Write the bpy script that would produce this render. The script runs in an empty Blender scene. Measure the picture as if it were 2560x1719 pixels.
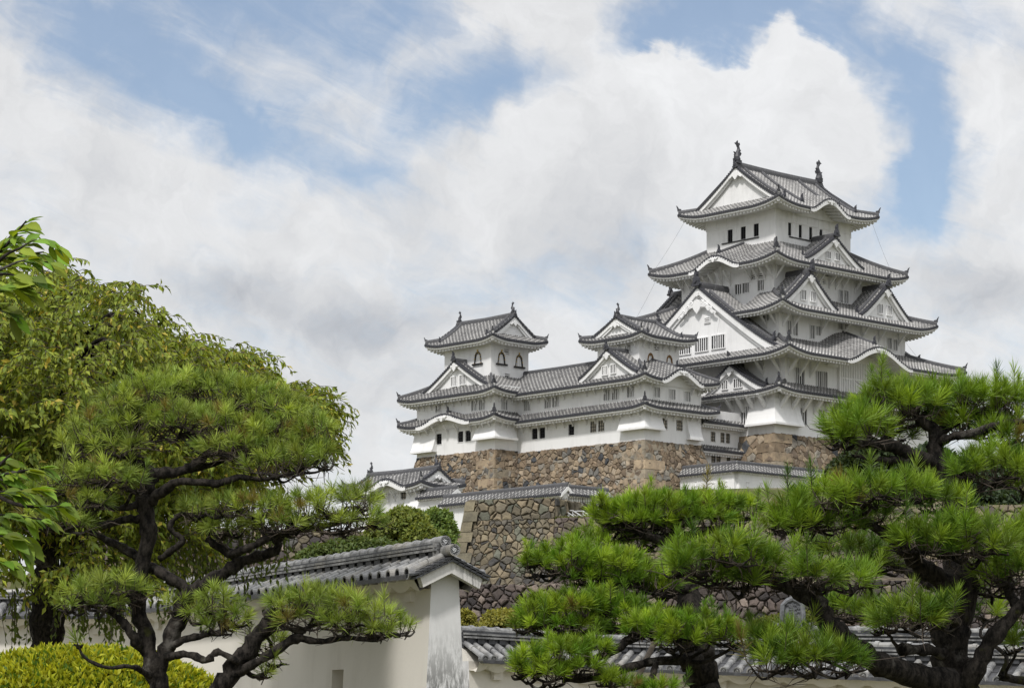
import bpy, math, random
import numpy as np
from math import sin, cos, pi, radians, sqrt, atan2
from mathutils import Vector, Matrix

# ------------------------------------------------------------------ camera, sky, sun, exposure
SC = bpy.context.scene
COL = SC.collection
F, HY = 6216.0, 1812.0            # focal length and horizon row, in pixels of the 2560 x 1719 frame
EYE = 1.6
cam = bpy.data.cameras.new('camera'); camo = bpy.data.objects.new('camera', cam); COL.objects.link(camo)
cam.sensor_width = 36.0; cam.lens = 36.0 * F / 2560.0
cam.shift_y = (HY - 859.5) / 2560.0
cam.clip_start = 0.5; cam.clip_end = 9000
camo.location = (0, 0, EYE); camo.rotation_euler = (pi / 2, 0, 0)
SC.camera = camo
SC.view_settings.view_transform = 'Standard'; SC.view_settings.look = 'None'
SC.view_settings.exposure = 0.0; SC.view_settings.gamma = 1.0
SC.render.engine = 'CYCLES'
SC.cycles.max_bounces = 6; SC.cycles.diffuse_bounces = 4; SC.cycles.transmission_bounces = 4
SC.cycles.transparent_max_bounces = 6

SUN_EL, SUN_AZ = radians(52), radians(205)     # azimuth clockwise from +Y (the viewing direction)
sun = bpy.data.lights.new('sun', 'SUN'); suno = bpy.data.objects.new('sun', sun); COL.objects.link(suno)
sun.energy = 2.8; sun.angle = radians(6); sun.color = (1.0, 0.965, 0.92)
sd = Vector((sin(SUN_AZ) * cos(SUN_EL), cos(SUN_AZ) * cos(SUN_EL), sin(SUN_EL)))
suno.rotation_euler = sd.to_track_quat('Z', 'Y').to_euler(); suno.location = sd * 100

class NT:
    def __init__(s, tree): s.t = tree; s.n = tree.nodes; s.l = tree.links
    def new(s, typ, **kw):
        n = s.n.new(typ)
        for k, v in kw.items(): setattr(n, k, v)
        return n
    def put(s, sock, v):
        if v is None: return
        if hasattr(v, 'is_output'): s.l.new(v, sock)
        else: sock.default_value = v
    def math(s, op, a, b=None, c=None, clamp=False):
        n = s.new('ShaderNodeMath', operation=op, use_clamp=clamp)
        s.put(n.inputs[0], a); s.put(n.inputs[1], b); s.put(n.inputs[2], c)
        return n.outputs[0]
    def vmath(s, op, a, b=None):
        n = s.new('ShaderNodeVectorMath', operation=op)
        s.put(n.inputs[0], a); s.put(n.inputs[1], b)
        return n.outputs['Value'] if op in ('LENGTH', 'DOT_PRODUCT', 'DISTANCE') else n.outputs[0]
    def noise(s, vec, scale, detail=4, rough=0.55, dist=0.0):
        n = s.new('ShaderNodeTexNoise')
        s.put(n.inputs['Vector'], vec); n.inputs['Scale'].default_value = scale
        n.inputs['Detail'].default_value = detail; n.inputs['Roughness'].default_value = rough
        n.inputs['Distortion'].default_value = dist
        return n.outputs[0]
    def rng(s, v, a, b, c=0.0, d=1.0, smooth=True):
        n = s.new('ShaderNodeMapRange'); n.interpolation_type = 'SMOOTHSTEP' if smooth else 'LINEAR'
        s.put(n.inputs['Value'], v)
        for k, x in (('From Min', a), ('From Max', b), ('To Min', c), ('To Max', d)): s.put(n.inputs[k], x)
        return n.outputs[0]
    def mix(s, fac, a, b):
        n = s.new('ShaderNodeMix', data_type='RGBA')
        s.put(n.inputs[0], fac); s.put(n.inputs[6], a); s.put(n.inputs[7], b)
        return n.outputs[2]
    def mapping(s, vec, loc=(0, 0, 0), rot=0.0, scale=(1, 1, 1), typ='TEXTURE'):
        n = s.new('ShaderNodeMapping', vector_type=typ)
        s.put(n.inputs['Vector'], vec); n.inputs['Location'].default_value = loc
        n.inputs['Rotation'].default_value = (0, 0, rot); n.inputs['Scale'].default_value = scale
        return n.outputs[0]

def make_world():
    w = bpy.data.worlds.new('World'); SC.world = w; w.use_nodes = True
    T = NT(w.node_tree); T.n.clear()
    out = T.new('ShaderNodeOutputWorld')
    tc = T.new('ShaderNodeTexCoord')
    sky = T.new('ShaderNodeTexSky', sky_type='NISHITA'); sky.sun_disc = False
    sky.sun_elevation = SUN_EL; sky.sun_rotation = SUN_AZ
    sky.air_density = 1.0; sky.dust_density = 0.6; sky.ozone_density = 1.6
    sep = T.new('ShaderNodeSeparateXYZ'); T.l.new(tc.outputs['Generated'], sep.inputs[0])
    az = T.math('ARCTAN2', sep.outputs[0], sep.outputs[1])
    el = T.math('ARCSINE', sep.outputs[2])
    K = F / 1000.0
    comb = T.new('ShaderNodeCombineXYZ')
    T.put(comb.inputs[0], T.math('MULTIPLY', az, K)); T.put(comb.inputs[1], T.math('MULTIPLY', el, K))
    q = comb.outputs[0]                      # azimuth / elevation in thousandths of a frame pixel
    wv = T.new('ShaderNodeTexNoise'); T.put(wv.inputs['Vector'], q)
    wv.inputs['Scale'].default_value = 2.6; wv.inputs['Detail'].default_value = 5; wv.inputs['Roughness'].default_value = 0.6
    warp = T.vmath('MULTIPLY', T.vmath('SUBTRACT', wv.outputs['Color'], (0.5, 0.5, 0.5)), (0.42, 0.34, 0))
    qw = T.vmath('ADD', q, warp)
    def blob(cx, cy, rx, ry, rot=0, src=None):
        v = T.mapping(src or qw, ((cx - 1280) / 1000, (HY - cy) / 1000, 0), radians(rot), (rx / 1000, ry / 1000, 1))
        return T.rng(T.vmath('LENGTH', v), 0.0, 1.0, 1.0, 0.0)
    def acc(lst):
        tot = None
        for (amp, args) in lst:
            b = T.math('MULTIPLY', blob(*args), amp)
            tot = b if tot is None else T.math('ADD', tot, b)
        return tot
    # openings of blue sky (amount, (centre x, centre y, half-width, half-height, tilt))
    clear = acc([
        (1.0, (560, 40, 840, 300, 0)), (0.85, (340, 230, 540, 210, -20)), (0.78, (700, 340, 420, 150, -16)),
        (1.25, (1200, 275, 330, 150, 14)), (0.62, (1000, 110, 360, 200, 0)), (0.35, (900, 460, 330, 120, 0)),
        (1.5, (1840, 60, 420, 210, -8)), (0.85, (1640, 120, 190, 190, 30)), (1.6, (2270, 370, 190, 330, 10)), (0.9, (2130, 130, 280, 160, -30)),
        (0.9, (2250, 520, 170, 200, 0)), (0.35, (600, 300, 360, 130, -20)), (0.42, (1330, 680, 330, 170, 0)), (0.4, (150, 60, 320, 180, 0)), (0.55, (2430, 150, 280, 190, 0)), (0.35, (2420, 420, 220, 160, 0))])
    solid = acc([
        (1.2, (1700, 300, 330, 330, 0)), (1.1, (1960, 300, 300, 300, 0)), (1.0, (1430, 450, 380, 260, 25)), (0.55, (2470, 330, 200, 330, 0)),
        (0.75, (1290, 100, 330, 190, 10)), (0.5, (300, 480, 500, 220, -25)), (0.5, (40, 250, 230, 260, 0)), (0.45, (620, 230, 520, 70, -24)), (0.7, (1660, 190, 130, 180, 0)), (0.6, (2000, 160, 150, 160, 0))])
    wv2 = T.new('ShaderNodeTexNoise'); T.put(wv2.inputs['Vector'], qw); wv2.inputs['Scale'].default_value = 9.0; wv2.inputs['Detail'].default_value = 4
    qw2 = T.vmath('ADD', qw, T.vmath('MULTIPLY', T.vmath('SUBTRACT', wv2.outputs['Color'], (0.5, 0.5, 0.5)), (0.09, 0.09, 0)))
    fb = T.noise(qw2, 3.0, 10, 0.60)
    streak_v = T.mapping(q, (0, 0, 0), radians(-22), (1.0, 0.30, 1))
    streak = T.noise(streak_v, 4.2, 9, 0.62, 0.8)
    dens = T.math('ADD', T.math('MULTIPLY', T.math('SUBTRACT', fb, 0.5), 1.9), T.math('MULTIPLY', T.math('SUBTRACT', streak, 0.5), 1.30))
    dens = T.math('ADD', dens, 1.0)
    dens = T.math('SUBTRACT', dens, clear)
    dens = T.math('ADD', dens, T.math('MULTIPLY', solid, 0.55))
    sharp = T.rng(solid, 0.15, 1.0, 0.0, 1.0)                     # towering cloud has crisp edges, veil cloud soft ones
    cover = T.rng(dens, T.math('SUBTRACT', T.math('MULTIPLY', sharp, 0.42), 0.26), T.math('SUBTRACT', 1.22, T.math('MULTIPLY', sharp, 0.52)))
    # cloud tone
    det = T.noise(qw2, 5.5, 10, 0.62, 0.2)
    big = T.noise(qw, 1.7, 4, 0.5)
    grey = acc([(0.20, (600, 715, 300, 110, 0)), (0.20, (930, 810, 420, 120, 0)), (0.06, (330, 640, 420, 120, 0)), (0.15, (2420, 760, 360, 170, 0)), (0.10, (1350, 650, 360, 130, 0)), (0.07, (820, 980, 520, 130, 0)), (0.09, (1500, 560, 260, 130, 0)), (0.09, (200, 480, 300, 130, 0))])
    lit = acc([(0.10, (1700, 250, 330, 260, 0)), (0.09, (1980, 230, 280, 240, 0)), (0.08, (2480, 350, 200, 350, 0)), (0.05, (300, 500, 560, 200, 0))])
    tone = T.math('ADD', 0.79, T.math('MULTIPLY', T.math('SUBTRACT', det, 0.5), 0.40))
    tone = T.math('ADD', tone, T.math('MULTIPLY', T.math('SUBTRACT', big, 0.5), 0.15))
    tone = T.math('SUBTRACT', T.math('ADD', tone, lit), grey)
    tone = T.math('MINIMUM', T.math('MAXIMUM', tone, 0.45), 0.93)
    hi = T.math('ADD', 1.0, T.math('MULTIPLY', T.rng(sep.outputs[2], 0.36, 0.85), 0.8))     # clouds above the frame boosted for more ambient light, like an overcast zenith
    ccol = T.mix(T.rng(tone, 0.42, 0.80), (0.91, 0.95, 1.03, 1), (0.985, 0.99, 1.0, 1))
    bsky = T.new('ShaderNodeBackground')
    skyc = T.vmath('MULTIPLY', sky.outputs[0], (1.0, 1.0, 1.0))
    T.l.new(skyc, bsky.inputs['Color']); bsky.inputs['Strength'].default_value = 0.118
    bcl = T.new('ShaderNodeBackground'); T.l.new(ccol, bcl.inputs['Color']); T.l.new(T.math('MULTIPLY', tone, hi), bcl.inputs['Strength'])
    # a thin veil everywhere keeps the blue soft
    fac = T.math('ADD', T.math('MULTIPLY', cover, 0.80), 0.17, clamp=True)
    up = T.rng(sep.outputs[2], -0.02, 0.0)
    mx = T.new('ShaderNodeMixShader'); T.l.new(fac, mx.inputs[0]); T.l.new(bsky.outputs[0], mx.inputs[1]); T.l.new(bcl.outputs[0], mx.inputs[2])
    gnd = T.new('ShaderNodeBackground'); gnd.inputs['Color'].default_value = (0.10, 0.10, 0.08, 1); gnd.inputs['Strength'].default_value = 1.0
    m2 = T.new('ShaderNodeMixShader'); T.l.new(up, m2.inputs[0]); T.l.new(gnd.outputs[0], m2.inputs[1]); T.l.new(mx.outputs[0], m2.inputs[2])
    T.l.new(m2.outputs[0], out.inputs['Surface'])
    w.cycles.sampling_method = 'MANUAL'; w.cycles.sample_map_resolution = 512
make_world()

# ------------------------------------------------------------------ materials
def mat(name, fn):
    m = bpy.data.materials.new(name); m.use_nodes = True
    T = NT(m.node_tree); T.n.clear()
    out = T.new('ShaderNodeOutputMaterial'); sh = fn(T)
    T.l.new(sh, out.inputs['Surface'])
    return m
def bsdf(T, col, rough=0.8, spec=0.3, normal=None):
    b = T.new('ShaderNodeBsdfPrincipled')
    T.put(b.inputs['Base Color'], col); T.put(b.inputs['Roughness'], rough)
    b.inputs['Specular IOR Level'].default_value = spec
    if normal is not None: T.l.new(normal, b.inputs['Normal'])
    return b.outputs[0]
def bump(T, h, strength=0.4, dist=0.05):
    n = T.new('ShaderNodeBump'); n.inputs['Strength'].default_value = strength; n.inputs['Distance'].default_value = dist
    T.l.new(h, n.inputs['Height']); return n.outputs[0]
def objco(T): return T.new('ShaderNodeTexCoord').outputs['Object']
def uvco(T):
    s = T.new('ShaderNodeSeparateXYZ'); T.l.new(T.new('ShaderNodeTexCoord').outputs['UV'], s.inputs[0]); return s.outputs[0], s.outputs[1]
def colattr(T): return T.new('ShaderNodeVertexColor', layer_name='Col').outputs[0]

def plain(name, c, rough=0.7, spec=0.3, var=0.12, scale=3.0):
    def fn(T):
        n = T.noise(objco(T), scale, 5, 0.6)
        a = tuple(x * (1 - var) for x in c) + (1,); b = tuple(min(1, x * (1 + var)) for x in c) + (1,)
        return bsdf(T, T.mix(T.rng(n, 0.3, 0.7), a, b), rough, spec)
    return mat(name, fn)
def plaster_fn(base, dirt, amt, streak=0.5, sc=0.35):
    def fn(T):
        co = objco(T)
        n1 = T.noise(co, sc, 6, 0.6); n2 = T.noise(T.mapping(co, scale=(1, 1, 6), typ='TEXTURE'), 1.6, 5, 0.6)
        f = T.rng(T.math('ADD', T.math('MULTIPLY', n1, 1 - streak), T.math('MULTIPLY', n2, streak)), 0.45, 0.75)
        fine = T.noise(co, 14, 3, 0.6)
        c = T.mix(T.math('MULTIPLY', f, amt), base + (1,), dirt + (1,))
        return bsdf(T, c, 0.85, 0.2, bump(T, fine, 0.12, 0.02))
    return fn
PLASTER = mat('white_plaster', plaster_fn((0.82, 0.82, 0.82), (0.55, 0.55, 0.55), 0.6))
PLASTER_IV = mat('ivory_plaster', plaster_fn((0.70, 0.67, 0.61), (0.50, 0.47, 0.41), 0.8, 0.5, 0.5))
def pillar_fn(T):
    co = objco(T); s = T.new('ShaderNodeSeparateXYZ'); T.l.new(co, s.inputs[0])
    st = T.noise(T.mapping(co, scale=(0.8, 0.8, 3.2), typ='TEXTURE'), 15, 8, 0.75)
    bl = T.noise(T.mapping(co, scale=(1, 1, 2.2), typ='TEXTURE'), 2.2, 5, 0.65)
    low = T.rng(s.outputs[2], 1.9, 3.25, 1.0, 0.03)
    f = T.math('MULTIPLY', T.rng(T.math('ADD', T.math('MULTIPLY', st, 0.75), T.math('MULTIPLY', bl, 0.35)), 0.46, 0.62), low, clamp=True)
    c = T.mix(f, (0.68, 0.68, 0.68, 1), (0.17, 0.17, 0.165, 1))
    return bsdf(T, c, 0.9, 0.15, bump(T, st, 0.15, 0.02))
PILLAR = mat('stained_plaster', pillar_fn)
def board_fn(T):
    co = objco(T)
    st = T.noise(T.mapping(co, scale=(0.35, 0.35, 2.2), typ='TEXTURE'), 9, 7, 0.7)
    s = T.new('ShaderNodeSeparateXYZ'); T.l.new(co, s.inputs[0])
    side = T.rng(s.outputs[0], -0.1, 0.45, 0.1, 1.0)
    f = T.math('MULTIPLY', T.rng(st, 0.42, 0.66), side, clamp=True)
    return bsdf(T, T.mix(f, (0.63, 0.62, 0.60, 1), (0.24, 0.24, 0.235, 1)), 0.9, 0.15)
BOARD = mat('stained_gable_plaster', board_fn)

def tile_fn(white, tile, joint, wear):
    def fn(T):
        u, v = uvco(T); co = objco(T)
        ph = T.math('FRACT', u); barrel = T.rng(T.math('ABSOLUTE', T.math('SUBTRACT', ph, 0.5)), 0.14, 0.24, 1.0, 0.0)
        flank = T.math('MULTIPLY', T.rng(T.math('ABSOLUTE', T.math('SUBTRACT', T.math('ABSOLUTE', T.math('SUBTRACT', ph, 0.5)), 0.25)), 0.03, 0.11, 1.0, 0.0), 1.0)
        jit = T.math('MULTIPLY', T.math('FLOOR', u), 0.37)
        jv = T.math('FRACT', T.math('ADD', T.math('DIVIDE', v, 0.52), jit))
        jn = T.rng(T.math('ABSOLUTE', T.math('SUBTRACT', jv, 0.5)), joint - 0.06, joint + 0.06)
        wz = T.math('MAXIMUM', T.math('MULTIPLY', jn, barrel), T.math('MULTIPLY', flank, white))
        big = T.noise(co, 0.22, 5, 0.65); fine = T.noise(co, 2.4, 5, 0.7)
        wz = T.math('MULTIPLY', wz, T.rng(T.math('ADD', T.math('MULTIPLY', big, 0.5), T.math('MULTIPLY', fine, 0.5)), 0.36, 0.60, 1 - wear, 1.0))
        tcol = T.mix(T.rng(fine, 0.3, 0.7), tuple(x * 0.7 for x in tile) + (1,), tuple(x * 1.45 for x in tile) + (1,))
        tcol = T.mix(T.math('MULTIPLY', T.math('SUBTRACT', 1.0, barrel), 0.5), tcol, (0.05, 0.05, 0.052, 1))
        c = T.mix(wz, tcol, (0.56, 0.55, 0.53, 1))
        return bsdf(T, c, 0.6, 0.3)
    return fn
TILE_KEEP = mat('plastered_roof_tile', tile_fn(0.52, (0.085, 0.084, 0.087), 0.28, 0.7))
TILE_SMALL = mat('grey_roof_tile', tile_fn(0.26, (0.070, 0.069, 0.071), 0.29, 0.75))
CAP = plain('dark_eave_tile', (0.045, 0.046, 0.055), 0.55, 0.4, 0.3, 8)
def ridge_fn(T):
    u, v = uvco(T); co = objco(T)
    f = T.rng(T.math('FRACT', T.math('MULTIPLY', u, 2.3)), 0.0, 0.06, 1.0, 0.0)
    g = T.rng(T.math('ABSOLUTE', T.math('SUBTRACT', T.math('FRACT', v), 0.5)), 0.18, 0.3, 1.0, 0.0)
    n = T.noise(co, 3, 4, 0.6)
    w = T.math('MULTIPLY', T.math('MULTIPLY', f, g), T.rng(n, 0.4, 0.6))
    c = T.mix(w, T.mix(n, (0.055, 0.056, 0.064, 1), (0.13, 0.13, 0.135, 1)), (0.45, 0.45, 0.44, 1))
    return bsdf(T, c, 0.6, 0.3)
RIDGE = mat('ridge_tile', ridge_fn)
EAVEP = plain('pan_tile_edge', (0.11, 0.11, 0.115), 0.6, 0.3, 0.3, 8)
OXIDE = plain('dark_ornament_tile', (0.05, 0.051, 0.06), 0.5, 0.4, 0.3, 6)
def fgtile_fn(T):
    co = objco(T); n = T.noise(co, 5.0, 6, 0.65); n2 = T.noise(co, 1.2, 4, 0.6); n3 = T.noise(co, 22, 3, 0.6)
    c = T.mix(T.rng(n, 0.32, 0.68), (0.095, 0.097, 0.10, 1), (0.29, 0.29, 0.285, 1))
    c = T.mix(T.math('MULTIPLY', T.rng(n2, 0.5, 0.7), 0.55), c, (0.30, 0.27, 0.215, 1))
    c = T.mix(T.math('MULTIPLY', T.rng(n3, 0.6, 0.72), 0.5), c, (0.05, 0.05, 0.045, 1))
    return bsdf(T, c, T.rng(n, 0.3, 0.7, 0.5, 0.35), 0.5, bump(T, n3, 0.15, 0.01))
FGTILE = mat('weathered_smoked_tile', fgtile_fn)
FGDARK = plain('dark_smoked_tile', (0.045, 0.047, 0.052), 0.5, 0.45, 0.4, 12)
FGPAN = plain('pan_tile', (0.055, 0.056, 0.06), 0.5, 0.4, 0.4, 6)
PALEBACK = plain('pale_lattice_back', (0.46, 0.42, 0.35), 0.9, 0.1, 0.3, 9)
DARK = plain('dark_opening', (0.012, 0.012, 0.014), 0.9, 0.1)
BLACKW = plain('black_lacquer_wood', (0.02, 0.02, 0.022), 0.5, 0.4)
GOLD = plain('gilded_fitting', (0.55, 0.38, 0.10), 0.45, 0.5)
BRONZE = plain('bare_frame_wood', (0.20, 0.11, 0.04), 0.6, 0.3)
def stone_fn(T):
    co = objco(T); n = T.noise(co, 1.1, 7, 0.65); n2 = T.noise(co, 9, 5, 0.7)
    c = T.vmath('MULTIPLY', colattr(T), T.mix(T.rng(n, 0.3, 0.7), (0.72, 0.72, 0.74, 1), (1.22, 1.2, 1.16, 1)))
    c = T.mix(T.math('MULTIPLY', T.rng(n2, 0.55, 0.72), 0.45), c, (0.075, 0.07, 0.065, 1))
    return bsdf(T, c, 0.9, 0.2, bump(T, T.math('ADD', n2, n), 0.5, 0.12))
STONE = mat('granite_rubble', stone_fn)
OGRE = plain('grey_ornament_tile', (0.13, 0.135, 0.145), 0.55, 0.4, 0.35, 9)
MORTAR = plain('wall_packing', (0.115, 0.098, 0.075), 1.0, 0.1, 0.4, 2)
CHINK = plain('chinking_mortar', (0.30, 0.26, 0.20), 1.0, 0.1, 0.35, 2)
def bark_fn(T):
    co = objco(T)
    n = T.noise(T.mapping(co, scale=(1, 1, 1.9), typ='TEXTURE'), 26, 6, 0.7); n2 = T.noise(co, 7, 5, 0.6); m = T.noise(co, 4.0, 5, 0.65)
    c = T.mix(T.rng(n, 0.35, 0.65), (0.007, 0.0065, 0.006, 1), (0.046, 0.040, 0.035, 1))
    c = T.mix(T.math('MULTIPLY', T.rng(m, 0.57, 0.66), 0.6), c, (0.15, 0.14, 0.125, 1))
    c = T.mix(T.math('MULTIPLY', T.rng(n2, 0.62, 0.72), 0.6), c, (0.05, 0.055, 0.012, 1))
    return bsdf(T, c, 0.95, 0.1, bump(T, n, 0.9, 0.03))
BARK = mat('pine_bark', bark_fn)
TWIG = plain('twig_bark', (0.085, 0.070, 0.058), 0.95, 0.1, 0.4, 8)
def leaf_fn(trans, spec=0.35, rough=0.45, warm=(1.25, 1.15, 0.5)):
    def fn(T):
        c = colattr(T)
        b = bsdf(T, c, rough, spec)
        tr = T.new('ShaderNodeBsdfTranslucent'); T.put(tr.inputs['Color'], T.vmath('MULTIPLY', c, warm))
        m = T.new('ShaderNodeMixShader'); m.inputs[0].default_value = trans
        T.l.new(b, m.inputs[1]); T.l.new(tr.outputs[0], m.inputs[2])
        return m.outputs[0]
    return fn
NEEDLE = mat('pine_needle', leaf_fn(0.24, 0.35, 0.5))
LEAF = mat('broad_leaf', leaf_fn(0.34, 0.28, 0.58))
def ground_fn(T):
    co = objco(T); n = T.noise(co, 0.25, 8, 0.65); n2 = T.noise(co, 3.0, 5, 0.7)
    c = T.mix(T.rng(n, 0.4, 0.6), (0.075, 0.085, 0.03, 1), (0.17, 0.145, 0.10, 1))
    c = T.mix(T.math('MULTIPLY', n2, 0.4), c, (0.05, 0.06, 0.02, 1))
    return bsdf(T, c, 0.95, 0.1, bump(T, n2, 0.4, 0.1))
GROUND = mat('earth_and_grass', ground_fn)
STEEL = plain('galvanised_steel', (0.55, 0.56, 0.57), 0.4, 0.5, 0.1)
BAMBOO = plain('dark_bamboo', (0.035, 0.033, 0.03), 0.8, 0.2)
CABLE = plain('steel_cable', (0.16, 0.16, 0.17), 0.5, 0.4)
POLE = plain('weathered_pole_wood', (0.12, 0.10, 0.08), 0.9, 0.15, 0.3, 6)

# ------------------------------------------------------------------ mesh helpers
class MB:
    """collects faces; build() links them as ONE mesh object"""
    def __init__(s): s.v = []; s.f = []; s.m = []; s.uv = []; s.c = []; s.hasuv = False; s.hascol = False
    def add(s, vs, fs, mi=0, uv=None, col=None):
        o = len(s.v); s.v.extend(vs)
        s.f.extend([tuple(i + o for i in f) for f in fs]); s.m.extend([mi] * len(fs))
        if uv is not None: s.uv.extend(uv); s.hasuv = True
        else: s.uv.extend([(0.0, 0.0)] * len(vs))
        if col is not None: s.c.extend(col if len(col) == len(vs) and not isinstance(col[0], (int, float)) else [col] * len(vs)); s.hascol = True
        else: s.c.extend([(1, 1, 1)] * len(vs))
    def quad(s, a, b, c, d, mi=0): s.add([a, b, c, d], [(0, 1, 2, 3)], mi)
    def hexa(s, p, mi=0, col=None):          # 8 corners: bottom ring 0-3, top ring 4-7
        s.add(p, [(3, 2, 1, 0), (4, 5, 6, 7), (0, 1, 5, 4), (1, 2, 6, 5), (2, 3, 7, 6), (3, 0, 4, 7)], mi, col=col)
    def box(s, x0, x1, y0, y1, z0, z1, mi=0):
        s.hexa([(x0, y0, z0), (x1, y0, z0), (x1, y1, z0), (x0, y1, z0), (x0, y0, z1), (x1, y0, z1), (x1, y1, z1), (x0, y1, z1)], mi)
    def bar(s, a, b, w, h, mi=0, up=(0, 0, 1)):
        a = Vector(a); b = Vector(b); d = (b - a).normalized(); upv = Vector(up)
        x = d.cross(upv)
        if x.length < 1e-4: x = d.cross(Vector((1, 0, 0)))
        x.normalize(); y = x.cross(d).normalized()
        x *= w / 2; y *= h / 2
        s.hexa([tuple(q) for q in (a - x - y, a + x - y, b + x - y, b - x - y, a - x + y, a + x + y, b + x + y, b - x + y)], mi)
    def tube(s, pts, rads, n=6, mi=0, cap=True, col=None):
        pts = [Vector(p) for p in pts]; vs = []; fs = []
        prevx = None
        for i, p in enumerate(pts):
            d = (pts[min(i + 1, len(pts) - 1)] - pts[max(i - 1, 0)])
            d = d.normalized() if d.length > 1e-9 else Vector((0, 0, 1))
            x = prevx - d * prevx.dot(d) if prevx is not None else d.cross(Vector((0.31, 0.2, 0.93)) if abs(d.z) < 0.9 else Vector((1, 0, 0)))
            x.normalize(); prevx = x; y = d.cross(x)
            for k in range(n):
                a = 2 * pi * k / n; vs.append(tuple(p + (x * cos(a) + y * sin(a)) * rads[i]))
        for i in range(len(pts) - 1):
            for k in range(n):
                k2 = (k + 1) % n; fs.append((i * n + k, i * n + k2, (i + 1) * n + k2, (i + 1) * n + k))
        if cap: fs.append(tuple(range(n))[::-1]); fs.append(tuple(range((len(pts) - 1) * n, len(pts) * n)))
        s.add(vs, fs, mi, col=col)
    def prism(s, outline, o, ex, ey, en, th, mi=0):
        """outline [(a,b)] in the plane (ex,ey) at o, extruded th along en (both sides)"""
        o = Vector(o); ex = Vector(ex); ey = Vector(ey); en = Vector(en); n = len(outline)
        fr = [tuple(o + ex * a + ey * b + en * (th / 2)) for a, b in outline]; bk = [tuple(o + ex * a + ey * b - en * (th / 2)) for a, b in outline]
        s.add(fr + bk, [tuple(range(n)), tuple(range(2 * n - 1, n - 1, -1))] + [(i, n + i, n + (i + 1) % n, (i + 1) % n) for i in range(n)], mi)
    def sweep(s, pts, prof, mi=0, uvs=1.0):
        """profile [(side, up)] swept along pts (kept upright); uv = (length, across)"""
        pts = [Vector(p) for p in pts]; n = len(prof); vs = []; uv = []; L = 0
        for i, p in enumerate(pts):
            d = pts[min(i + 1, len(pts) - 1)] - pts[max(i - 1, 0)]; h = Vector((d.x, d.y, 0)); h = h.normalized() if h.length > 1e-6 else Vector((1, 0, 0))
            sd = Vector((h.y, -h.x, 0))
            if i: L += (pts[i] - pts[i - 1]).length
            for k, (a, b) in enumerate(prof): vs.append(tuple(p + sd * a + Vector((0, 0, b)))); uv.append((L, k / n * uvs))
        fs = []
        for i in range(len(pts) - 1):
            for k in range(n): k2 = (k + 1) % n; fs.append((i * n + k, i * n + k2, (i + 1) * n + k2, (i + 1) * n + k))
        fs += [tuple(range(n))[::-1], tuple(range((len(pts) - 1) * n, len(pts) * n))]
        s.add(vs, fs, mi, uv)
    def build(s, name, mats, parent=None, smooth=False):
        if not s.v: return None
        me = bpy.data.meshes.new(name)
        base = parent['_b'] if parent is not None and '_b' in parent else (0, 0, 0)
        vv = np.array(s.v, dtype=np.float64) - np.array(base)
        me.from_pydata(vv.tolist(), [], s.f)
        for m in (mats if isinstance(mats, (list, tuple)) else [mats]): me.materials.append(m)
        if any(s.m): me.polygons.foreach_set('material_index', np.array(s.m, dtype=np.int32))
        if smooth: me.polygons.foreach_set('use_smooth', np.ones(len(me.polygons), dtype=bool))
        if s.hasuv:
            ul = me.uv_layers.new(name='UVMap'); li = np.empty(len(me.loops), dtype=np.int32); me.loops.foreach_get('vertex_index', li)
            ul.data.foreach_set('uv', np.array(s.uv, dtype=np.float32)[li].ravel())
        if s.hascol:
            a = me.color_attributes.new('Col', 'FLOAT_COLOR', 'POINT')
            a.data.foreach_set('color', np.hstack([np.array(s.c, dtype=np.float32), np.ones((len(s.v), 1), dtype=np.float32)]).ravel())
        me.update()
        return link(name, me, parent)
def link(name, me, parent=None):
    o = bpy.data.objects.new(name, me); COL.objects.link(o)
    if parent is not None:
        o.parent = parent
        if '_b' in parent: o['_b'] = tuple(parent['_b'])
    return o
def raw_mesh(name, verts, faces_n, mats, parent=None, cols=None, mi=None, smooth=False):
    """numpy vertices and equal-sized faces -> object"""
    base = np.array(parent['_b']) if parent is not None and '_b' in parent else np.zeros(3)
    me = bpy.data.meshes.new(name); nv = len(verts); nf, k = faces_n.shape
    me.vertices.add(nv); me.vertices.foreach_set('co', (verts - base).astype(np.float32).ravel())
    me.loops.add(nf * k); me.loops.foreach_set('vertex_index', faces_n.astype(np.int32).ravel())
    me.polygons.add(nf); me.polygons.foreach_set('loop_start', np.arange(0, nf * k, k, dtype=np.int32))
    me.polygons.foreach_set('loop_total', np.full(nf, k, dtype=np.int32))
    for m in (mats if isinstance(mats, (list, tuple)) else [mats]): me.materials.append(m)
    if mi is not None: me.polygons.foreach_set('material_index', mi.astype(np.int32))
    if smooth: me.polygons.foreach_set('use_smooth', np.ones(nf, dtype=bool))
    if cols is not None:
        a = me.color_attributes.new('Col', 'FLOAT_COLOR', 'POINT')
        a.data.foreach_set('color', np.hstack([cols, np.ones((nv, 1))]).astype(np.float32).ravel())
    me.update(calc_edges=True); me.validate()
    return link(name, me, parent)
def tag(o, label=None, cat=None, group=None, kind=None):
    if label: o['label'] = label
    if cat: o['category'] = cat
    if group: o['group'] = group
    if kind: o['kind'] = kind
    return o
TH = 0.7529
CO = (32.18, 300.0); CV, SV = cos(TH), sin(TH)
def thing(name, label, cat, base, castle=True, group=None):
    """Empty at the thing's base; meshes under it are given in the castle's own axes (castle=True) or in world axes"""
    o = bpy.data.objects.new(name, None); COL.objects.link(o); o['_b'] = tuple(base)
    if castle:
        o.location = c2w(*base); o.rotation_euler = (0, 0, TH)
    else: o.location = base
    o['kind'] = 'thing'
    return tag(o, label, cat, group)
def dup_mesh(src, parent, loc):
    o = src.copy(); COL.objects.link(o); o.parent = parent; o.location = loc; return o
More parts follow.
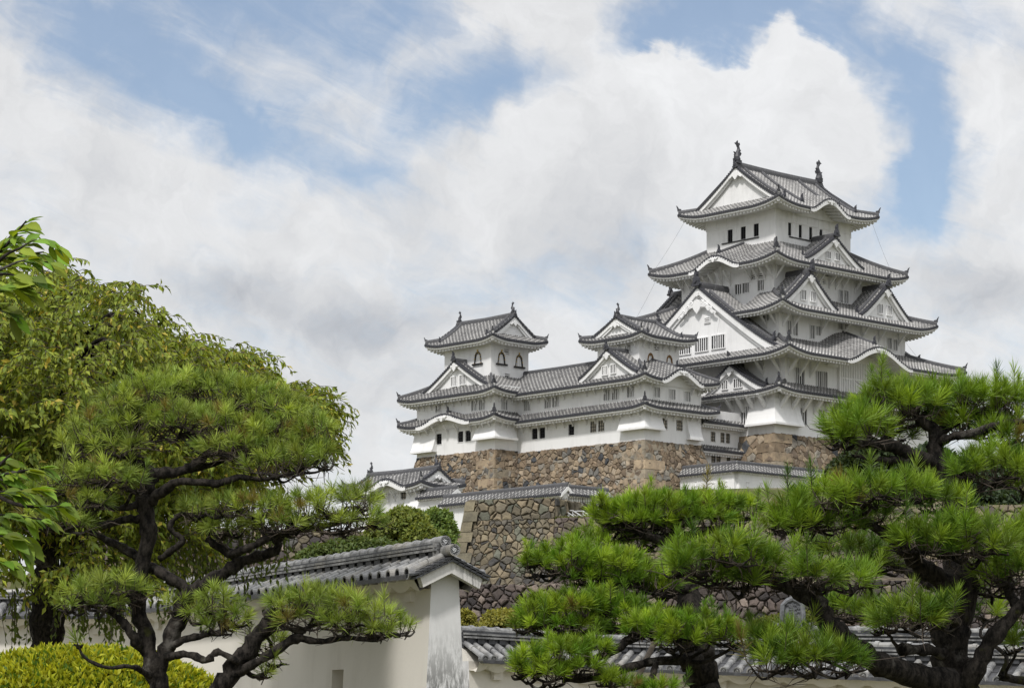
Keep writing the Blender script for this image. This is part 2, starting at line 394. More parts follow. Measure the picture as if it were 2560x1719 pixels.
# pixel of the photograph -> point on a known plane (castle axes: x to the right and away, y to the left and away)
def c2w(x, y, z): return (CO[0] + x * CV - y * SV, CO[1] + x * SV + y * CV, z)
def _ray(px, py): return ((px - 1280) / F, 1.0, (HY - py) / F)
def onW(px, py, x0):
    d = _ray(px, py); t = (x0 + CO[0] * CV + CO[1] * SV) / (d[0] * CV + d[1] * SV)
    X, Y, Z = d[0] * t, t, EYE + d[2] * t; return (-(X - CO[0]) * SV + (Y - CO[1]) * CV, Z)
def onS(px, py, y0):
    d = _ray(px, py); t = (y0 - CO[0] * SV + CO[1] * CV) / (-d[0] * SV + d[1] * CV)
    X, Y, Z = d[0] * t, t, EYE + d[2] * t; return ((X - CO[0]) * CV + (Y - CO[1]) * SV, Z)
def at(px, py, Y): return ((px - 1280) / F * Y, Y, EYE + (HY - py) / F * Y)
def atn(px, py, Y): return np.array(at(px, py, Y))
def lerp(a, b, t): return a + (b - a) * t
R = random.Random(7)
# ------------------------------------------------------------------ castle builders (castle axes)
def tile_panel(mb, pos, sa, sb, dlim, pitch=0.36, r=0.085, nt=7, caps=True, out=None, drip=0.26, cr=1.5):
    """rows of round tiles running up a slope; pos(s, d) is a point d metres in from the eave"""
    n = max(1, int(round((sb - sa) / pitch))); p = (sb - sa) / n
    prof = [(0, 0), (.2, 0.0), (.3, .72), (.5, 1.0), (.7, .72), (.8, 0.0)]
    cols = [(k + q, h) for k in range(n) for q, h in prof] + [(n, 0)]
    vs = []; uv = []; fs = []
    for q, h in cols:
        s = sa + q * p; d0, d1 = dlim(s)
        for j in range(nt + 1):
            d = d0 + (d1 - d0) * j / nt; P = pos(s, d)
            vs.append((P[0], P[1], P[2] + h * r)); uv.append((q, d * 1.12))
    m = nt + 1
    for i in range(len(cols) - 1):
        for j in range(nt): fs.append((i * m + j, (i + 1) * m + j, (i + 1) * m + j + 1, i * m + j + 1))
    mb.add(vs, fs, 0, uv)
    if not caps: return
    o = Vector(out)
    ev = []
    for q, h in cols:
        s = sa + q * p; d0 = dlim(s)[0]; P = Vector(pos(s, d0)); ev.append((P + Vector((0, 0, h * r)), P + o * 0.02 - Vector((0, 0, drip))))
    vs = [tuple(e[0]) for e in ev] + [tuple(e[1]) for e in ev]; k = len(ev)
    mb.add(vs, [(i, i + 1, k + i + 1, k + i) for i in range(k - 1)], 2)
    for k in range(n):
        s = sa + (k + .5) * p; d0 = dlim(s)[0]; P = Vector(pos(s, d0)); t = Vector(pos(s + .05, d0)) - Vector(pos(s - .05, d0)); t.normalize()
        c = P + o * 0.06 + Vector((0, 0, r * -0.7)); R1 = r * cr; up = Vector((0, 0, 1)); up = (up - t * up.dot(t)).normalized()
        ring = [c + (t * cos(a) + up * sin(a)) * R1 for a in [2 * pi * i / 8 for i in range(8)]]
        bk = [v - o * 0.16 for v in ring]
        mb.add([tuple(v) for v in ring + bk], [tuple(range(8))] + [(i, 8 + i, 8 + (i + 1) % 8, (i + 1) % 8) for i in range(8)], 1)

SIDES = {'W': ((-1, 0), 1), 'E': ((1, 0), 1), 'S': ((0, -1), 0), 'N': ((0, 1), 0)}
def sidepos(side, rc):
    x0, x1, y0, y1 = rc
    return {'W': lambda s, d: (x0 + d, s), 'E': lambda s, d: (x1 - d, s), 'S': lambda s, d: (s, y0 + d), 'N': lambda s, d: (s, y1 - d)}[side]
def srange(side, rc): return (rc[2], rc[3]) if side in 'WE' else (rc[0], rc[1])
OUT = {'W': (-1, 0, 0), 'E': (1, 0, 0), 'S': (0, -1, 0), 'N': (0, 1, 0)}

def oni(T, pos, d, h=1.0, name='ridge_ornament'):
    """upright end tile with a curled finial, facing along d"""
    d = Vector((d[0], d[1], 0)).normalized(); ex = Vector((-d.y, d.x, 0)); ez = Vector((0, 0, 1))
    mb = MB()
    half = [(0.30, 0), (0.38, .05), (0.40, .14), (0.27, .22), (0.25, .38), (0.20, .52), (0.11, .60), (0.09, .68), (0.12, .78), (0.10, .90), (0.05, 1.0)]
    outl = [(a * h * .95, b * h) for a, b in half] + [(-a * h * .95, b * h) for a, b in reversed(half)]
    mb.prism(outl, Vector(pos) , ex, ez, d, 0.24 * h, 0)
    mb.prism([(0.13 * h * cos(a), 0.32 * h + 0.13 * h * sin(a)) for a in [2 * pi * i / 8 for i in range(8)]], Vector(pos) + d * 0.14 * h, ex, ez, d, 0.1 * h)
    c = Vector(pos) + ez * 0.9 * h
    mb.tube([c - d * 0.05, c + ez * 0.12 * h + d * 0.05 * h, c + ez * 0.2 * h + d * 0.2 * h], [0.09 * h, 0.085 * h, 0.05 * h], 6)
    return mb.build(name, OXIDE, T)

def tip_fin(T, pos, d, h=0.55):
    """small upturned tile at the very corner of an eave"""
    d = Vector((d[0], d[1], 0)).normalized(); ex = d; ez = Vector((0, 0, 1)); en = Vector((-d.y, d.x, 0))
    mb = MB(); outl = [(-0.5, 0), (-.05, 0), (.12, .1), (.16, .5), (.32, .95), (.24, 1.0), (.02, .75), (-.1, .5), (-.5, .42)]
    mb.prism([(a * h, b * h) for a, b in outl], pos, ex, ez, en, .2 * h); return mb.build('eave_corner_tile', OXIDE, T)

RPROF = [(-.20, -.12), (-.20, .20), (-.13, .24), (-.10, .36), (0, .42), (.10, .36), (.13, .24), (.20, .20), (.20, -.12)]
def rprof(k, hk=None): return [(a * k, b * (hk or k)) for a, b in RPROF]

def shachi(T, pos, d, h):
    """roof fish: head down on the ridge, body curving up, tail fins in the air; d = direction the belly faces (outwards)"""
    d = Vector((d[0], d[1], 0)).normalized(); ez = Vector((0, 0, 1)); en = Vector((-d.y, d.x, 0)); p = Vector(pos); mb = MB()
    spine = [(-0.02, 0.0, .20), (0.04, .10, .23), (0.06, .22, .20), (0.03, .36, .155), (-.03, .50, .12), (-.07, .62, .10), (-.05, .74, .08), (0.02, .84, .055)]
    mb.tube([p + d * a * h + ez * b * h for a, b, r in spine], [r * h * .82 for a, b, r in spine], 8)
    def fin(out, th=.05): mb.prism([(a * h, b * h) for a, b in out], p, d, ez, en, th * h)
    fin([(-.04, .72), (.05, .72), (.10, .82), (.24, .90), (.14, .93), (.08, 1.0), (.01, 1.06), (-.02, .92), (-.12, .96), (-.16, .86)])
    fin([(-.20, .30), (-.10, .34), (-.12, .62), (-.24, .60), (-.18, .50), (-.28, .44)])
    fin([(.16, .20), (.28, .30), (.22, .34), (.30, .46), (.18, .44), (.10, .40)])
    fin([(.12, -.02), (.26, .02), (.28, .12), (.18, .14)], .16)
    mb.bar(p - ez * .12 * h + d * .02 * h, p + ez * .06 * h, .30 * h, .34 * h)
    return mb.build('roof_fish', OXIDE, T)

def eave_trim(mb, pos, sa, sb, D, ov, Da, Db, hipA, hipB, zlift=None, raft=0.52, karas=()):
    """white plaster under an eave: board, soffit and rafters"""
    n = max(2, int((sb - sa) / 0.45)); ss = [sa + (sb - sa) * i / n for i in range(n + 1)]
    def cl(s, d):
        a = sa + (d * Da / D if hipA else 0); b = sb - (d * Db / D if hipB else 0); return min(max(s, a), b)
    def pt(s, d, dz):
        z0 = pos(s, 0.0)[2]; q = pos(cl(s, d), d); return (q[0], q[1], z0 + dz)
    rows = [(.05, -.20), (.05, -.40), (.22, -.34), (.24, -.46), (ov + .02, -.46 + .16 * ov)]
    vs = [pt(s, d, dz) for s in ss for d, dz in rows]; m = len(rows)
    mb.add(vs, [(i * m + j, (i + 1) * m + j, (i + 1) * m + j + 1, i * m + j + 1) for i in range(n) for j in range(m - 1)], 0)
    k = max(1, int((sb - sa) / raft)); st = (sb - sa) / k
    for i in range(k):
        s = sa + (i + .5) * st
        dm = ov
        if hipA: dm = min(dm, (s - sa) * D / max(Da, .01))
        if hipB: dm = min(dm, (sb - s) * D / max(Db, .01))
        if dm < .35: continue
        z0 = pos(s, 0)[2]; w = st * .24; P = []
        for dz in (-.68, -.42):
            for (ds, d) in ((-w, .28), (w, .28), (w, dm), (-w, dm)):
                q = pos(s + ds, d); P.append((q[0], q[1], z0 + dz + (.16 * (d - .24))))
        mb.hexa(P, 0)

def skirt_z(ze, zi, D, Da, Db, sa, sb, hipA, hipB, lift, k, karas, Rl=5.0):
    def z(s, d):
        t = d / D; base = ze + (zi - ze) * ((1 - k) * t + k * t * t)
        if lift:
            e = 1e9
            if hipA: e = min(e, s - sa - t * Da)
            if hipB: e = min(e, sb - s - t * Db)
            e = max(e, 0)
            if e < Rl: base += lift * (1 - e / Rl) ** 2 * max(0, 1 - t)
        for (s0, w, h, sl) in karas:
            q = (s - s0) / w
            if abs(q) < 1.0:
                bell = .5 + .5 * cos(pi * q); bell = bell ** 0.85
                z2 = ze + h * bell - .02 + sl * d; base = max(base, z2)
        return base
    return z

def skirt(T, rc, inner, ze, zi, lift, sides, tile, karas={}, noh={}, gaps={}, ov=2.2, k=.28, pitch=.36, r=.11, wall_brackets=None, vis='WS', rl=5.0, ridges=True, orn=1.0, raft=.52, rk=1.0):
    """hipped skirt roof round a storey. rc/inner = (x0, x1, y0, y1) at the eave and at the upper wall"""
    run = {'W': inner[0] - rc[0], 'E': rc[1] - inner[1], 'S': inner[2] - rc[2], 'N': rc[3] - inner[3]}
    adj = {'W': ('S', 'N'), 'E': ('S', 'N'), 'S': ('W', 'E'), 'N': ('W', 'E')}
    tb = MB(); wb = MB(); zf = {}
    for sd in sides:
        sa, sb = srange(sd, rc); A, B = adj[sd]; hA = A in sides and not noh.get(sd + A); hB = B in sides and not noh.get(sd + B)
        D = run[sd]; Da = run[A] if hA else 0; Db = run[B] if hB else 0
        z = skirt_z(ze, zi, D, Da, Db, sa, sb, hA, hB, lift, k, karas.get(sd, ()), rl); sp = sidepos(sd, rc)
        def pos(s, d, z=z, sp=sp): x, y = sp(s, d); return (x, y, z(s, d))
        zf[sd] = pos
        def dl(s, sa=sa, sb=sb, D=D, Da=Da, Db=Db, hA=hA, hB=hB):
            t = 1.0
            if hA: t = min(t, (s - sa) / Da)
            if hB: t = min(t, (sb - s) / Db)
            return (0, max(0, t) * D)
        segs = [(sa, gaps[sd][0], hA, False), (gaps[sd][1], sb, False, hB)] if sd in gaps else [(sa, sb, hA, hB)]
        for (s1, s2, h1, h2) in segs:
            tile_panel(tb, pos, s1, s2, dl, pitch, r, 8, True, OUT[sd])
            eave_trim(wb, pos, s1, s2, D, ov, Da, Db, h1, h2, raft=raft)
        for (s0, w, h, sl) in karas.get(sd, ()):      # thick arched board under an undulating eave
            n = 22; o = Vector(OUT[sd]); vs = []
            for i in range(n + 1):
                s = s0 - w * 1.02 + 2.04 * w * i / n; p = Vector(pos(s, 0)); f = 1 - abs(i / n * 2 - 1) ** 4
                b1 = p - o * -0.06 - Vector((0, 0, .10)); b2 = b1 - Vector((0, 0, .34 + .22 * f))
                vs += [tuple(b1), tuple(b2), tuple(b2 - o * .30), tuple(b1 - o * .30)]
            fs = []
            for i in range(n):
                a = i * 4; b = a + 4; fs += [(a, b, b + 1, a + 1), (a + 1, b + 1, b + 2, a + 2)]
            wb.add(vs, fs, 0)
            p = Vector(pos(s0, 0)) - Vector((0, 0, .42)); ex = Vector((o.y, -o.x, 0))
            outl = [(-.9, .1), (-.55, -.12), (-.3, -.02), (-.16, -.35), (0, -.45), (.16, -.35), (.3, -.02), (.55, -.12), (.9, .1)]
            g = MB(); sc = min(1.0, w / 4.5); g.prism([(a * sc, b * sc) for a, b in outl], p + o * .12, ex, (0, 0, 1), o, .12); g.build('gable_pendant', PLASTER, T)
            # tympanum on the wall under the arch
            vs = []; n = 14
            for i in range(n + 1):
                s = s0 - w * .95 + 1.9 * w * i / n; q = sp(s, ov - .02); zt = pos(s, 0)[2] - .3; vs += [(q[0] + o.x * 0, q[1], ze - .5), (q[0], q[1], max(zt + .16 * ov, ze - .4))]
            wb.add(vs, [(2 * i, 2 * i + 2, 2 * i + 3, 2 * i + 1) for i in range(n)], 0)
            vs = [];
            for i in range(n + 1):
                s = s0 - w * .95 + 1.9 * w * i / n; zt = pos(s, 0)[2] - .34
                q = sp(s, .3); vs.append((q[0], q[1], zt)); q = sp(s, ov); vs.append((q[0], q[1], max(zt + .16 * ov, ze - .4)))
            wb.add(vs, [(2 * i, 2 * i + 2, 2 * i + 3, 2 * i + 1) for i in range(n)], 0)
    roof = tb.build('roof', [tile, CAP, EAVEP], T); wb.build('eave', PLASTER, roof)
    for sd in karas:
        if sd not in sides: continue
        for (s0, w, h, sl) in karas[sd]:          # ridge along the crest of the undulating gable
            rb = MB(); pts = [tuple(Vector(zf[sd](s0, lerp(run[sd], .9, i / 6))) + Vector((0, 0, .04))) for i in range(7)]
            rb.sweep(pts, rprof(.75 * rk)); rb.build('gable_ridge', RIDGE, roof); oni(roof, (pts[-1][0], pts[-1][1], pts[-1][2] - .05), OUT[sd], .95 * orn)
    corners = {'SW': (0, 2), 'SE': (1, 2), 'NW': (0, 3), 'NE': (1, 3)}
    for c, (ix, iy) in corners.items():
        if not (c[0] in sides and c[1] in sides) or noh.get(c[1] + c[0]) or not ridges: continue
        sdm = c[1] if c[1] in sides else c[0]
        oc = (rc[ix], rc[iy]); ic = (inner[ix], inner[iy]); pts = []
        for i in range(9):
            t = .02 + .98 * i / 8; x = lerp(oc[0], ic[0], t); y = lerp(oc[1], ic[1], t)
            pts.append((x, y, zf[c[1]](y, abs(x - rc[ix]))[2] + .04))
        mb = MB(); mb.sweep(pts, rprof(1.0 * rk)); mb.build('hip_ridge', RIDGE, roof)
        d = (oc[0] - ic[0], oc[1] - ic[1])
        p0 = pts[0]; tip_fin(roof, (p0[0], p0[1], p0[2] + .25), d, .75 * orn)
        p1 = pts[1]
        if c == 'SW': oni(roof, (p0[0] * .7 + p1[0] * .3, p0[1] * .7 + p1[1] * .3, p1[2] + .05), d, 1.15 * orn)
        h = MB(); a = Vector(pts[0]) - Vector((0, 0, .62)); dv = Vector((d[0], d[1], 0)).normalized()
        h.bar(a - dv * 2.4 + Vector((0, 0, .25)), a + dv * -.25, .34, .34, 0); h.build('hip_rafter', PLASTER, roof)
    return roof, zf

def wall_faces(mb, side, plane, s0, s1, z0, z1, holes):
    """one wall plane with rectangular holes [(sa, sb, za, zb)]"""
    ss = sorted({s0, s1} | {h[0] for h in holes} | {h[1] for h in holes}); zs = sorted({z0, z1} | {h[2] for h in holes} | {h[3] for h in holes})
    ss = [s for s in ss if s0 <= s <= s1]; zs = [z for z in zs if z0 <= z <= z1]
    P = (lambda s, z: (plane, s, z)) if side in 'WE' else (lambda s, z: (s, plane, z))
    for a, b in zip(ss, ss[1:]):
        for c, d in zip(zs, zs[1:]):
            ms, mz = (a + b) / 2, (c + d) / 2
            if any(h[0] < ms < h[1] and h[2] < mz < h[3] for h in holes): continue
            mb.quad(P(a, c), P(b, c), P(b, d), P(a, d))

def window(T, side, plane, sa, sb, za, zb, style, wall):
    o = Vector(OUT[side]); ex = Vector((0, 1, 0)) if side in 'WE' else Vector((1, 0, 0))
    def P(s, z, out): return (plane + o.x * out, s, z) if side in 'WE' else (s, plane + o.y * out, z)
    mb = MB(); w = sb - sa; h = zb - za; dp = .15
    # recess: jambs, head, sill (0) and dark back (1)
    for a, b in (((sa, za), (sa, zb)), ((sa, zb), (sb, zb)), ((sb, zb), (sb, za)), ((sb, za), (sa, za))):
        mb.quad(P(a[0], a[1], 0), P(b[0], b[1], 0), P(b[0], b[1], -dp), P(a[0], a[1], -dp), 0)
    mb.quad(P(sa, za, -dp), P(sb, za, -dp), P(sb, zb, -dp), P(sa, zb, -dp), 1)
    def bx(s0, s1, z0, z1, o0, o1, mi):
        p = [P(s0, z0, o0), P(s1, z0, o0), P(s1, z0, o1), P(s0, z0, o1), P(s0, z1, o0), P(s1, z1, o0), P(s1, z1, o1), P(s0, z1, o1)]; mb.hexa(p, mi)
    fr = .10
    if style[0] in 'bBl':
        bx(sa - fr, sa, za - fr, zb + fr, -.02, .06, 0); bx(sb, sb + fr, za - fr, zb + fr, -.02, .06, 0)
        bx(sa, sb, zb, zb + fr, -.02, .06, 0); bx(sa, sb, za - fr, za, -.02, .07, 0)
    if style[0] == 'b':                     # white plastered bars; 'b3' = three bars
        n = int(style[1:] or 2)
        for i in range(n):
            c = sa + w * (i + 1) / (n + 1); bx(c - .05, c + .05, za, zb, -.12, -.03, 0)
    elif style[0] == 'g':                   # black iron lattice
        n = 3
        for i in range(n): c = sa + w * (i + .5) / n; bx(c - .035, c + .035, za, zb, -.15, -.08, 2)
        for i in range(3): c = za + h * (i + .6) / 3.2; bx(sa, sb, c - .03, c + .03, -.14, -.09, 2)
        if style == 'gw':                   # pale panel painted in for light behind the lattice
            bx(sa + .02, sb - .02, za + .02, zb - .02, -.148, -.13, 3)
        bx(sa - .03, sb + .03, za - .07, za, -.02, .05, 0)
    elif style[0] == 'd':                   # opening beside a sliding white shutter
        m = sa + w * (.54 if style == 'd' else .44)
        bx(m, sb, za, zb, -.12, -.03, 0)
        for i in range(3): c = sa + (m - sa) * (i + .5) / 3; bx(c - .03, c + .03, za, zb, -.13, -.08, 2)
    elif style[0] == 'l':
        for i in range(2): c = za + h * (i + .6) / 2.2; bx(sa, sb, c - h * .11, c + h * .11, -.14, -.02, 0)
    ob = mb.build('window', [PLASTER, DARK, BLACKW, PALEBACK], T)
    if style[0] == 'k':                     # bell-shaped window
        bar = MB(); c = (sa + sb) / 2
        def arch(k): return [(-.52 * k, 0), (-.46 * k, .45 * k), (-.40 * k, .80 * k), (-.24 * k, 1.02 * k), (0, 1.12 * k), (.24 * k, 1.02 * k), (.40 * k, .80 * k), (.46 * k, .45 * k), (.52 * k, 0)]
        for i in range(2): q = sa + w * (i + 1) / 3; bx0 = [P(q - .03, za, -.1), P(q + .03, za, -.1), P(q + .03, za, -.02), P(q - .03, za, -.02), P(q - .03, zb, -.1), P(q + .03, zb, -.1), P(q + .03, zb, -.02), P(q - .03, zb, -.02)]; bar.hexa(bx0)
        pan = [P(sa, za, -.08), P(sb, za, -.08), P(sb, zb, -.08), P(sa, zb, -.08)]; bar.add(pan, [(0, 1, 2, 3)])
        bar.build('shutter', PLASTER, ob)
        f = MB(); A = arch(w * 1.02); Bq = arch(w * .84); kz = h / (1.12 * w * .93)
        A = [(a, b * kz) for a, b in A]; Bq = [(a, b * kz) for a, b in Bq]; n = len(A)
        vs = [P(c + a, za + b, .07) for a, b in A] + [P(c + a, za + b, .07) for a, b in Bq] + [P(c + a, za + b, -.12) for a, b in Bq] + [P(c + a, za + b, -.02) for a, b in A]
        fs = []
        for i in range(n - 1): fs += [(i, i + 1, n + i + 1, n + i), (n + i, n + i + 1, 2 * n + i + 1, 2 * n + i), (3 * n + i, 3 * n + i + 1, i + 1, i)]
        gold = style == 'k'
        f.add(vs, fs, 0)
        # spandrels close the rectangular hole above the arch
        zt = zb + .02
        for sgn in (-1, 1):
            pts = [(c + sgn * abs(a), za + b) for a, b in A[n // 2:]]
            f.add([P(x, z, .012) for x, z in pts] + [P(x, max(z, zt), .012) for x, z in pts], [(i, i + 1, len(pts) + i + 1, len(pts) + i) for i in range(len(pts) - 1)], 2)
        if gold:
            for i in range(n):
                a, b = A[i]; a2, b2 = Bq[i]; p = Vector(P(c + (a + a2) / 2, za + (b + b2) / 2, .09)); f.bar(p - Vector((0, 0, .05)), p + Vector((0, 0, .05)), .11, .09, 1)
            p = Vector(P(c, zb + .12, .09)); f.bar(p, p + Vector((0, 0, .2)), .12, .1, 1)
            q0 = Vector(P(sa - .28, za - .09, .10)); q1 = Vector(P(sb + .28, za - .09, .10)); f.bar(q0, q1, .2, .18, 0)
        f.build('bell_frame', [BLACKW if gold else BRONZE, GOLD, PLASTER], ob)
    return ob

def storey(T, rc, z0, z1, wins=(), sides='WSEN', name='wall'):
    """four walls of a storey; wins: (side, px, py, w, h, style) with the centre in photo pixels on that wall plane"""
    mb = MB(); plane = {'W': rc[0], 'E': rc[1], 'S': rc[2], 'N': rc[3]}; todo = []
    for sd in sides:
        sa, sb = srange(sd, rc); holes = []
        for (s_, px, py, w, h, st) in wins:
            if s_ != sd: continue
            c, z = (onW if sd == 'W' else onS)(px, py, plane[sd]); hr = (c - w / 2, c + w / 2, z - h / 2, z + h / 2)
            if hr[0] < sa or hr[1] > sb or hr[2] < z0 or hr[3] > z1: print('window off wall', name, sd, px, py, hr, (sa, sb, z0, z1)); continue
            holes.append(hr); todo.append((sd, plane[sd]) + hr + (st,))
        wall_faces(mb, sd, plane[sd], sa, sb, z0, z1, holes)
    w = mb.build(name, PLASTER, T)
    for t in todo: window(T, *t, w)
    return w

_br = {}
def brackets(T, side, plane, ss, ztop, L=1.25, w=.18, corner=False):
    """diagonal timber struts from wall to eave, each an object sharing one mesh"""
    key = (side, L, w)
    base = T['_b']
    for s in ss:
        p = (plane, s, ztop) if side in 'WE' else (s, plane, ztop)
        loc = Vector(p) - Vector(base)
        if key not in _br:
            mb = MB(); o = Vector(OUT[side]); mb.bar(Vector((0, 0, -L)) + o * .02, o * L * .98 + Vector((0, 0, .10)), w, w * 1.25); mb.bar(o * .09 - Vector((0, 0, L * 1.12)), o * .09 + Vector((0, 0, .12)), w * .9, .18, 0, up=tuple(o))
            t = bpy.data.objects.new('bracket', None); t['_b'] = (0, 0, 0)
            ob = mb.build('bracket', PLASTER); _br[key] = ob.data; ob.parent = T; ob.location = loc; bpy.data.objects.remove(t)
        else:
            ob = link('bracket', _br[key], T); ob.location = loc

def gable(T, side, rc, s0, hw, zb, h, df, db, tile, p=1.22, orn=1.0, win=(), pend=1.0, bb=.55, pitch=.36, gov=.55, rk=1.0, fl=0.35, carved=False):
    """triangular gable on a roof: s0 = centre along the eave, hw = half width, df/db = distance of its face / back from the eave"""
    sp = sidepos(side, rc); o = Vector(OUT[side]); ex = Vector((0, 1, 0)) if side in 'WE' else Vector((1, 0, 0)); ez = Vector((0, 0, 1))
    def prof(l): q = min(1, abs(l) / hw); return zb + h * (1 - q) ** p + fl * max(0, q - .75) ** 2 * 2
    def W(s, d, z): x, y = sp(s, d); return (x, y, z)
    root = MB(); tb = MB()
    for sg in (-1, 1):
        def pos(r_, d, sg=sg): l = hw - d; return W(s0 + sg * l, r_, prof(l))
        def dl(s): return (0, hw)
        tile_panel(tb, pos, df - gov, db, dl, pitch, .11, 12, True, tuple(ex * sg))
    # white gable wall with barge boards
    n = 16; ls = [hw * (-1 + 2 * i / n) for i in range(n + 1)]
    vs = [W(s0 + l, df, zb - .6) for l in ls] + [W(s0 + l, df, prof(l) - .12) for l in ls]
    root.add(vs, [(i, i + 1, n + 2 + i, n + 1 + i) for i in range(n)], 0)
    d1, d2 = df - gov + .10, df - gov + .34
    for sg in (-1, 1):
        for (da, dbb, t0, t1, tp) in ((d1, d2, .06, bb, 1.0), (d2, d2 + .16, .06, bb * 1.5, 1.0)):
            m = 14; vs = []
            for i in range(m + 1):
                l = hw * i / m * .995; zt = prof(l) - t0; tt = t1 * (1.0 + .25 * (i / m)); 
                vs += [W(s0 + sg * l, da, zt), W(s0 + sg * l, da, zt - tt), W(s0 + sg * l, dbb, zt - tt), W(s0 + sg * l, dbb, zt)]
            fs = []
            for i in range(m): a = 4 * i; b = a + 4; fs += [(a, b, b + 1, a + 1), (a + 1, b + 1, b + 2, a + 2), (a + 2, b + 2, b + 3, a + 3)]
            fs += [(4 * m, 4 * m + 1, 4 * m + 2, 4 * m + 3)]
            root.add(vs, fs, 0)
        # closing soffit of the overhang
        vs = []; m = 14
        for i in range(m + 1): l = hw * i / m; vs += [W(s0 + sg * l, d2, prof(l) - .3), W(s0 + sg * l, df + .02, prof(l) - .3)]
        root.add(vs, [(2 * i, 2 * i + 2, 2 * i + 3, 2 * i + 1) for i in range(m)], 0)
    g = root.build('gable', PLASTER, T)
    # verge beads
    L = 0; l = 0.25
    while l < hw:
        for sg in (-1, 1):
            c = Vector(W(s0 + sg * l, df - gov - .02, prof(l) + .06)); mb_r = .155
            ring = [c + (ex * cos(a) + ez * sin(a)) * mb_r for a in [2 * pi * i / 8 for i in range(8)]]
            tb.add([tuple(v) for v in ring] + [tuple(v - o * .6) for v in ring], [tuple(range(8))] + [(i, 8 + i, 8 + (i + 1) % 8, (i + 1) % 8) for i in range(8)], 1)
        sl = abs(prof(l + .05) - prof(l)) / .05; l += .34 / sqrt(1 + sl * sl)
    for sg in (-1, 1):       # dark verge rib
        pts = [W(s0 + sg * hw * i / 12, df - gov + .16, prof(hw * i / 12) + .05) for i in range(13)]
        tb.sweep(pts, [(-.16, -.1), (-.14, .1), (0, .17), (.14, .1), (.16, -.1)], 1)
    tb.build('gable_roof', [tile, CAP, EAVEP], g)
    rb = MB(); top = prof(0)
    rb.sweep([W(s0, df - gov - .05, top + .02), W(s0, (df + db) / 2, top + .02), W(s0, db, top + .02)], rprof(1.15 * rk, 1.25 * rk))
    for sg in (-1, 1):
        if hw < 2.5: continue
        pts = [W(s0 + sg * hw * (.07 + .80 * i / 10), df + .75, prof(hw * (.07 + .80 * i / 10)) + .04) for i in range(11)]
        rb.sweep(pts, rprof(.85 * rk)); 
        if hw > 3.5: oni(g, (pts[-1][0], pts[-1][1], pts[-1][2] - .05), tuple(ex * sg), .85 * orn)
    rb.build('gable_ridge', RIDGE, g)
    oni(g, W(s0, df - gov - .1, top + .05), tuple(o), 1.35 * orn)
    # pendant
    pz = prof(0) - bb - .25 * pend - (1.15 if carved else 0); P0 = Vector(W(s0, d1 - .10, pz))
    gb = MB()
    outl = [(0, .55), (.28, .45), (.34, .18), (.55, .28), (.75, .05), (.55, -.05), (.42, .02), (.36, -.22), (.16, -.46), (0, -.62)]
    outl = outl + [(-a, b) for a, b in reversed(outl[1:-1])]
    gb.prism([(a * pend, b * pend) for a, b in outl], P0, ex, ez, o, .14)
    if carved:      # broad scrolled pendant of the great gable
        for sg in (-1, 1):
            wing = [(.45, .55), (.9, .72), (1.15, .45), (1.5, .30), (1.75, -.05), (2.2, -.25), (2.3, -.6), (2.9, -.95), (2.75, -1.15), (2.2, -.98), (1.95, -.72), (1.6, -.62), (1.35, -.28), (.95, -.12), (.6, -.1)]
            gb.prism([(sg * a * pend * .72, b * pend * .72) for a, b in wing], P0 + Vector((0, 0, -.05)), ex, ez, o, .12)
            for (a, b, rr) in ((.75, .32, .17), (1.3, -.05, .15), (1.95, -.5, .15), (2.5, -.98, .12)):
                cc = P0 + ex * sg * a * pend * .72 + ez * b * pend * .72 + o * .07
                gb.tube([cc + (ex * cos(t) * sg + ez * sin(t)) * rr * pend * (1 - t / 9) for t in [i * .6 for i in range(12)]], [.035 * pend] * 12, 5)
        gb.prism([(.16 * pend * cos(t) * (1 + .3 * (i % 2)), .95 * pend + .16 * pend * sin(t) * (1 + .3 * (i % 2))) for i, t in enumerate([2 * pi * i / 12 for i in range(12)])], P0, ex, ez, o, .12)
    gb.build('gable_pendant', PLASTER, g)
    for (ds, z, w, hh, st) in win:
        x, y = sp(0, df); plane = x if side in 'WE' else y
        wn = MB(); window_on(g, side, plane, s0 + ds, z, w, hh, st)
    return g

def window_on(T, side, plane, s, z, w, h, st):
    """window set on an uncut face: a shallow framed box just proud of it"""
    o = Vector(OUT[side]); mb = MB()
    def P(s_, z_, out): return (plane + o.x * out, s_, z_) if side in 'WE' else (s_, plane + o.y * out, z_)
    def bx(s0, s1, z0, z1, o0, o1, mi): mb.hexa([P(s0, z0, o0), P(s1, z0, o0), P(s1, z0, o1), P(s0, z0, o1), P(s0, z1, o0), P(s1, z1, o0), P(s1, z1, o1), P(s0, z1, o1)], mi)
    sa, sb, za, zb = s - w / 2, s + w / 2, z - h / 2, z + h / 2
    bx(sa, sb, za, zb, -.05, .02, 1)
    bx(sa - .1, sa, za - .1, zb + .1, -.05, .14, 0); bx(sb, sb + .1, za - .1, zb + .1, -.05, .14, 0); bx(sa, sb, zb, zb + .1, -.05, .14, 0); bx(sa, sb, za - .1, za, -.05, .15, 0)
    n = int(st[1:] or 2)
    for i in range(n):
        if st[0] == 'b': c = sa + w * (i + 1) / (n + 1); bx(c - .05, c + .05, za, zb, .0, .12, 0)
        else: c = za + h * (i + .6) / (n + .2); bx(sa, sb, c - h * .12, c + h * .12, 0, .1, 0)
    return mb.build('window', [PLASTER, DARK], T)

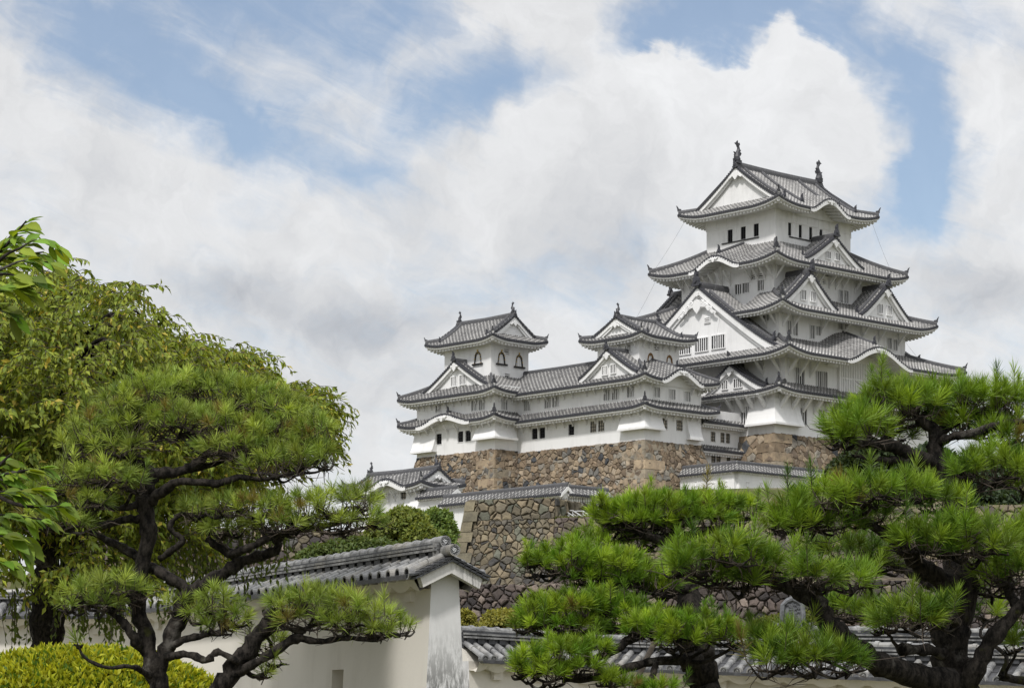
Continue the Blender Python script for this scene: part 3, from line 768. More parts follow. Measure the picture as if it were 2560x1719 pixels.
def hipgable_roof(T, ctr, LA, LB, axis, ze, zr, dg, lift, tile, k=.22, gov=.6, ov=2.2, orn=1.0, fish=2.0, kara=None, pitch=.36, ridge_k=1.5, raft=.52, pend=.8, vis=None, kud=(1.0,), rl=4.5):
    """hip-and-gable roof: ridge along local a; axis 'x' or 'y'"""
    cx, cy = ctr
    def M(a, b, z): return (cx + a, cy + b, z) if axis == 'x' else (cx - b, cy + a, z)
    def MV(a, b): return (a, b, 0) if axis == 'x' else (-b, a, 0)
    def zp(d): t = d / LB; return ze + (zr - ze) * ((1 - k) * t + k * t * t)
    def lf(e, d):
        e = max(0, e)
        return lift * (1 - e / rl) ** 2 * max(0, 1 - d / dg) if e < rl and d < dg else 0
    tb = MB(); wb = MB()
    for sg in (-1, 1):
        kr = kara.get(sg, ()) if kara else ()
        def pos(s, d, sg=sg, kr=kr):
            z = zp(d) + lf(LA - abs(s) - d, d)
            for (s0, w, h, sl) in kr:
                q = (s - s0) / w
                if abs(q) < 1: z = max(z, ze + h * (.5 + .5 * cos(pi * q)) ** .85 - .02 + sl * d)
            return M(s, sg * (LB - d), z)
        def dl(s): sdist = LA - abs(s); return (0, max(sdist, 0)) if sdist < dg - gov else (0, LB)
        tile_panel(tb, pos, -LA, LA, dl, pitch, .11, 14, True, MV(0, sg))
        eave_trim(wb, pos, -LA, LA, LB, ov, LB, LB, True, True, raft=raft)
        for (s0, w, h, sl) in kr:
            n = 20; o = Vector(MV(0, sg)); vs = []
            for i in range(n + 1):
                s = s0 - w * 1.05 + 2.1 * w * i / n; p = Vector(pos(s, 0)); f = 1 - abs(i / n * 2 - 1) ** 4
                b1 = p + o * .06 - Vector((0, 0, .10)); b2 = b1 - Vector((0, 0, .34 + .2 * f)); vs += [tuple(b1), tuple(b2), tuple(b2 - o * .3), tuple(b1 - o * .3)]
            wb.add(vs, [f for i in range(n) for f in ((4 * i, 4 * i + 4, 4 * i + 5, 4 * i + 1), (4 * i + 1, 4 * i + 5, 4 * i + 6, 4 * i + 2))], 0)
            vs = []
            for i in range(n + 1):
                s = s0 - w * .97 + 1.94 * w * i / n; zt = pos(s, 0)[2] - .34; vs += [M(s, sg * (LB - .3), zt), M(s, sg * (LB - ov), max(zt + .16 * ov, ze - .3)), M(s, sg * (LB - ov - .0), ze - .5)]
            wb.add(vs, [f for i in range(n) for f in ((3 * i, 3 * i + 3, 3 * i + 4, 3 * i + 1), (3 * i + 1, 3 * i + 4, 3 * i + 5, 3 * i + 2))], 0)
            g = MB(); g.prism([(a * .8, b * .8) for a, b in [(-.9, .1), (-.55, -.12), (-.3, -.02), (-.16, -.35), (0, -.45), (.16, -.35), (.3, -.02), (.55, -.12), (.9, .1)]], Vector(pos(s0, 0)) - Vector((0, 0, .42)) + o * .12, MV(1, 0), (0, 0, 1), o, .12); g.build('gable_pendant', PLASTER, T)
    for sg in (-1, 1):
        def pos2(s, d, sg=sg): return M(sg * (LA - d), s, zp(d) + lf(LB - abs(s) - d, d))
        def dl2(s): return (0, max(0, min(dg + .35, LB - abs(s))))
        tile_panel(tb, pos2, -LB, LB, dl2, pitch, .11, 8, True, MV(sg, 0))
        eave_trim(wb, pos2, -LB, LB, LB, ov, LB, LB, True, True, raft=raft)
    roof = tb.build('roof', [tile, CAP, EAVEP], T); wb.build('eave', PLASTER, roof)
    hb = LB - dg
    for sg in (-1, 1):
        o = Vector(MV(sg, 0)); ex = Vector(MV(0, 1)); a0 = sg * (LA - dg); gb = MB(); n = 14
        bs = [hb * (-1 + 2 * i / n) for i in range(n + 1)]
        gb.add([M(a0, b, zp(dg) - .3) for b in bs] + [M(a0, b, zp(LB - abs(b)) - .1) for b in bs], [(i, i + 1, n + 2 + i, n + 1 + i) for i in range(n)], 0)
        a1 = sg * (LA - dg + gov - .08); a2 = sg * (LA - dg + gov - .34); a3 = sg * (LA - dg + .22)
        for s2 in (-1, 1):
            for (aa, ab, t) in ((a1, a2, .42), (a2, a3, .68)):
                m = 12; vs = []
                for i in range(m + 1):
                    b = (hb + gov * .75) * i / m; zt = zp(LB - b) - .05; tt = t * (1 + .2 * i / m); vs += [M(aa, s2 * b, zt), M(aa, s2 * b, zt - tt), M(ab, s2 * b, zt - tt), M(ab, s2 * b, zt)]
                gb.add(vs, [f for i in range(m) for f in ((4 * i, 4 * i + 4, 4 * i + 5, 4 * i + 1), (4 * i + 1, 4 * i + 5, 4 * i + 6, 4 * i + 2), (4 * i + 2, 4 * i + 6, 4 * i + 7, 4 * i + 3))], 0)
            m = 10; vs = []
            for i in range(m + 1): b = hb * i / m; vs += [M(a2, s2 * b, zp(LB - b) - .25), M(a0, s2 * b, zp(LB - b) - .25)]
            gb.add(vs, [(2 * i, 2 * i + 2, 2 * i + 3, 2 * i + 1) for i in range(m)], 0)
        g = gb.build('gable', PLASTER, roof)
        pb = MB(); outl = [(0, .55), (.28, .45), (.34, .18), (.6, .22), (.9, -.1), (1.2, -.25), (1.1, -.4), (.8, -.32), (.5, -.08), (.36, -.22), (.16, -.46), (0, -.62)]; outl = outl + [(-a, b) for a, b in reversed(outl[1:-1])]
        pb.prism([(a * pend, b * pend) for a, b in outl], Vector(M(a1, 0, zr - .62 - .42 * pend)) + o * .06, ex, (0, 0, 1), o, .14); pb.build('gable_pendant', PLASTER, roof)
        vb = MB()
        for s2 in (-1, 1):
            b = .2
            while b < hb + gov * .7:
                c = Vector(M(sg * (LA - dg + gov + .03), s2 * b, zp(LB - b) + .05)); ring = [c + (ex * cos(a) + Vector((0, 0, 1)) * sin(a)) * .155 for a in [2 * pi * i / 8 for i in range(8)]]
                vb.add([tuple(v) for v in ring] + [tuple(v - o * .55) for v in ring], [tuple(range(8))] + [(i, 8 + i, 8 + (i + 1) % 8, (i + 1) % 8) for i in range(8)], 0)
                sl = abs(zp(LB - b) - zp(LB - b - .05)) / .05; b += .34 / sqrt(1 + sl * sl)
            vb.sweep([M(sg * (LA - dg + gov - .16), s2 * (hb + gov * .7) * i / 10, zp(LB - (hb + gov * .7) * i / 10) + .05) for i in range(11)], [(-.16, -.1), (-.14, .1), (0, .17), (.14, .1), (.16, -.1)], 0)
        vb.build('verge_tile', CAP, roof)
        for s2 in (-1, 1):      # descending ridges and hips
            for kd in kud:
                rb = MB(); pts = [M(sg * (LA - dg - kd), s2 * (.35 + (hb + .5 - .35) * i / 8), zp(LB - .35 - (hb + .5 - .35) * i / 8) + .04) for i in range(9)]
                rb.sweep(pts, rprof(.85)); rb.build('descending_ridge', RIDGE, roof)
                oni(roof, (pts[-1][0], pts[-1][1], pts[-1][2] - .05), MV(0, s2), .95 * orn)
            rb = MB(); pts = []
            for i in range(8):
                d = .06 + (dg - .1) * i / 7; pts.append(M(sg * (LA - d), s2 * (LB - d), zp(d) + lf(0, d) + .04))
            rb.sweep(pts, rprof(.95)); rb.build('hip_ridge', RIDGE, roof); dv = MV(sg, s2)
            p0 = pts[0]; tip_fin(roof, (p0[0], p0[1], p0[2] + .25), dv, .75 * orn)
            h = MB(); a = Vector(p0) - Vector((0, 0, .62)); d3 = Vector(dv).normalized(); h.bar(a - d3 * 2.4 + Vector((0, 0, .25)), a - d3 * .25, .34, .34); h.build('hip_rafter', PLASTER, roof)
            if M(sg, s2, 0)[0] < cx and M(sg, s2, 0)[1] < cy: oni(roof, pts[1], dv, 1.0 * orn)
    rb = MB(); e = LA - dg + gov
    rb.sweep([M(-e, 0, zr), M(-e * .5, 0, zr - .06), M(0, 0, zr - .1), M(e * .5, 0, zr - .06), M(e, 0, zr)], rprof(1.25, ridge_k)); rb.build('main_ridge', RIDGE, roof)
    for sg in (-1, 1):
        oni(roof, M(sg * (e + .02), 0, zr - .15), MV(sg, 0), 1.0 * orn)
        if fish: shachi(roof, M(sg * (e - .45), 0, zr + .42 * ridge_k), MV(sg, 0), fish)
    return roof

def drop_bay(T, rcw, corner, Lw, Ls, z0, z1, out=.85):
    """flared stone-dropping bay wrapped round a corner (or on one side if Lw/Ls is 0). corner = (x, y) of the wall corner, facing W and S"""
    mb = MB(); x, y = corner; n = 6
    def o(t): return .06 + out * (t ** 1.6)      # t: 0 top .. 1 bottom
    def ring(t):
        k = o(t); z = lerp(z1, z0, t); pts = []
        if Lw: pts += [(x, y + Lw, z), (x - k, y + Lw, z)]
        if Lw and Ls: pts += [(x - k, y - k, z)]
        if Ls and not Lw: pts += [(x, y, z), (x, y - k, z)]
        if Ls: pts += [(x + Ls, y - k, z), (x + Ls, y, z)]
        if Lw and not Ls: pts += [(x - k, y, z), (x, y, z)]
        return pts
    rings = [ring(i / n) for i in range(n + 1)]
    kx, kz = .10, .20
    last = rings[-1]; rings.append([(p[0], p[1], z0 - kz) for p in last])
    m = len(rings[0]); vs = [p for r_ in rings for p in r_]
    fs = [(i * m + j, i * m + j + 1, (i + 1) * m + j + 1, (i + 1) * m + j) for i in range(len(rings) - 1) for j in range(m - 1)]
    mb.add(vs, fs, 0); mb.add(rings[-1], [tuple(range(m))], 0)
    # lip
    for j in range(1, m - 2):
        a = Vector(last[j]); b = Vector(last[j + 1]); mb.bar(a - Vector((0, 0, .1)), b - Vector((0, 0, .1)), .16, .24)
    return mb.build('stone_drop_bay', PLASTER, T)
# ------------------------------------------------------------------ rubble walls
def clip(poly, nx, ny, c):
    out = []; n = len(poly)
    for i in range(n):
        x1, y1 = poly[i]; x2, y2 = poly[(i + 1) % n]; d1 = nx * x1 + ny * y1 - c; d2 = nx * x2 + ny * y2 - c
        if d1 <= 0: out.append((x1, y1))
        if (d1 < 0) != (d2 < 0) and d1 != d2: t = d1 / (d1 - d2); out.append((x1 + (x2 - x1) * t, y1 + (y2 - y1) * t))
    return out
TAN = [((.258, .205, .146), 5), ((.205, .158, .112), 4), ((.305, .252, .19), 3), ((.165, .130, .097), 3), ((.25, .23, .195), 2.4), ((.065, .070, .078), .8), ((.14, .135, .125), 1.1)]
GREYB = [((.17, .15, .11), 5), ((.21, .18, .125), 4), ((.135, .125, .105), 4), ((.24, .20, .14), 2.5), ((.16, .165, .13), 2), ((.09, .088, .085), 1.6), ((.26, .215, .15), 1)]
PURP = [((.105, .088, .082), 5), ((.14, .115, .105), 4), ((.075, .066, .064), 4), ((.20, .165, .14), 1.6), ((.24, .20, .175), 1.0), ((.055, .05, .05), 2)]
def pick(pal, rg): return rg.choices([p[0] for p in pal], [p[1] for p in pal])[0]
def stone_face(mb, A, B, Cc, D, sz, pal, seed, relief=.13, gap=.035, curve=0.0, flat=1.0, top=True):
    """fitted rubble on the quad A B (bottom) Cc D (top); each stone a bevelled block"""
    rg = random.Random(seed); A, B, Cc, D = map(Vector, (A, B, Cc, D))
    Wd = ((B - A).length + (Cc - D).length) / 2; H = ((D - A).length + (Cc - B).length) / 2
    nrm = (B - A).cross(D - A).normalized()
    def P(x, y, h):
        u = min(1.02, max(-.02, x / Wd)); v = min(1.1, max(-.02, y / H)); p = A.lerp(B, u).lerp(D.lerp(Cc, u), v); return p + nrm * (h - curve * 4 * v * (1 - v))
    mb.quad(*[tuple(P(x, y, -.02)) for x, y in ((0, 0), (Wd, 0), (Wd, H), (0, H))], 1)
    nyr = max(1, round(H / (sz * .82))); pts = []; wt = []; grid = {}
    for j in range(-1, nyr + 1):
        nx = max(1, round(Wd / (sz * rg.uniform(.95, 1.45)))); sh = rg.random()
        for i in range(-1, nx + 2):
            x = (i + sh + rg.uniform(-.36, .36)) * Wd / nx; y = (j + .5 + rg.uniform(-.40, .40)) * H / nyr
            if rg.random() < .10: continue
            k = len(pts); pts.append((x, y)); wt.append(rg.choice((-.16, -.06, 0, .06, .16, .30)) * sz * sz); grid.setdefault((int(x // sz), int(y // sz)), []).append(k)
            if rg.random() < .30:
                k = len(pts); pts.append((x + rg.uniform(-.5, .5) * sz, y + rg.uniform(-.5, .5) * sz)); wt.append(-.12 * sz * sz); grid.setdefault((int(pts[k][0] // sz), int(pts[k][1] // sz)), []).append(k)
    for k, (x, y) in enumerate(pts):
        poly = [(x - 1.6 * sz, y - 1.6 * sz), (x + 1.6 * sz, y - 1.6 * sz), (x + 1.6 * sz, y + 1.6 * sz), (x - 1.6 * sz, y + 1.6 * sz)]
        gx, gy = int(x // sz), int(y // sz)
        for a in range(gx - 2, gx + 3):
            for b in range(gy - 2, gy + 3):
                for m in grid.get((a, b), ()):
                    if m == k: continue
                    dx, dy = pts[m][0] - x, pts[m][1] - y
                    if dx * dx + dy * dy < 1e-6: continue
                    poly = clip(poly, dx, dy, (dx * (x + pts[m][0]) + dy * (y + pts[m][1]) + wt[k] - wt[m]) / 2)
                    if len(poly) < 3: break
        for (nx_, ny_, c) in ((-1, 0, 0), (1, 0, Wd), (0, -1, 0), (0, 1, H + (rg.uniform(-.02, .10) if top else 0))): poly = clip(poly, nx_, ny_, c)
        if len(poly) < 3: continue
        pl = []                       # break the straight edges a little
        for i in range(len(poly)):
            a_, b_ = poly[i], poly[(i + 1) % len(poly)]; pl.append(a_); dl_ = sqrt((b_[0] - a_[0]) ** 2 + (b_[1] - a_[1]) ** 2)
            if dl_ > sz * .42: q_ = rg.uniform(.3, .7); w_ = rg.uniform(.0, .10) * dl_; mx_, my_ = lerp(a_[0], b_[0], q_), lerp(a_[1], b_[1], q_); ln_ = sqrt((x - mx_) ** 2 + (y - my_) ** 2) + 1e-6; pl.append((mx_ + (x - mx_) / ln_ * w_, my_ + (y - my_) / ln_ * w_))
        poly = pl
        cx = sum(p[0] for p in poly) / len(poly); cy = sum(p[1] for p in poly) / len(poly)
        ar = abs(sum(poly[i][0] * poly[(i + 1) % len(poly)][1] - poly[(i + 1) % len(poly)][0] * poly[i][1] for i in range(len(poly)))) / 2
        if ar < .01: continue
        r = sqrt(ar / pi); g = rg.uniform(.6, 1.5) * gap
        def ring(shrink, h, tx=0, ty=0):
            o = []
            for (px_, py_) in poly:
                dx, dy = px_ - cx, py_ - cy; l = sqrt(dx * dx + dy * dy) + 1e-6; f = max(.2, 1 - shrink / l)
                o.append(P(cx + dx * f, cy + dy * f, h + tx * dx + ty * dy))
            return o
        rel = relief * rg.uniform(.45, 1.25) * min(1.3, r / (sz * .5) + .3); n = len(poly); tx, ty = rg.uniform(-.09, .09) / flat, rg.uniform(-.09, .09) / flat
        rings = [ring(g, -.02), ring(g * 1.15, rel * .55, tx, ty), ring(g + r * .13, rel * .9, tx, ty), ring(g + r * .5, rel, tx * 1.2, ty * 1.2)]
        vs = [tuple(p) for q in rings for p in q]
        col = pick(pal, rg); f = rg.uniform(.78, 1.2); col = tuple(c * f for c in col)
        mb.add(vs, [(q * n + i, q * n + (i + 1) % n, (q + 1) * n + (i + 1) % n, (q + 1) * n + i) for q in range(3) for i in range(n)] + [tuple(range(3 * n, 4 * n))], 0, col=col)
def quoins(mb, P0, P1, e1, e2, pal, seed, h=.95, La=2.3, Lb=1.2, o=.13):
    rg = random.Random(seed); P0, P1, e1, e2 = map(Vector, (P0, P1, e1, e2)); H = P1.z - P0.z; n = max(1, round(H / h)); e1.normalize(); e2.normalize()
    for i in range(n):
        a, b = (La, Lb) if i % 2 else (Lb, La); a *= rg.uniform(.85, 1.15); b *= rg.uniform(.85, 1.15); P = []
        oo = o * rg.uniform(.8, 1.25)
        for t in ((i + .025) / n, (i + .975) / n):
            c = P0.lerp(P1, t); k = c - (e1 + e2) * oo
            P += [tuple(k), tuple(k + e2 * b), tuple(c + e1 * .5 + e2 * .5), tuple(k + e1 * a)]
        f = rg.uniform(.85, 1.2); col = tuple(c * f for c in pick(pal, rg)); mb.hexa(P, 0, col=col)
QT = [((.31, .245, .17), 4), ((.23, .178, .123), 2), ((.27, .235, .18), 1)]
QG = [((.22, .195, .135), 4), ((.18, .165, .12), 2)]

# ------------------------------------------------------------------ great keep
ZS = 34.6
t = thing('stone_rampart', 'tan fitted stone base carrying the tallest white keep, to the right', 'stone wall', (0, 0, 22))
mb = MB(); k = 3.3; zb = 22.5
stone_face(mb, (-14.95 - k, 12.2 + k, zb), (-14.95 - k, -12.25 - k, zb), (-14.95, -12.25, ZS), (-14.95, 12.2, ZS), 1.05, TAN[:5] + [((.075, .08, .088), .25)], 3, .10, .02)
stone_face(mb, (-14.95 - k, -12.25 - k, zb), (14.9 + k, -12.25 - k, zb), (14.9, -12.25, ZS), (-14.95, -12.25, ZS), .78, TAN[:5] + [((.075, .08, .088), .5)], 4, .10, .022)
mb.quad((14.9 + k, -12.25 - k, zb), (14.9 + k, 12.2 + k, zb), (14.9, 12.2, ZS), (14.9, -12.25, ZS), 1)
mb.quad((14.9 + k, 12.2 + k, zb), (-14.95 - k, 12.2 + k, zb), (-14.95, 12.2, ZS), (14.9, 12.2, ZS), 1)
mb.quad((-14.95, -12.25, ZS - .03), (14.9, -12.25, ZS - .03), (14.9, 12.2, ZS - .03), (-14.95, 12.2, ZS - .03), 1)
mb.build('stonework', [STONE, CHINK], t)
mb = MB(); quoins(mb, (-14.95 - k, -12.25 - k, zb), (-14.95, -12.25, ZS), (0, 1, 0), (1, 0, 0), QT, 5, 1.1, 3.2, 1.7); mb.build('corner_stones', [STONE], t)

K = thing('main_keep', 'tall five-storey white castle keep with stacked curved grey roofs and gables', 'castle keep', (0, 0, ZS))
def rect(a, b): return (-a, a, -b, b)
pA = lambda x, y: (1640 + x / 5.56, 340 + y / 5.56)
pB = lambda x, y: (1940 + x / 5.56, 400 + y / 5.56)
pC = lambda x, y: (1600 + x / 5.56, 600 + y / 5.56)
pD = lambda x, y: (1960 + x / 5.56, 620 + y / 5.56)
pE = lambda x, y: (1640 + x / 5.56, 840 + y / 5.56)
pF = lambda x, y: (2040 + x / 5.56, 820 + y / 5.56)
pG = lambda x, y: (980 + x / 5.56, 740 + y / 5.56)
pH = lambda x, y: (980 + x / 5.56, 920 + y / 5.56)
pI = lambda x, y: (1380 + x / 5.56, 740 + y / 5.56)
pJ = lambda x, y: (1380 + x / 5.56, 940 + y / 5.56)
pKK = lambda x, y: (1680 + x / 5.56, 1080 + y / 5.56)
pL = lambda x, y: (860 + x / 5.56, 1120 + y / 5.56)
pM = lambda x, y: (1240 + x / 5.56, 1160 + y / 5.56)
def wl(side, conv, lst): return [(side,) + conv(x, y) + (w, h, st) for (x, y, w, h, st) in lst]

F2, F3, F4, F5, F6 = (-14.9, 14.9, -12.2, 12.2), (-13.1, 13.1, -12.2, 12.2), rect(11.61, 10.07), rect(9.3, 7.3), rect(6.91, 5.44)
storey(K, F2, ZS, 39.9, wl('W', pE, [(1225, 1105, 1.0, 2.0, 'b2'), (1312, 1095, .8, 2.0, 'b2')]) + wl('S', pE, [(2050, 1118, 1.15, 1.9, 'b2'), (2300, 1140, 1.1, 1.9, 'b2')]) + wl('S', pF, [(270, 1190, 1.1, 1.7, 'b2')]))
storey(K, F3, 39.9, 44.4, wl('S', pE, [(1942, 548, .5, 1.9, 'b1'), (2015, 560, 1.15, 1.9, 'b2'), (2262, 600, .95, 1.9, 'b2')]) + wl('S', pF, [(118, 720, .95, 1.9, 'b2')]))
storey(K, F4, 44.4, 49.9, wl('W', pC, [(1745, 1072, .95, .8, 'b2')]) + wl('S', pD, [(68, 1105, .85, 1.6, 'b2'), (155, 1118, .85, 1.6, 'b2'), (390, 1165, .85, 1.55, 'b2'), (475, 1150, .85, 1.05, 'b2'), (785, 1085, .9, .8, 'b2'), (858, 1098, .9, .8, 'b2'), (1465, 1325, .85, 1.3, 'b2'), (1543, 1345, .85, 1.3, 'b2')]))
storey(K, F5, 49.9, 56.1, wl('W', pC, [(1145, 408, .95, 1.0, 'b2'), (1258, 390, .95, 1.0, 'b2'), (1365, 685, 1.0, 1.15, 'b2'), (1470, 665, 1.0, 1.15, 'b2'), (1680, 628, .95, 1.2, 'b2'), (1570, 518, .75, .55, 'l'), (1680, 497, .75, .55, 'l')]) + wl('S', pD, [(605, 345, 1.4, .9, 'b4'), (553, 472, .6, .5, 'l'), (785, 668, .85, 1.5, 'b2'), (862, 682, .85, 1.5, 'b2')]))
storey(K, F6, 56.1, 63.2, wl('W', pA, [(998, 1395, 1.5, 1.5, 'd'), (1180, 1353, 1.5, 1.5, 'd'), (1360, 1312, 1.5, 1.5, 'd')]) + wl('S', pB, [(222, 968, 1.35, 1.55, 'd2'), (369, 999, 1.35, 1.55, 'd2'), (513, 1030, 1.35, 1.55, 'd2'), (655, 1062, 1.35, 1.55, 'd2')]))
# top storey: long black sills, rails and posts standing out of the plaster
s = MB()
y1, z1 = onW(*pA(918, 1505), -6.91); y2, _ = onW(*pA(1432, 1400), -6.91); s.box(-7.02, -6.89, y2, y1, z1 - .06, z1 + .07); s.build('window_sill', BLACKW, K); s = MB()
x1, z1 = onS(*pB(178, 1066), -5.44); x2, _ = onS(*pB(560, 1130), -5.44); s.box(x1, x2 + 2.6, -5.55, -5.42, z1 - .06, z1 + .07); s.build('window_sill', BLACKW, K)
s = MB()
for zz in (60.86,):
    s.box(-6.97, -6.90, -5.5, 5.5, zz, zz + .10); s.box(-6.97, 6.97, -5.50, -5.43, zz, zz + .10)
for i in range(8):
    q = -5.44 + 10.88 * i / 7; s.box(-6.955, -6.90, q - .09, q + .09, 60.96, 62.1)
    q = -6.91 + 13.82 * i / 7; s.box(q - .09, q + .09, -5.49, -5.43, 60.4, 62.0)
s.build('wall_timbering', PLASTER, K)
skirt(K, (-16.5, 16.5, -14.2, 14.2), F3, 39.35, 40.5, .45, 'WSEN', TILE_KEEP, ov=1.6, rl=4.5)
skirt(K, (-16.4, 16.4, -15.68, 15.68), F4, 43.5, 46.1, .70, 'WSEN', TILE_KEEP, karas={'S': [(-.2, 5.9, 1.95, .40)], 'N': [(-.2, 5.9, 1.95, .4)]}, ov=3.3, rl=4.5)
skirt(K, (-14.34, 14.34, -12.95, 12.95), F5, 49.05, 51.9, .80, 'WSEN', TILE_KEEP, ov=2.75, rl=4.5, gaps={'W': (-5.0, 4.8), 'E': (-5.0, 4.8)})
skirt(K, (-12.18, 12.18, -10.17, 10.17), F6, 55.2, 58.3, .70, 'WSEN', TILE_KEEP, karas={'W': [(-.5, 3.9, 1.40, .38)], 'E': [(-.5, 3.9, 1.4, .38)]}, ov=2.8, rl=4.5)
hipgable_roof(K, (0, 0), 9.28, 8.01, 'x', 62.35, 67.75, 2.0, .72, TILE_KEEP, ov=2.4, fish=2.35, kara={-1: [(.1, 3.5, 1.5, .3)], 1: [(.1, 3.5, 1.5, .3)]}, pend=.9, kud=(.75, 3.9), ridge_k=1.6)
rc4 = (-12.18, 12.18, -10.17, 10.17); rc3 = (-14.34, 14.34, -12.95, 12.95); rc2 = (-16.4, 16.4, -15.68, 15.68); rc1 = (-16.5, 16.5, -14.2, 14.2)
for sd in 'SN':
    gable(K, sd, rc4, -.1, 5.2, 56.0, 3.15, 1.75, 4.75, TILE_KEEP, p=1.15, pend=.8, win=[(-.85, 57.0, .8, .8, 'b2'), (.85, 57.0, .8, .8, 'b2')])
    for s0 in (-7.1, 7.0):
        gable(K, sd, rc3, s0, 4.85, 50.0, 3.85, 2.4, 5.65, TILE_KEEP, p=1.15, pend=.85, win=[(-.85, 51.2, .8, 1.1, 'b2'), (.85, 51.2, .8, 1.1, 'b2')])
for sd in 'WE':
    gable(K, sd, rc2, -.1, 12.3, 44.4, 8.3, 2.3, 7.1, TILE_KEEP, p=1.14, pend=1.45, bb=.75, carved=True, orn=1.3, rk=1.2, fl=.5, win=[(2.7, 45.9, 2.5, 1.5, 'b6'), (-.3, 45.95, 2.0, 1.5, 'b5'), (-2.9, 46.0, 2.0, 1.5, 'b5'), (5.4, 45.85, 2.2, 1.5, 'b5'), (-1.2, 48.7, .8, .5, 'l2')])
gable(K, 'W', rc1, -5.85, 5.2, 39.9, 3.0, 1.6, 3.4, TILE_KEEP, p=1.2, pend=.9, win=[(-.9, 40.75, 1.2, .95, 'b3'), (1.1, 40.75, .8, .95, 'b2')])
drop_bay(K, F2, (-14.9, -12.2), 3.7, 4.2, 35.75, 38.6, .8)
brackets(K, 'W', -14.9, [-11, -9.2, -7.6, -6], 39.0, 1.5, .32); brackets(K, 'S', -12.2, [-14, -12, -10, -8, -6, -4, -2, 0], 39.0, 1.5, .32)
brackets(K, 'W', -13.1, [-11.5, -9], 43.1, 1.5, .24); brackets(K, 'S', -12.2, [-12.5, -10.6, -8.7], 43.1, 1.5, .24)
brackets(K, 'W', -11.61, [-9.6, -8.2], 48.75, 1.3); brackets(K, 'S', -10.07, [-11, -9.2, -4.2, -.2, 3.2, 6.5, 10.3], 48.75, 1.3)
brackets(K, 'W', -9.3, [-7.1, -6, -4.9, -3.8, -.6, .7, 1.9, 3, 4.6, 5.8, 7], 54.9, 1.35, .17); brackets(K, 'S', -7.3, [-8.9, -3.9, -2.7, -1.5, .6, 1.8, 3, 5.4, 8.8], 54.9, 1.35, .17)
# projecting latticed bay under the wide undulating gable
x0, z0 = onS(2099, 985, -12.55); x1 = x0 + 10.2; _, z1 = onS(2101, 900, -12.55)
s = MB(); s.box(x0, x1, -12.55, -12.1, z0 - .5, z0, 0); s.box(x0, x1, -12.55, -12.1, z1, z1 + .8, 0); s.box(x0, x0 + .35, -12.55, -12.1, z0, z1, 0); s.box(x1 - .35, x1, -12.55, -12.1, z0, z1, 0)
s.quad((x0 + .35, -12.3, z0), (x1 - .35, -12.3, z0), (x1 - .35, -12.3, z1), (x0 + .35, -12.3, z1), 0)
n = 30
for i in range(n):
    q = lerp(x0 + .4, x1 - .4, (i + .5) / n); s.box(q - .085, q + .085, -12.54, -12.36, z0, z1, 0)
s.box(x0, x1, -12.5, -12.38, (z0 + z1) / 2 - .07, (z0 + z1) / 2 + .07, 0); s.build('lattice_window', PLASTER, K)
# lightning cables from the eave corners
s = MB()
def cable(a, b, sag=.0): s.tube([Vector(a).lerp(Vector(b), i / 6) - Vector((0, 0, sag * 4 * i / 6 * (1 - i / 6))) for i in range(7)], [.015] * 7, 4)
cable((-9.0, 7.2, 62.0), (-11.2, 10.6, 55.9), .2); cable((8.2, -7.8, 62.0), (10.4, -9.0, 56.2), .2); cable((-6.2, -7.5, 62.3), (-7.8, -9.4, 55.9), .1)
cable((-11.7, 9, 55.4), (-13.6, 11.8, 49.3), .2); cable((-12.0, -1.5, 55.2), (-14.9, -2.0, 49.3), .1); cable((11, -9.8, 48.8), (12.6, -12.2, 45.0), .2); cable((-14.0, -3.2, 49.2), (-16.0, -3.8, 44.2), .1)
s.build('lightning_cable', CABLE, K)

# ------------------------------------------------------------------ small keeps, corridor and gatehouse
ZN, ZI = 32.85, 33.2
t = thing('stone_rampart', 'brown rubble stone base under the two small keeps and their corridor, with dark stones', 'stone wall', (-30, 5, 22))
mb = MB(); k = 2.9; zb = 23.0
stone_face(mb, (-35.25 - k, 26.0 + k * .3, zb), (-35.25 - k, 12.33 - k, zb), (-35.25, 12.33, ZI), (-35.25, 26.0, ZI), .60, TAN, 11, .13, .022)
stone_face(mb, (-35.25 - k, 12.33 - k, zb), (-31.65 - k, 12.33 - k, zb), (-31.65, 12.33, ZI), (-35.25, 12.33, ZI), .60, TAN, 12, .13, .022)
stone_face(mb, (-31.65 - k, 12.33 - k, zb), (-31.65 - k, -7.95 - k, zb), (-31.65, -7.95, ZN), (-31.65, 12.33, ZN + .15), .60, TAN, 13, .13, .022)
stone_face(mb, (-31.65 - k, -7.95 - k, zb), (-22.4 + k * .75, -7.95 - k, zb), (-22.4, -7.95, ZN), (-31.65, -7.95, ZN), .66, TAN[:5] + [((.2, .19, .165), 2), ((.075, .08, .088), .3)], 14, .11, .022)
mb.quad((-22.4 + k * .75, -7.95 - k, zb), (-22.4 + k * .75, -4, zb), (-22.4, -4, ZN), (-22.4, -7.95, ZN), 1)
mb.quad((-35.2, 12.4, ZI - .03), (-22.4, 12.4, ZI - .03), (-22.4, 26, ZI - .03), (-35.2, 26, ZI - .03), 1); mb.quad((-31.6, -7.9, ZN - .03), (-22.4, -7.9, ZN - .03), (-22.4, 12.4, ZN - .03), (-31.6, 12.4, ZN - .03), 1)
mb.quad((-35.2, 26.0, zb), (-22, 26.0, zb), (-22, 26.0, ZI), (-35.2, 26.0, ZI), 1)
mb.build('stonework', [STONE, MORTAR], t)
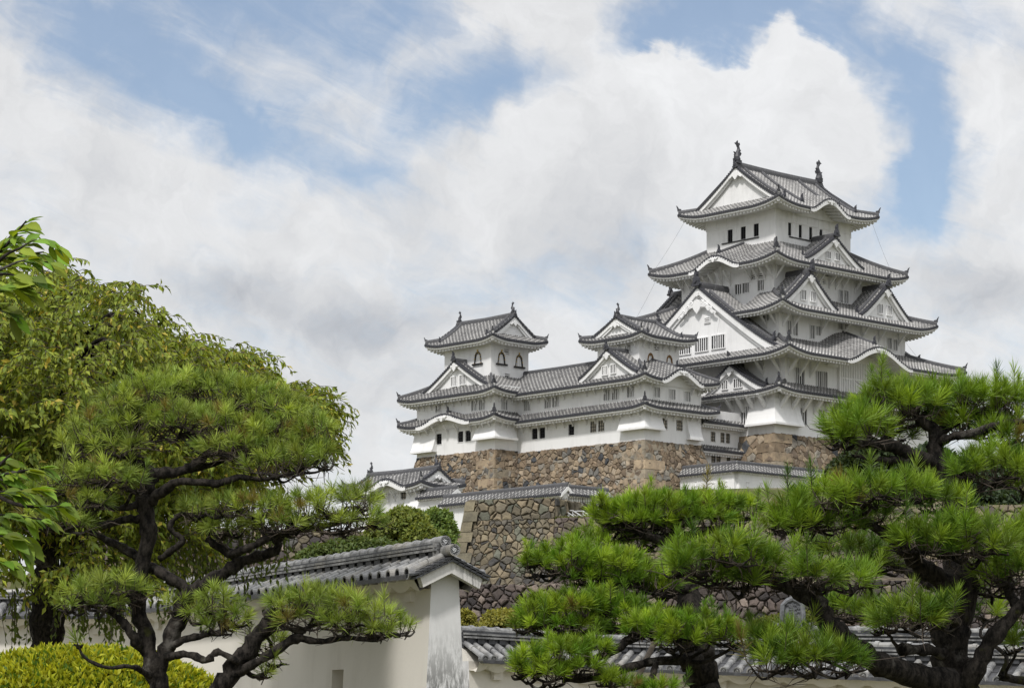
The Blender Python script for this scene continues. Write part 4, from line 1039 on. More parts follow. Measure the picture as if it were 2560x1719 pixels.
mb = MB(); quoins(mb, (-31.65 - k, -7.95 - k, zb), (-31.65, -7.95, ZN), (0, 1, 0), (1, 0, 0), QT, 15, 1.15, 3.3, 1.6); mb.build('corner_stones', [STONE], t); mb = MB(); quoins(mb, (-35.25 - k, 12.33 - k, zb), (-35.25, 12.33, ZI), (0, 1, 0), (1, 0, 0), QT, 16, 1.15, 2.9, 1.4)
mb.build('corner_stones', [STONE], t)

# middle small keep
N = thing('small_keep', 'middle white small keep with bare wood bell windows, next to the tallest keep', 'castle keep', (-27, -2.75, ZN), group='three-storey small keeps')
NB = (-31.6, -22.4, -7.9, 2.4); NT_ = (-28.9, -22.4, -4.5, 2.05)
storey(N, NB, ZN, 37.2, wl('W', pJ, [(572, 703, 1.0, 1.25, 'gw'), (682, 690, 1.0, 1.25, 'gw'), (978, 655, .85, 1.25, 'gw')]) + wl('S', pJ, [(1562, 658, 1.05, 1.2, 'gw'), (1775, 684, 1.05, 1.2, 'gw')]))
storey(N, NB, 37.2, 40.3, wl('W', pJ, [(768, 262, 1.05, 1.2, 'b3'), (880, 252, 1.05, 1.2, 'b3'), (1093, 218, 1.05, 1.2, 'b3')]) + wl('S', pJ, [(1455, 225, 1.0, 1.1, 'b3'), (1670, 255, 1.0, 1.1, 'b3'), (1880, 285, 1.0, 1.1, 'b3')]))
storey(N, NT_, 40.3, 45.6, wl('W', pI, [(1063, 720, .9, .8, 'b3')]) + wl('S', pI, [(1453, 715, .8, .6, 'l'), (1368, 885, 1.05, 1.35, 'kb'), (1630, 905, 1.05, 1.2, 'kb')]))
skirt(N, (-33.0, -20.8, -9.3, 2.4), NB, 36.45, 37.35, .35, 'WSE', TILE_SMALL, ov=1.3, rl=3, orn=.8, noh={'WN': 1, 'EN': 1}, rk=.75)
skirt(N, (-33.0, -20.8, -9.3, 2.4), (NT_[0], NT_[1], NT_[2], 2.39), 39.6, 42.1, .42, 'WSE', TILE_SMALL, karas={'S': [(-26.9, 3.3, 1.35, .30)]}, ov=1.3, rl=3, orn=.8, rk=.8)
gable(N, 'W', (-33.0, -20.8, -9.3, 2.4), -2.75, 4.5, 40.35, 2.85, 1.25, 4.1, TILE_SMALL, p=1.12, pend=.75, orn=.75, bb=.42, rk=.8, win=[(.75, 41.05, .8, .9, 'b3'), (-.55, 41.1, .7, .9, 'b2')])
hipgable_roof(N, (-25.56, -1.1), 4.6, 4.95, 'x', 44.85, 47.4, 1.3, .42, TILE_SMALL, ov=1.6, orn=.72, fish=1.15, pend=.6, gov=.4, ridge_k=1.1, kud=(.55,), rl=3)
drop_bay(N, NB, (-31.6, -7.9), 3.5, 2.6, 34.25, 36.3, .62)
drop_bay(N, NB, (-24.9, -7.9), 0, 2.1, 33.6, 36.2, .62)
brackets(N, 'W', -31.6, [-7.3, -6, -4.6, -3.2, -1.8, -.4, 1], 36.25, .85, .13); brackets(N, 'S', -7.9, [-30.8, -29.6, -28.3, -27, -25.6, -24.3, -23.2], 36.25, .85, .13)
brackets(N, 'W', -31.6, [-7.3, -6, -4.6, -3.2, -1.8, -.4, 1], 39.4, .85, .13); brackets(N, 'S', -7.9, [-30.8, -24, -23], 39.4, .85, .13)
brackets(N, 'S', -4.5, [-28.3, -27.3, -26.2, -25.1, -24, -23], 44.6, .8, .12); brackets(N, 'W', -28.9, [-4, -2.7, -1.4], 44.6, .8, .12)

# far-left small keep
I_ = thing('small_keep', 'leftmost white small keep with black and gold bell windows', 'castle keep', (-30.3, 19.2, ZI), group='three-storey small keeps')
IB = (-35.2, -24.5, 12.38, 26.0); IT = (-33.3, -27.3, 15.1, 23.2)
storey(I_, IB, ZI, 37.2, wl('W', pH, [(652, 985, .95, 1.25, 'g'), (950, 952, .95, 1.25, 'g'), (1057, 940, .95, 1.25, 'g'), (743, 812, .95, .6, 'l')]))
storey(I_, IB, 37.2, 40.7, wl('W', pH, [(645, 562, .95, .85, 'b3'), (1147, 520, 1.05, 1.2, 'b3'), (1252, 510, 1.05, 1.2, 'b3')]) + wl('S', pH, [(1560, 508, .95, 1.2, 'b3')]))
storey(I_, IT, 40.7, 46.9, wl('W', pG, [(1195, 858, 1.2, 1.3, 'k')]) + wl('S', pG, [(1520, 862, 1.15, 1.3, 'k'), (1765, 903, 1.15, 1.3, 'k'), (1590, 770, .8, .55, 'l'), (1600, 1112, .8, .55, 'l')]))
RI = (-36.6, -23.0, 10.98, 28.0)
skirt(I_, RI, IB, 36.75, 37.65, .42, 'WSN', TILE_SMALL, karas={'W': [(19.9, 4.6, 1.05, .2)]}, ov=1.3, rl=3, orn=.8, rk=.75)
skirt(I_, RI, IT, 39.85, 42.15, .42, 'WSN', TILE_SMALL, ov=1.3, rl=3, orn=.8, rk=.8)
gable(I_, 'W', RI, 19.35, 5.8, 40.7, 3.3, 1.9, 3.3, TILE_SMALL, p=1.15, pend=.85, orn=.75, bb=.42, rk=.8, win=[(.55, 41.75, .9, 1.05, 'b3'), (-1.0, 41.8, 1.0, 1.05, 'b3')])
hipgable_roof(I_, (-30.25, 19.25), 5.95, 4.45, 'y', 46.25, 49.3, 1.3, .45, TILE_SMALL, ov=1.6, orn=.72, fish=1.15, pend=.6, gov=.4, ridge_k=1.1, kud=(.55,), rl=3)
drop_bay(I_, IB, (-35.2, 12.38), 3.0, 2.9, 34.6, 36.5, .72)
drop_bay(I_, IB, (-35.2, 22.4), 3.9, 0, 33.9, 36.6, .72)
brackets(I_, 'W', -35.2, [13, 14.1, 15.2, 16.4, 18.6, 20.4, 22.5, 23.8, 25.2], 36.5, .85, .13); brackets(I_, 'S', 12.38, [-34.4, -33.5, -32.5], 36.5, .85, .13)
brackets(I_, 'W', -35.2, [13, 14.2, 15.5, 16.8, 18.1, 19.4, 20.7, 22, 23.3, 24.6, 25.6], 39.65, .85, .13); brackets(I_, 'S', 12.38, [-34.5, -33.6, -32.6], 39.65, .85, .13)

# corridor between them
Cc = thing('corridor_wing', 'long white two-storey corridor wing joining the two small keeps', 'castle wing', (-28, 7.4, ZN))
CB = (-31.6, -24.4, 2.4, 12.38)
storey(Cc, CB, ZN, 37.2, wl('W', pH, [(1982, 912, .95, 1.25, 'g'), (2087, 900, .95, 1.25, 'g')]) + wl('W', pJ, [(267, 742, .95, 1.25, 'g')]), 'WE')
storey(Cc, CB, 37.2, 40.3, wl('W', pH, [(1878, 520, 1.05, 1.2, 'b3'), (2168, 482, 1.05, 1.2, 'b3'), (2275, 466, 1.05, 1.2, 'b3')]) + wl('W', pJ, [(457, 305, 1.05, 1.2, 'b3')]), 'WE')
RC = (-33.0, -23.0, 2.4, 11.6)
skirt(Cc, RC, (-31.6, -24.4, 2.4, 12.4), 36.45, 37.35, 0, 'W', TILE_SMALL, ov=1.3)
skirt(Cc, (-33.0, -23.0, 2.4, 15.08), (-28.0, -28.0, 2.4, 15.08), 39.6, 42.75, 0, 'WE', TILE_SMALL, ov=1.3, noh={'WE': 1})
rb = MB(); rb.sweep([(-28, 2.4, 42.72), (-28, 9, 42.68), (-28, 15.2, 42.72)], rprof(.9, .9)); rb.build('main_ridge', RIDGE, Cc)
brackets(Cc, 'W', -31.6, [3.2, 4.6, 6, 7.4, 8.8, 10.2, 11.4], 36.25, .85, .13); brackets(Cc, 'W', -31.6, [3.2, 4.6, 6, 7.4, 8.8, 10.2, 11.4], 39.4, .85, .13)

# narrow gatehouse wing between middle small keep and great keep
Gt = thing('gatehouse_wing', 'narrow white gatehouse wing with small tiled pent roofs squeezed between two keeps', 'castle wing', (-18.6, -5, 27))
GB = (-22.4, -14.9, -7.1, 4); zA = onS(*pE(1000, 1225), -8.2)[1]; zB = onS(*pKK(800, 275), -8.2)[1]
storey(Gt, GB, 27.0, zA + 1.6, wl('S', pE, [(795, 1398, .8, 1.15, 'gw'), (928, 1412, .75, 1.15, 'gw'), (1002, 1420, .75, 1.15, 'gw')]) + wl('S', pKK, [(578, 382, .75, 1.1, 'gw'), (648, 385, .75, 1.1, 'gw'), (787, 382, .65, .75, 'gw')]), 'S')
for zz, D2, dz in ((zA, 2.6, 1.35), (zB, 1.1, .55)):
    skirt(Gt, (-22.4 + .1, -14.2, -8.2, 4), (-22.3, -14.2, -8.2 + D2, 4), zz + .1, zz + .1 + dz, 0, 'S', TILE_SMALL, ov=1.05, raft=.42)
# ------------------------------------------------------------------ lower turret and tiled walls (castle axes)
Tt = thing('corner_turret', 'small white corner turret with undulating gable, low at left below the stone base', 'turret', (-72.3, -14.7, 18.5))
storey(Tt, (-74.0, -70.6, -19.6, -9.9), 17.5, 24.9, wl('W', pL, [(452, 637, .75, 1.0, 'gw'), (545, 628, .75, 1.0, 'gw'), (825, 625, .8, 1.15, 'gw')]))
hipgable_roof(Tt, (-72.28, -14.75), 5.85, 2.85, 'y', 24.3, 25.95, .95, .35, TILE_SMALL, ov=1.0, orn=.75, fish=.95, pend=.45, gov=.35, ridge_k=1.0, kud=(), rl=2.5, kara={1: [(-.6, 2.9, .85, .22)]}, pitch=.30)
drop_bay(Tt, None, (-74.0, -19.6), 2.3, 0, 22.0, 23.7, .6)
brackets(Tt, 'W', -74.0, [-19, -17.9, -15.6, -14.6, -12.5], 23.9, .75, .11)

def ridge_wall(T, axis, c, a0, a1, zg, ze, zr, hw=.8, th=.36, tile=TILE_SMALL, pitch=.28, holes=(), sgn_holes=-1, end0=True, end1=True, batter=.0, mit0=0):
    M = (lambda a, b, z: (c + b, a, z)) if axis == 'y' else (lambda a, b, z: (a, c + b, z))
    MV = (lambda a, b: (b, a, 0)) if axis == 'y' else (lambda a, b: (a, b, 0))
    wb = MB(); t2 = th + batter
    wb.hexa([M(a0, -t2, zg), M(a1, -t2, zg), M(a1, t2, zg), M(a0, t2, zg), M(a0, -th, ze + .1), M(a1, -th, ze + .1), M(a1, th, ze + .1), M(a0, th, ze + .1)])
    for e, a, sg in ((end0, a0, -1), (end1, a1, 1)):
        if e: 
            for s2 in (-1, 1): wb.hexa([M(a + sg * .25, 0, zr - .42), M(a + sg * .25, s2 * hw, ze - .30), M(a + sg * .05, s2 * hw, ze - .30), M(a + sg * .05, 0, zr - .42), M(a + sg * .25, 0, zr - .05), M(a + sg * .25, s2 * hw, ze - .02), M(a + sg * .05, s2 * hw, ze - .02), M(a + sg * .05, 0, zr - .05)])
            wb.add([M(a + sg * .04, -hw * .9, ze - .05), M(a + sg * .04, hw * .9, ze - .05), M(a + sg * .04, 0, zr - .1)], [(0, 1, 2)])
    for s2 in (-1, 1):
        n = max(2, int((a1 - a0) / .45))
        wb.hexa([M(a0, s2 * th, ze - .22), M(a1, s2 * th, ze - .22), M(a1, s2 * (hw - .1), ze - .16), M(a0, s2 * (hw - .1), ze - .16), M(a0, s2 * th, ze + .05), M(a1, s2 * th, ze + .05), M(a1, s2 * (hw - .06), ze - .03), M(a0, s2 * (hw - .06), ze - .03)])
        for i in range(n):
            a = lerp(a0, a1, (i + .5) / n); wb.hexa([M(a - .1, s2 * th, ze - .34), M(a + .1, s2 * th, ze - .34), M(a + .1, s2 * (hw - .18), ze - .28), M(a - .1, s2 * (hw - .18), ze - .28), M(a - .1, s2 * th, ze - .2), M(a + .1, s2 * th, ze - .2), M(a + .1, s2 * (hw - .18), ze - .15), M(a - .1, s2 * (hw - .18), ze - .15)])
    for (a, z, w, h) in holes:
        p = [M(a - w / 2, sgn_holes * (th + .005), z - h / 2), M(a + w / 2, sgn_holes * (th + .005), z - h / 2), M(a + w / 2, sgn_holes * (th + .005), z + h / 2), M(a - w / 2, sgn_holes * (th + .005), z + h / 2)]
        hb = MB(); o = Vector(MV(0, sgn_holes)) * .05
        for i in range(4): a_, b_ = Vector(p[i]), Vector(p[(i + 1) % 4]); hb.bar(a_ + o * .5, b_ + o * .5, .07, .07)
        hb.build('loophole', PLASTER, T)
    wb.build('wall', PLASTER, T)
    tb = MB()
    for s2 in (-1, 1):
        def pos(s, d, s2=s2): return M(s, s2 * (hw - d), ze + (zr - ze) * (d / hw))
        b0 = a0 - (.2 if end0 else 0); dl = lambda s: (0, hw)
        if mit0 == s2: b0 = a0 - hw; dl = lambda s: (0, min(hw, s - (a0 - hw)))
        elif mit0 == -s2: dl = lambda s: (max(0, hw - (s - a0)), hw)
        tile_panel(tb, pos, b0, a1 + (.2 if end1 else 0), dl, pitch, .085, 3, True, MV(0, s2), .10)
    r_ = tb.build('roof', [tile, CAP, EAVEP], T)
    rb = MB(); rb.sweep([M(a0 - (.25 if end0 else 0), 0, zr), M(a1 + (.25 if end1 else 0), 0, zr)], rprof(.7)); rb.build('ridge', RIDGE, r_)

t = thing('tiled_wall', 'short white tiled wall stepping down from the small corner turret', 'wall', (-74.2, -22, 19), group='white tiled walls on the terrace')
ridge_wall(t, 'y', -74.2, -24.5, -19.6, 17.5, 23.0, 23.65, .8, .36, end1=False)
t = thing('tiled_wall', 'long white tiled wall with L-shaped end behind the top of the lower stone bastion', 'wall', (-75.4, -32, 19), group='white tiled walls on the terrace')
ridge_wall(t, 'y', -75.4, -40.4, -24.4, 17.5, 21.95, 22.7, .8, .36, end1=True)
ridge_wall(t, 'x', -39.9, -75.3, -69.9, 18.8, 21.95, 22.6, .8, .36, end0=False)
t = thing('tiled_wall', 'white tiled wall with square loopholes bending at a corner below the gatehouse wing', 'wall', (-27.7, -17.9, 26.5), group='white tiled walls on the terrace')
ridge_wall(t, 'y', -27.7, -17.9, -10.0, 26.0, 29.0, 29.85, .85, .4, holes=[(onW(*pKK(755, 715), -28.1)[0], onW(*pKK(755, 715), -28.1)[1], .4, .5), (onW(*pKK(577, 765), -28.1)[0], 27.6, .5, .55), (onW(*pKK(333, 715), -28.1)[0], onW(*pKK(333, 715), -28.1)[1], .4, .5)], sgn_holes=-1, end0=False, end1=False, mit0=-1)
ridge_wall(t, 'x', -17.9, -27.7, -8.0, 26.0, 29.0, 29.85, .85, .4, holes=[(onS(*pKK(1052, 722), -18.3)[0], onS(*pKK(1052, 722), -18.3)[1], .4, .5), (onS(*pKK(1240, 728), -18.3)[0], onS(*pKK(1240, 728), -18.3)[1], .4, .5)], sgn_holes=-1, end0=False, end1=True, mit0=-1)
t = thing('retaining_wall', 'low brown stone retaining wall under the bent tiled wall', 'stone wall', (-27.7, -17.9, 22))
mb = MB()
stone_face(mb, (-29.0, -9, 22), (-29.0, -19.2, 22), (-28.15, -18.35, 26.72), (-28.15, -9, 26.72), .8, TAN, 31, .1); stone_face(mb, (-29.0, -19.2, 22), (-6, -19.2, 22), (-6, -18.35, 26.72), (-28.15, -18.35, 26.72), .8, TAN, 32, .1)
mb.quad((-28.2, -18.4, 26.7), (-6, -18.4, 26.7), (-6, -10, 26.7), (-28.2, -10, 26.7), 1); mb.build('stonework', [STONE, MORTAR], t)
t = thing('retaining_wall', 'brown stone footing under the white turret and its stepped wall', 'stone wall', (-75, -25, 12))
mb = MB(); stone_face(mb, (-77.2, -9, 10), (-77.2, -39, 10), (-75.9, -38.5, 19.45), (-75.9, -9, 19.45), .7, TAN, 33, .1); mb.build('stonework', [STONE, MORTAR], t)

# ------------------------------------------------------------------ lower bastion (world axes)
BP = np.array([-3.76, 205.0]); BD = np.array([.944, -.331]); BN = np.array([-.331, -.944])
def bp(L, out, z): q = BP + BD * L + BN * out; return (float(q[0]), float(q[1]), z)
t = thing('stone_bastion', 'tall mossy grey brown stone bastion with stepped top, in front of the castle terrace', 'stone wall', bp(10, 0, 0), castle=False)
mb = MB(); hb = 4.2
stone_face(mb, bp(-1.9, hb, 2), bp(7.7, hb, 2), bp(7.7, 0, 18.4), bp(-.0, 0, 18.4), .50, GREYB, 41, .16, .02, .1, top=False)
stone_face(mb, bp(0, .02, 18.38), bp(7.7, .02, 18.38), bp(7.7, -.15, 20.1), bp(.12, -.15, 20.1), .66, GREYB, 42, .15)
stone_face(mb, bp(7.7, hb, 2), bp(62, hb, 2), bp(62, 0, 18.4), bp(7.7, 0, 18.4), .55, GREYB[:4] + PURP[:3], 43, .16, .02, .1)
stone_face(mb, bp(-6.5, -18, 2), bp(-1.9, hb, 2), bp(.1, -.15, 20.1), bp(-2.0, -18, 20.1), .75, GREYB, 44, .15)
stone_face(mb, bp(7.7, 0, 18.3), bp(8.4, -7, 18.3), bp(8.4, -7, 20.1), bp(7.7, 0, 20.1), .8, GREYB, 45, .15)
mb.quad(bp(.1, -.2, 20.05), bp(7.7, -.2, 20.05), bp(8.4, -7, 20.05), bp(-.5, -9, 20.05), 1)
mb.build('stonework', [STONE, MORTAR], t)
mb = MB(); quoins(mb, bp(-1.9, hb, 2), bp(0.05, -.05, 20.05), tuple(BD) + (0,), (float(-BN[0]) * 1 - .25, float(-BN[1]), 0), QG, 46, .85, 1.3, .9, .10); mb.build('corner_stones', [STONE], t)
t = thing('stone_wall', 'dark purplish rough stone wall at the foot of the mossy bastion', 'stone wall', bp(10, 6, 0), castle=False)
mb = MB()
stone_face(mb, bp(-4, 5.6, 0), bp(62, 5.6, 0), bp(62, 4.3, 12.4), bp(-4, 4.3, 12.9), .62, PURP, 47, .34, .03)
mb.quad(bp(-4, 4.35, 12.6), bp(62, 4.35, 12.2), bp(62, 0, 13.2), bp(-4, 0, 13.2), 1); mb.build('stonework', [STONE, MORTAR], t)
t = thing('stone_wall', 'grey rubble wall half hidden by dark shrubs behind the left roofed wall', 'stone wall', (-16, 190, 8), castle=False)
mb = MB(); stone_face(mb, (-34, 189, 6), (-7.5, 192, 6), (-7.5, 194, 16.6), (-34, 191, 17.0), .75, GREYB + PURP, 48, .2); mb.build('stonework', [STONE, MORTAR], t)

# bamboo fence and steel handrails on the terrace
t = thing('lattice_fence', 'dark thin bamboo lattice fence before the end of the white tiled wall', 'fence', at(1440, 1272, 209), castle=False)
mb = MB(); a = Vector(at(1388, 1272, 210)); b = Vector(at(1522, 1270, 206)); n = 23; H = .98
for i in range(n + 1):
    p = a.lerp(b, i / n); mb.tube([p - Vector((0, 0, .4)), p + Vector((R.uniform(-.03, .03), 0, H + R.uniform(-.05, .1)))], [.022 if i % 6 else .04] * 2, 5)
for zz in (.25, .55, .85): mb.tube([a + Vector((0, 0, zz)), b + Vector((0, 0, zz))], [.022] * 2, 5)
mb.build('lattice', BAMBOO, t)
t = thing('handrail', 'silver steel stair handrails on the grassy step of the stone bastion', 'handrail', at(1430, 1292, 204), castle=False)
for (x0, y0, x1, y1, D) in ((1409, 1274, 1436, 1291, 204.5), (1432, 1275.5, 1458, 1292, 204.2), (1458, 1277, 1480, 1292, 204)):
    mb = MB(); p0 = Vector(at(x0, y0, D + .5)); p1 = Vector(at(x1, y1, D - 1.0)); d = Vector((-.45, .25, .02)); mb.tube([p0, p1], [.05] * 2, 6); mb.tube([p0, p0 + d * 1.4], [.045] * 2, 6); mb.tube([p0 - Vector((0, 0, .28)), p1 - Vector((0, 0, .2))], [.035] * 2, 6)
    mb.tube([p0, p0 - Vector((0, 0, 1.1))], [.045] * 2, 6); mb.tube([p1, p1 - Vector((0, 0, .8))], [.045] * 2, 6); q = p0.lerp(p1, .5); mb.tube([q, q - Vector((0, 0, .9))], [.04] * 2, 6); mb.build('rail', STEEL, t)

# ------------------------------------------------------------------ ground
def smooth(a, b, x): t = min(1, max(0, (x - a) / (b - a))); return t * t * (3 - 2 * t)
def ground_z(X, Y):
    s = (X - BP[0]) * .331 + (Y - BP[1]) * .944; L = (X - BP[0]) * .944 - (Y - BP[1]) * .331
    if Y > 420: return 22 * (1 - smooth(420, 600, Y))
    if s < -4: return 0 if L > -3 or Y < 120 else 11 * smooth(130, 185, Y) * (1 - smooth(-40, -110, X) * .3)
    if L < -1.5:
        c = (X - CO[0]) * CV + (Y - CO[1]) * SV
        return 11 + .5 * smooth(0, 10, s) if c < -75.6 else lerp(18.9, 23, smooth(0, 45, c + 75))
    top = 19.9 if L < 7.6 else 18.1 + 1.7 * smooth(5.5, 7, s)
    if s < .4: return 1.0
    return top + 3.2 * smooth(16, 45, s) + 3.4 * smooth(52, 62, s) * smooth(-6, 3, X - 12)
xs = sorted(set([-6000, -2500, -1000, -500, -300, -200, -150] + [i * 2.5 for i in range(-44, 57)] + [170, 220, 300, 500, 1000, 2500, 6000]))
ys = sorted(set([-1000, -300, -100, -40] + [i * 8.0 for i in range(-2, 17)] + [130 + i * 2.5 for i in range(0, 118)] + [450, 500, 560, 620, 800, 1500, 3000, 7000]))
vs = np.array([(x, y, ground_z(x, y)) for y in ys for x in xs]); nx = len(xs)
fi = np.array([(j * nx + i, j * nx + i + 1, (j + 1) * nx + i + 1, (j + 1) * nx + i) for j in range(len(ys) - 1) for i in range(nx - 1)])
g = raw_mesh('ground', vs, fi, GROUND, smooth=False); tag(g, kind='structure')
# grass along the bastion tops
rg = np.random.default_rng(5); P = []; Cg = []
def tuft_strip(n, f, hmin, hmax):
    for i in range(n):
        p = f(); h = rg.uniform(hmin, hmax); a = rg.uniform(0, 2 * pi); w = .03; dx = rg.normal(0, .10); dy = rg.normal(0, .10)
        P.extend([(p[0] - w * cos(a), p[1] - w * sin(a), p[2]), (p[0] + w * cos(a), p[1] + w * sin(a), p[2]), (p[0] + dx, p[1] + dy, p[2] + h)])
        c = np.array([.17, .20, .05]) * rg.uniform(.6, 1.3) * np.array([rg.uniform(.8, 1.25), 1, 1]); Cg.extend([c * .7, c * .7, c])
tuft_strip(5200, lambda: bp(rg.uniform(5.8, 13.5), rg.uniform(-.9, .02), 18.35), .10, .34)
tuft_strip(1800, lambda: bp(rg.uniform(13, 60), rg.uniform(-.7, 0), 18.35), .08, .3)
tuft_strip(1300, lambda: bp(rg.uniform(1.2, 7.5), rg.uniform(-.9, -.18), 20.0), .06, .25)
def fence_foot(): t_ = rg.uniform(0, 1); q = Vector(at(1388, 1270, 210)).lerp(Vector(at(1522, 1268, 206)), t_); return (q.x, q.y - rg.uniform(0, 1), q.z - .12)
tuft_strip(900, fence_foot, .08, .3)
P = np.array(P); g = raw_mesh('grass', P, np.arange(len(P)).reshape(-1, 3), LEAF, cols=np.array(Cg)); tag(g, 'pale green grass fringe growing along the top edge of the stone bastion', 'grass', kind='stuff')

# ------------------------------------------------------------------ foreground roofed walls (world axes)
def fgwall(T, P0, P1, hw, drop, th, pitch=.30, r=.075, zg=0.0, batter=.06, end0=False, end1=False, sides=(1, -1), side_mat=None, hole=None, layers=2, waves=True, block=True, body=True, tl=.36, ring_caps=False, wave_p=2, miter0=None, miter1=None, rk=1.0):
    """wall from P0 to P1 (ridge foot points); lateral +1 = right of the direction of travel"""
    P0 = Vector(P0); P1 = Vector(P1); d = Vector((P1.x - P0.x, P1.y - P0.y, 0)); L = d.length; d.normalize(); rt = Vector((d.y, -d.x, 0)); dz = (P1.z - P0.z) / L
    def M(a, b, z): return P0 + d * a + rt * b + Vector((0, 0, z + dz * a))
    def t3(v): return tuple(v)
    ze = -drop
    if body:
        wb = MB(); m_ = [side_mat or PLASTER_IV, PILLAR]
        H = P0.z + ze - zg; b0 = th + batter * H; H1 = P1.z + ze - zg; b1 = th + batter * H1
        A = [Vector(M(0, -th, ze)), Vector(M(0, th, ze)), Vector(M(L, th, ze)), Vector(M(L, -th, ze))]
        Bt = []
        for (a, b) in ((0, -b0), (0, b0), (L, b1), (L, -b1)): q = P0 + d * a + rt * b; Bt.append(Vector((q.x, q.y, zg)))
        for i, j, mi in ((0, 1, 1), (1, 2, 0), (2, 3, 1), (3, 0, 0)):
            if hole and i == 3:
                ha0, ha1, hz0, hz1 = hole
                def fp(a, z, dep=0): b = th + batter * (P0.z + ze - z) - dep; q = P0 + d * a - rt * b; return (q.x, q.y, z)
                aa = [0, ha0, ha1, L]; zz = [zg, hz0, hz1, P0.z + ze]
                for ia in range(3):
                    for iz in range(3):
                        if ia == 1 and iz == 1: continue
                        wb.quad(fp(aa[ia], zz[iz]), fp(aa[ia + 1], zz[iz]), fp(aa[ia + 1], zz[iz + 1]), fp(aa[ia], zz[iz + 1]), mi)
                for (u, v), (u2, v2) in (((ha0, hz0), (ha0, hz1)), ((ha0, hz1), (ha1, hz1)), ((ha1, hz1), (ha1, hz0)), ((ha1, hz0), (ha0, hz0))): wb.quad(fp(u, v), fp(u2, v2), fp(u2, v2, .26), fp(u, v, .26), mi)
                wb.quad(fp(ha0, hz0, .26), fp(ha1, hz0, .26), fp(ha1, hz1, .26), fp(ha0, hz1, .26), mi)
                continue
            wb.add([t3(Bt[i]), t3(Bt[j]), t3(A[j]), t3(A[i])], [(0, 1, 2, 3)], mi)
        wb.add([t3(q) for q in A] + [t3(M(0, 0, -.02)), t3(M(L, 0, -.02))], [(0, 1, 4), (2, 3, 5), (0, 4, 5, 3), (1, 2, 5, 4)], 0)
        wb.build('wall', m_, T)
    n = max(1, int(round(L / pitch))); p = L / n
    tb = MB(); sl = sqrt(hw * hw + drop * drop); nt = max(2, int(round(sl / tl)))
    rg = random.Random(int(L * 100))
    for s2 in sides:
        # pans
        vs = []
        for i in range(n + 1):
            for q in range(nt + 1):
                b = hw * q / nt
                vs.append(t3(M(i * p, s2 * b, -drop * q / nt + .0)))
        m = nt + 1; tb.add(vs, [(i * m + q, (i + 1) * m + q, (i + 1) * m + q + 1, i * m + q + 1) for i in range(n) for q in range(nt)], 1)
        for i in range(n):          # stepped pan lips and the drip tile
            for q in range(1, nt + 1):
                b = hw * q / nt; z = -drop * q / nt; tb.add([t3(M(i * p, s2 * (b - .10), z + .055)), t3(M((i + 1) * p, s2 * (b - .10), z + .055)), t3(M((i + 1) * p, s2 * (b + .015), z + .012)), t3(M(i * p, s2 * (b + .015), z + .012)), t3(M(i * p, s2 * (b + .015), z - .05)), t3(M((i + 1) * p, s2 * (b + .015), z - .05))], [(0, 1, 2, 3), (3, 2, 5, 4)], 1)
        K = 9
        for i in range(n + 1):
            a = min(max(i * p, r * .9), L - r * .9) if not (end0 or end1) else i * p
            for q in range(nt):     # each round tile tapers a little so the joints show
                t0, t1 = q / nt, (q + 1) / nt
                vs = []; jz = rg.uniform(-.006, .006); ja = rg.uniform(-.008, .008)
                for t_, rr in ((t0, r * .88), (t1 - .06 / nt, r * 1.0), (t1 - .05 / nt, r * 1.12), (t1, r * 1.12), (t1, r * .80)):
                    for k in range(K):
                        th_ = pi * k / (K - 1) * 1.12 - .06 * pi; vs.append(t3(M(a + ja - cos(th_) * rr, s2 * hw * t_, -drop * t_ + .02 + sin(th_) * rr + jz)))
                tb.add(vs, [(u * K + k, u * K + k + 1, (u + 1) * K + k + 1, (u + 1) * K + k) for u in range(4) for k in range(K - 1)], 0)
            # eave end: round cap
            c = M(a, s2 * (hw + .012), -drop + .03); up = Vector((0, 0, 1)); ring = [c + (d * cos(x) + up * sin(x)) * r * 1.14 for x in [2 * pi * k / 14 for k in range(14)]]; o = rt * s2
            tb.add([t3(v) for v in ring] + [t3(v - o * .12) for v in ring], [(k, 14 + k, 14 + (k + 1) % 14, (k + 1) % 14) for k in range(14)], 0)
            if ring_caps:
                r2 = [c + (d * cos(x) + up * sin(x)) * r * .84 + o * 0 for x in [2 * pi * k / 14 for k in range(14)]]; r3 = [v - o * .02 for v in r2]
                tb.add([t3(v) for v in ring] + [t3(v) for v in r2] + [t3(v) for v in r3], [(k, (k + 1) % 14, 14 + (k + 1) % 14, 14 + k) for k in range(14)] + [(14 + k, 14 + (k + 1) % 14, 28 + (k + 1) % 14, 28 + k) for k in range(14)], 0)
                tb.add([t3(v) for v in r3], [tuple(range(14))], 2)
                for u in range(3):      # swirling comma crest
                    pts = [c - o * .012 + (d * cos(x) + up * sin(x)) * r * (.16 + .42 * w_) for w_, x in [(w_ / 5, u * 2 * pi / 3 + w_ / 5 * 2.4) for w_ in range(6)]]; tb.tube(pts, [r * .16, r * .17, r * .14, r * .11, r * .07, r * .03], 5, 0)
            else:
                r2 = [c + (d * cos(x) + up * sin(x)) * r * .86 - o * .0 for x in [2 * pi * k / 14 for k in range(14)]]; r3 = [v - o * .05 for v in r2]
                tb.add([t3(v) for v in ring] + [t3(v) for v in r2] + [t3(v) for v in r3], [(k, (k + 1) % 14, 14 + (k + 1) % 14, 14 + k) for k in range(14)], 0)
                tb.add([t3(v) for v in r2] + [t3(v) for v in r3], [(k, (k + 1) % 14, 14 + (k + 1) % 14, 14 + k) for k in range(14)] + [tuple(range(14, 28))], 2)  # dark lining and back paint the shade inside the hollow end
    roof = tb.build('roof', [FGTILE, FGPAN, FGDARK], T)
    # ridge: flat courses and collared round tiles
    rb = MB(); z0 = .05
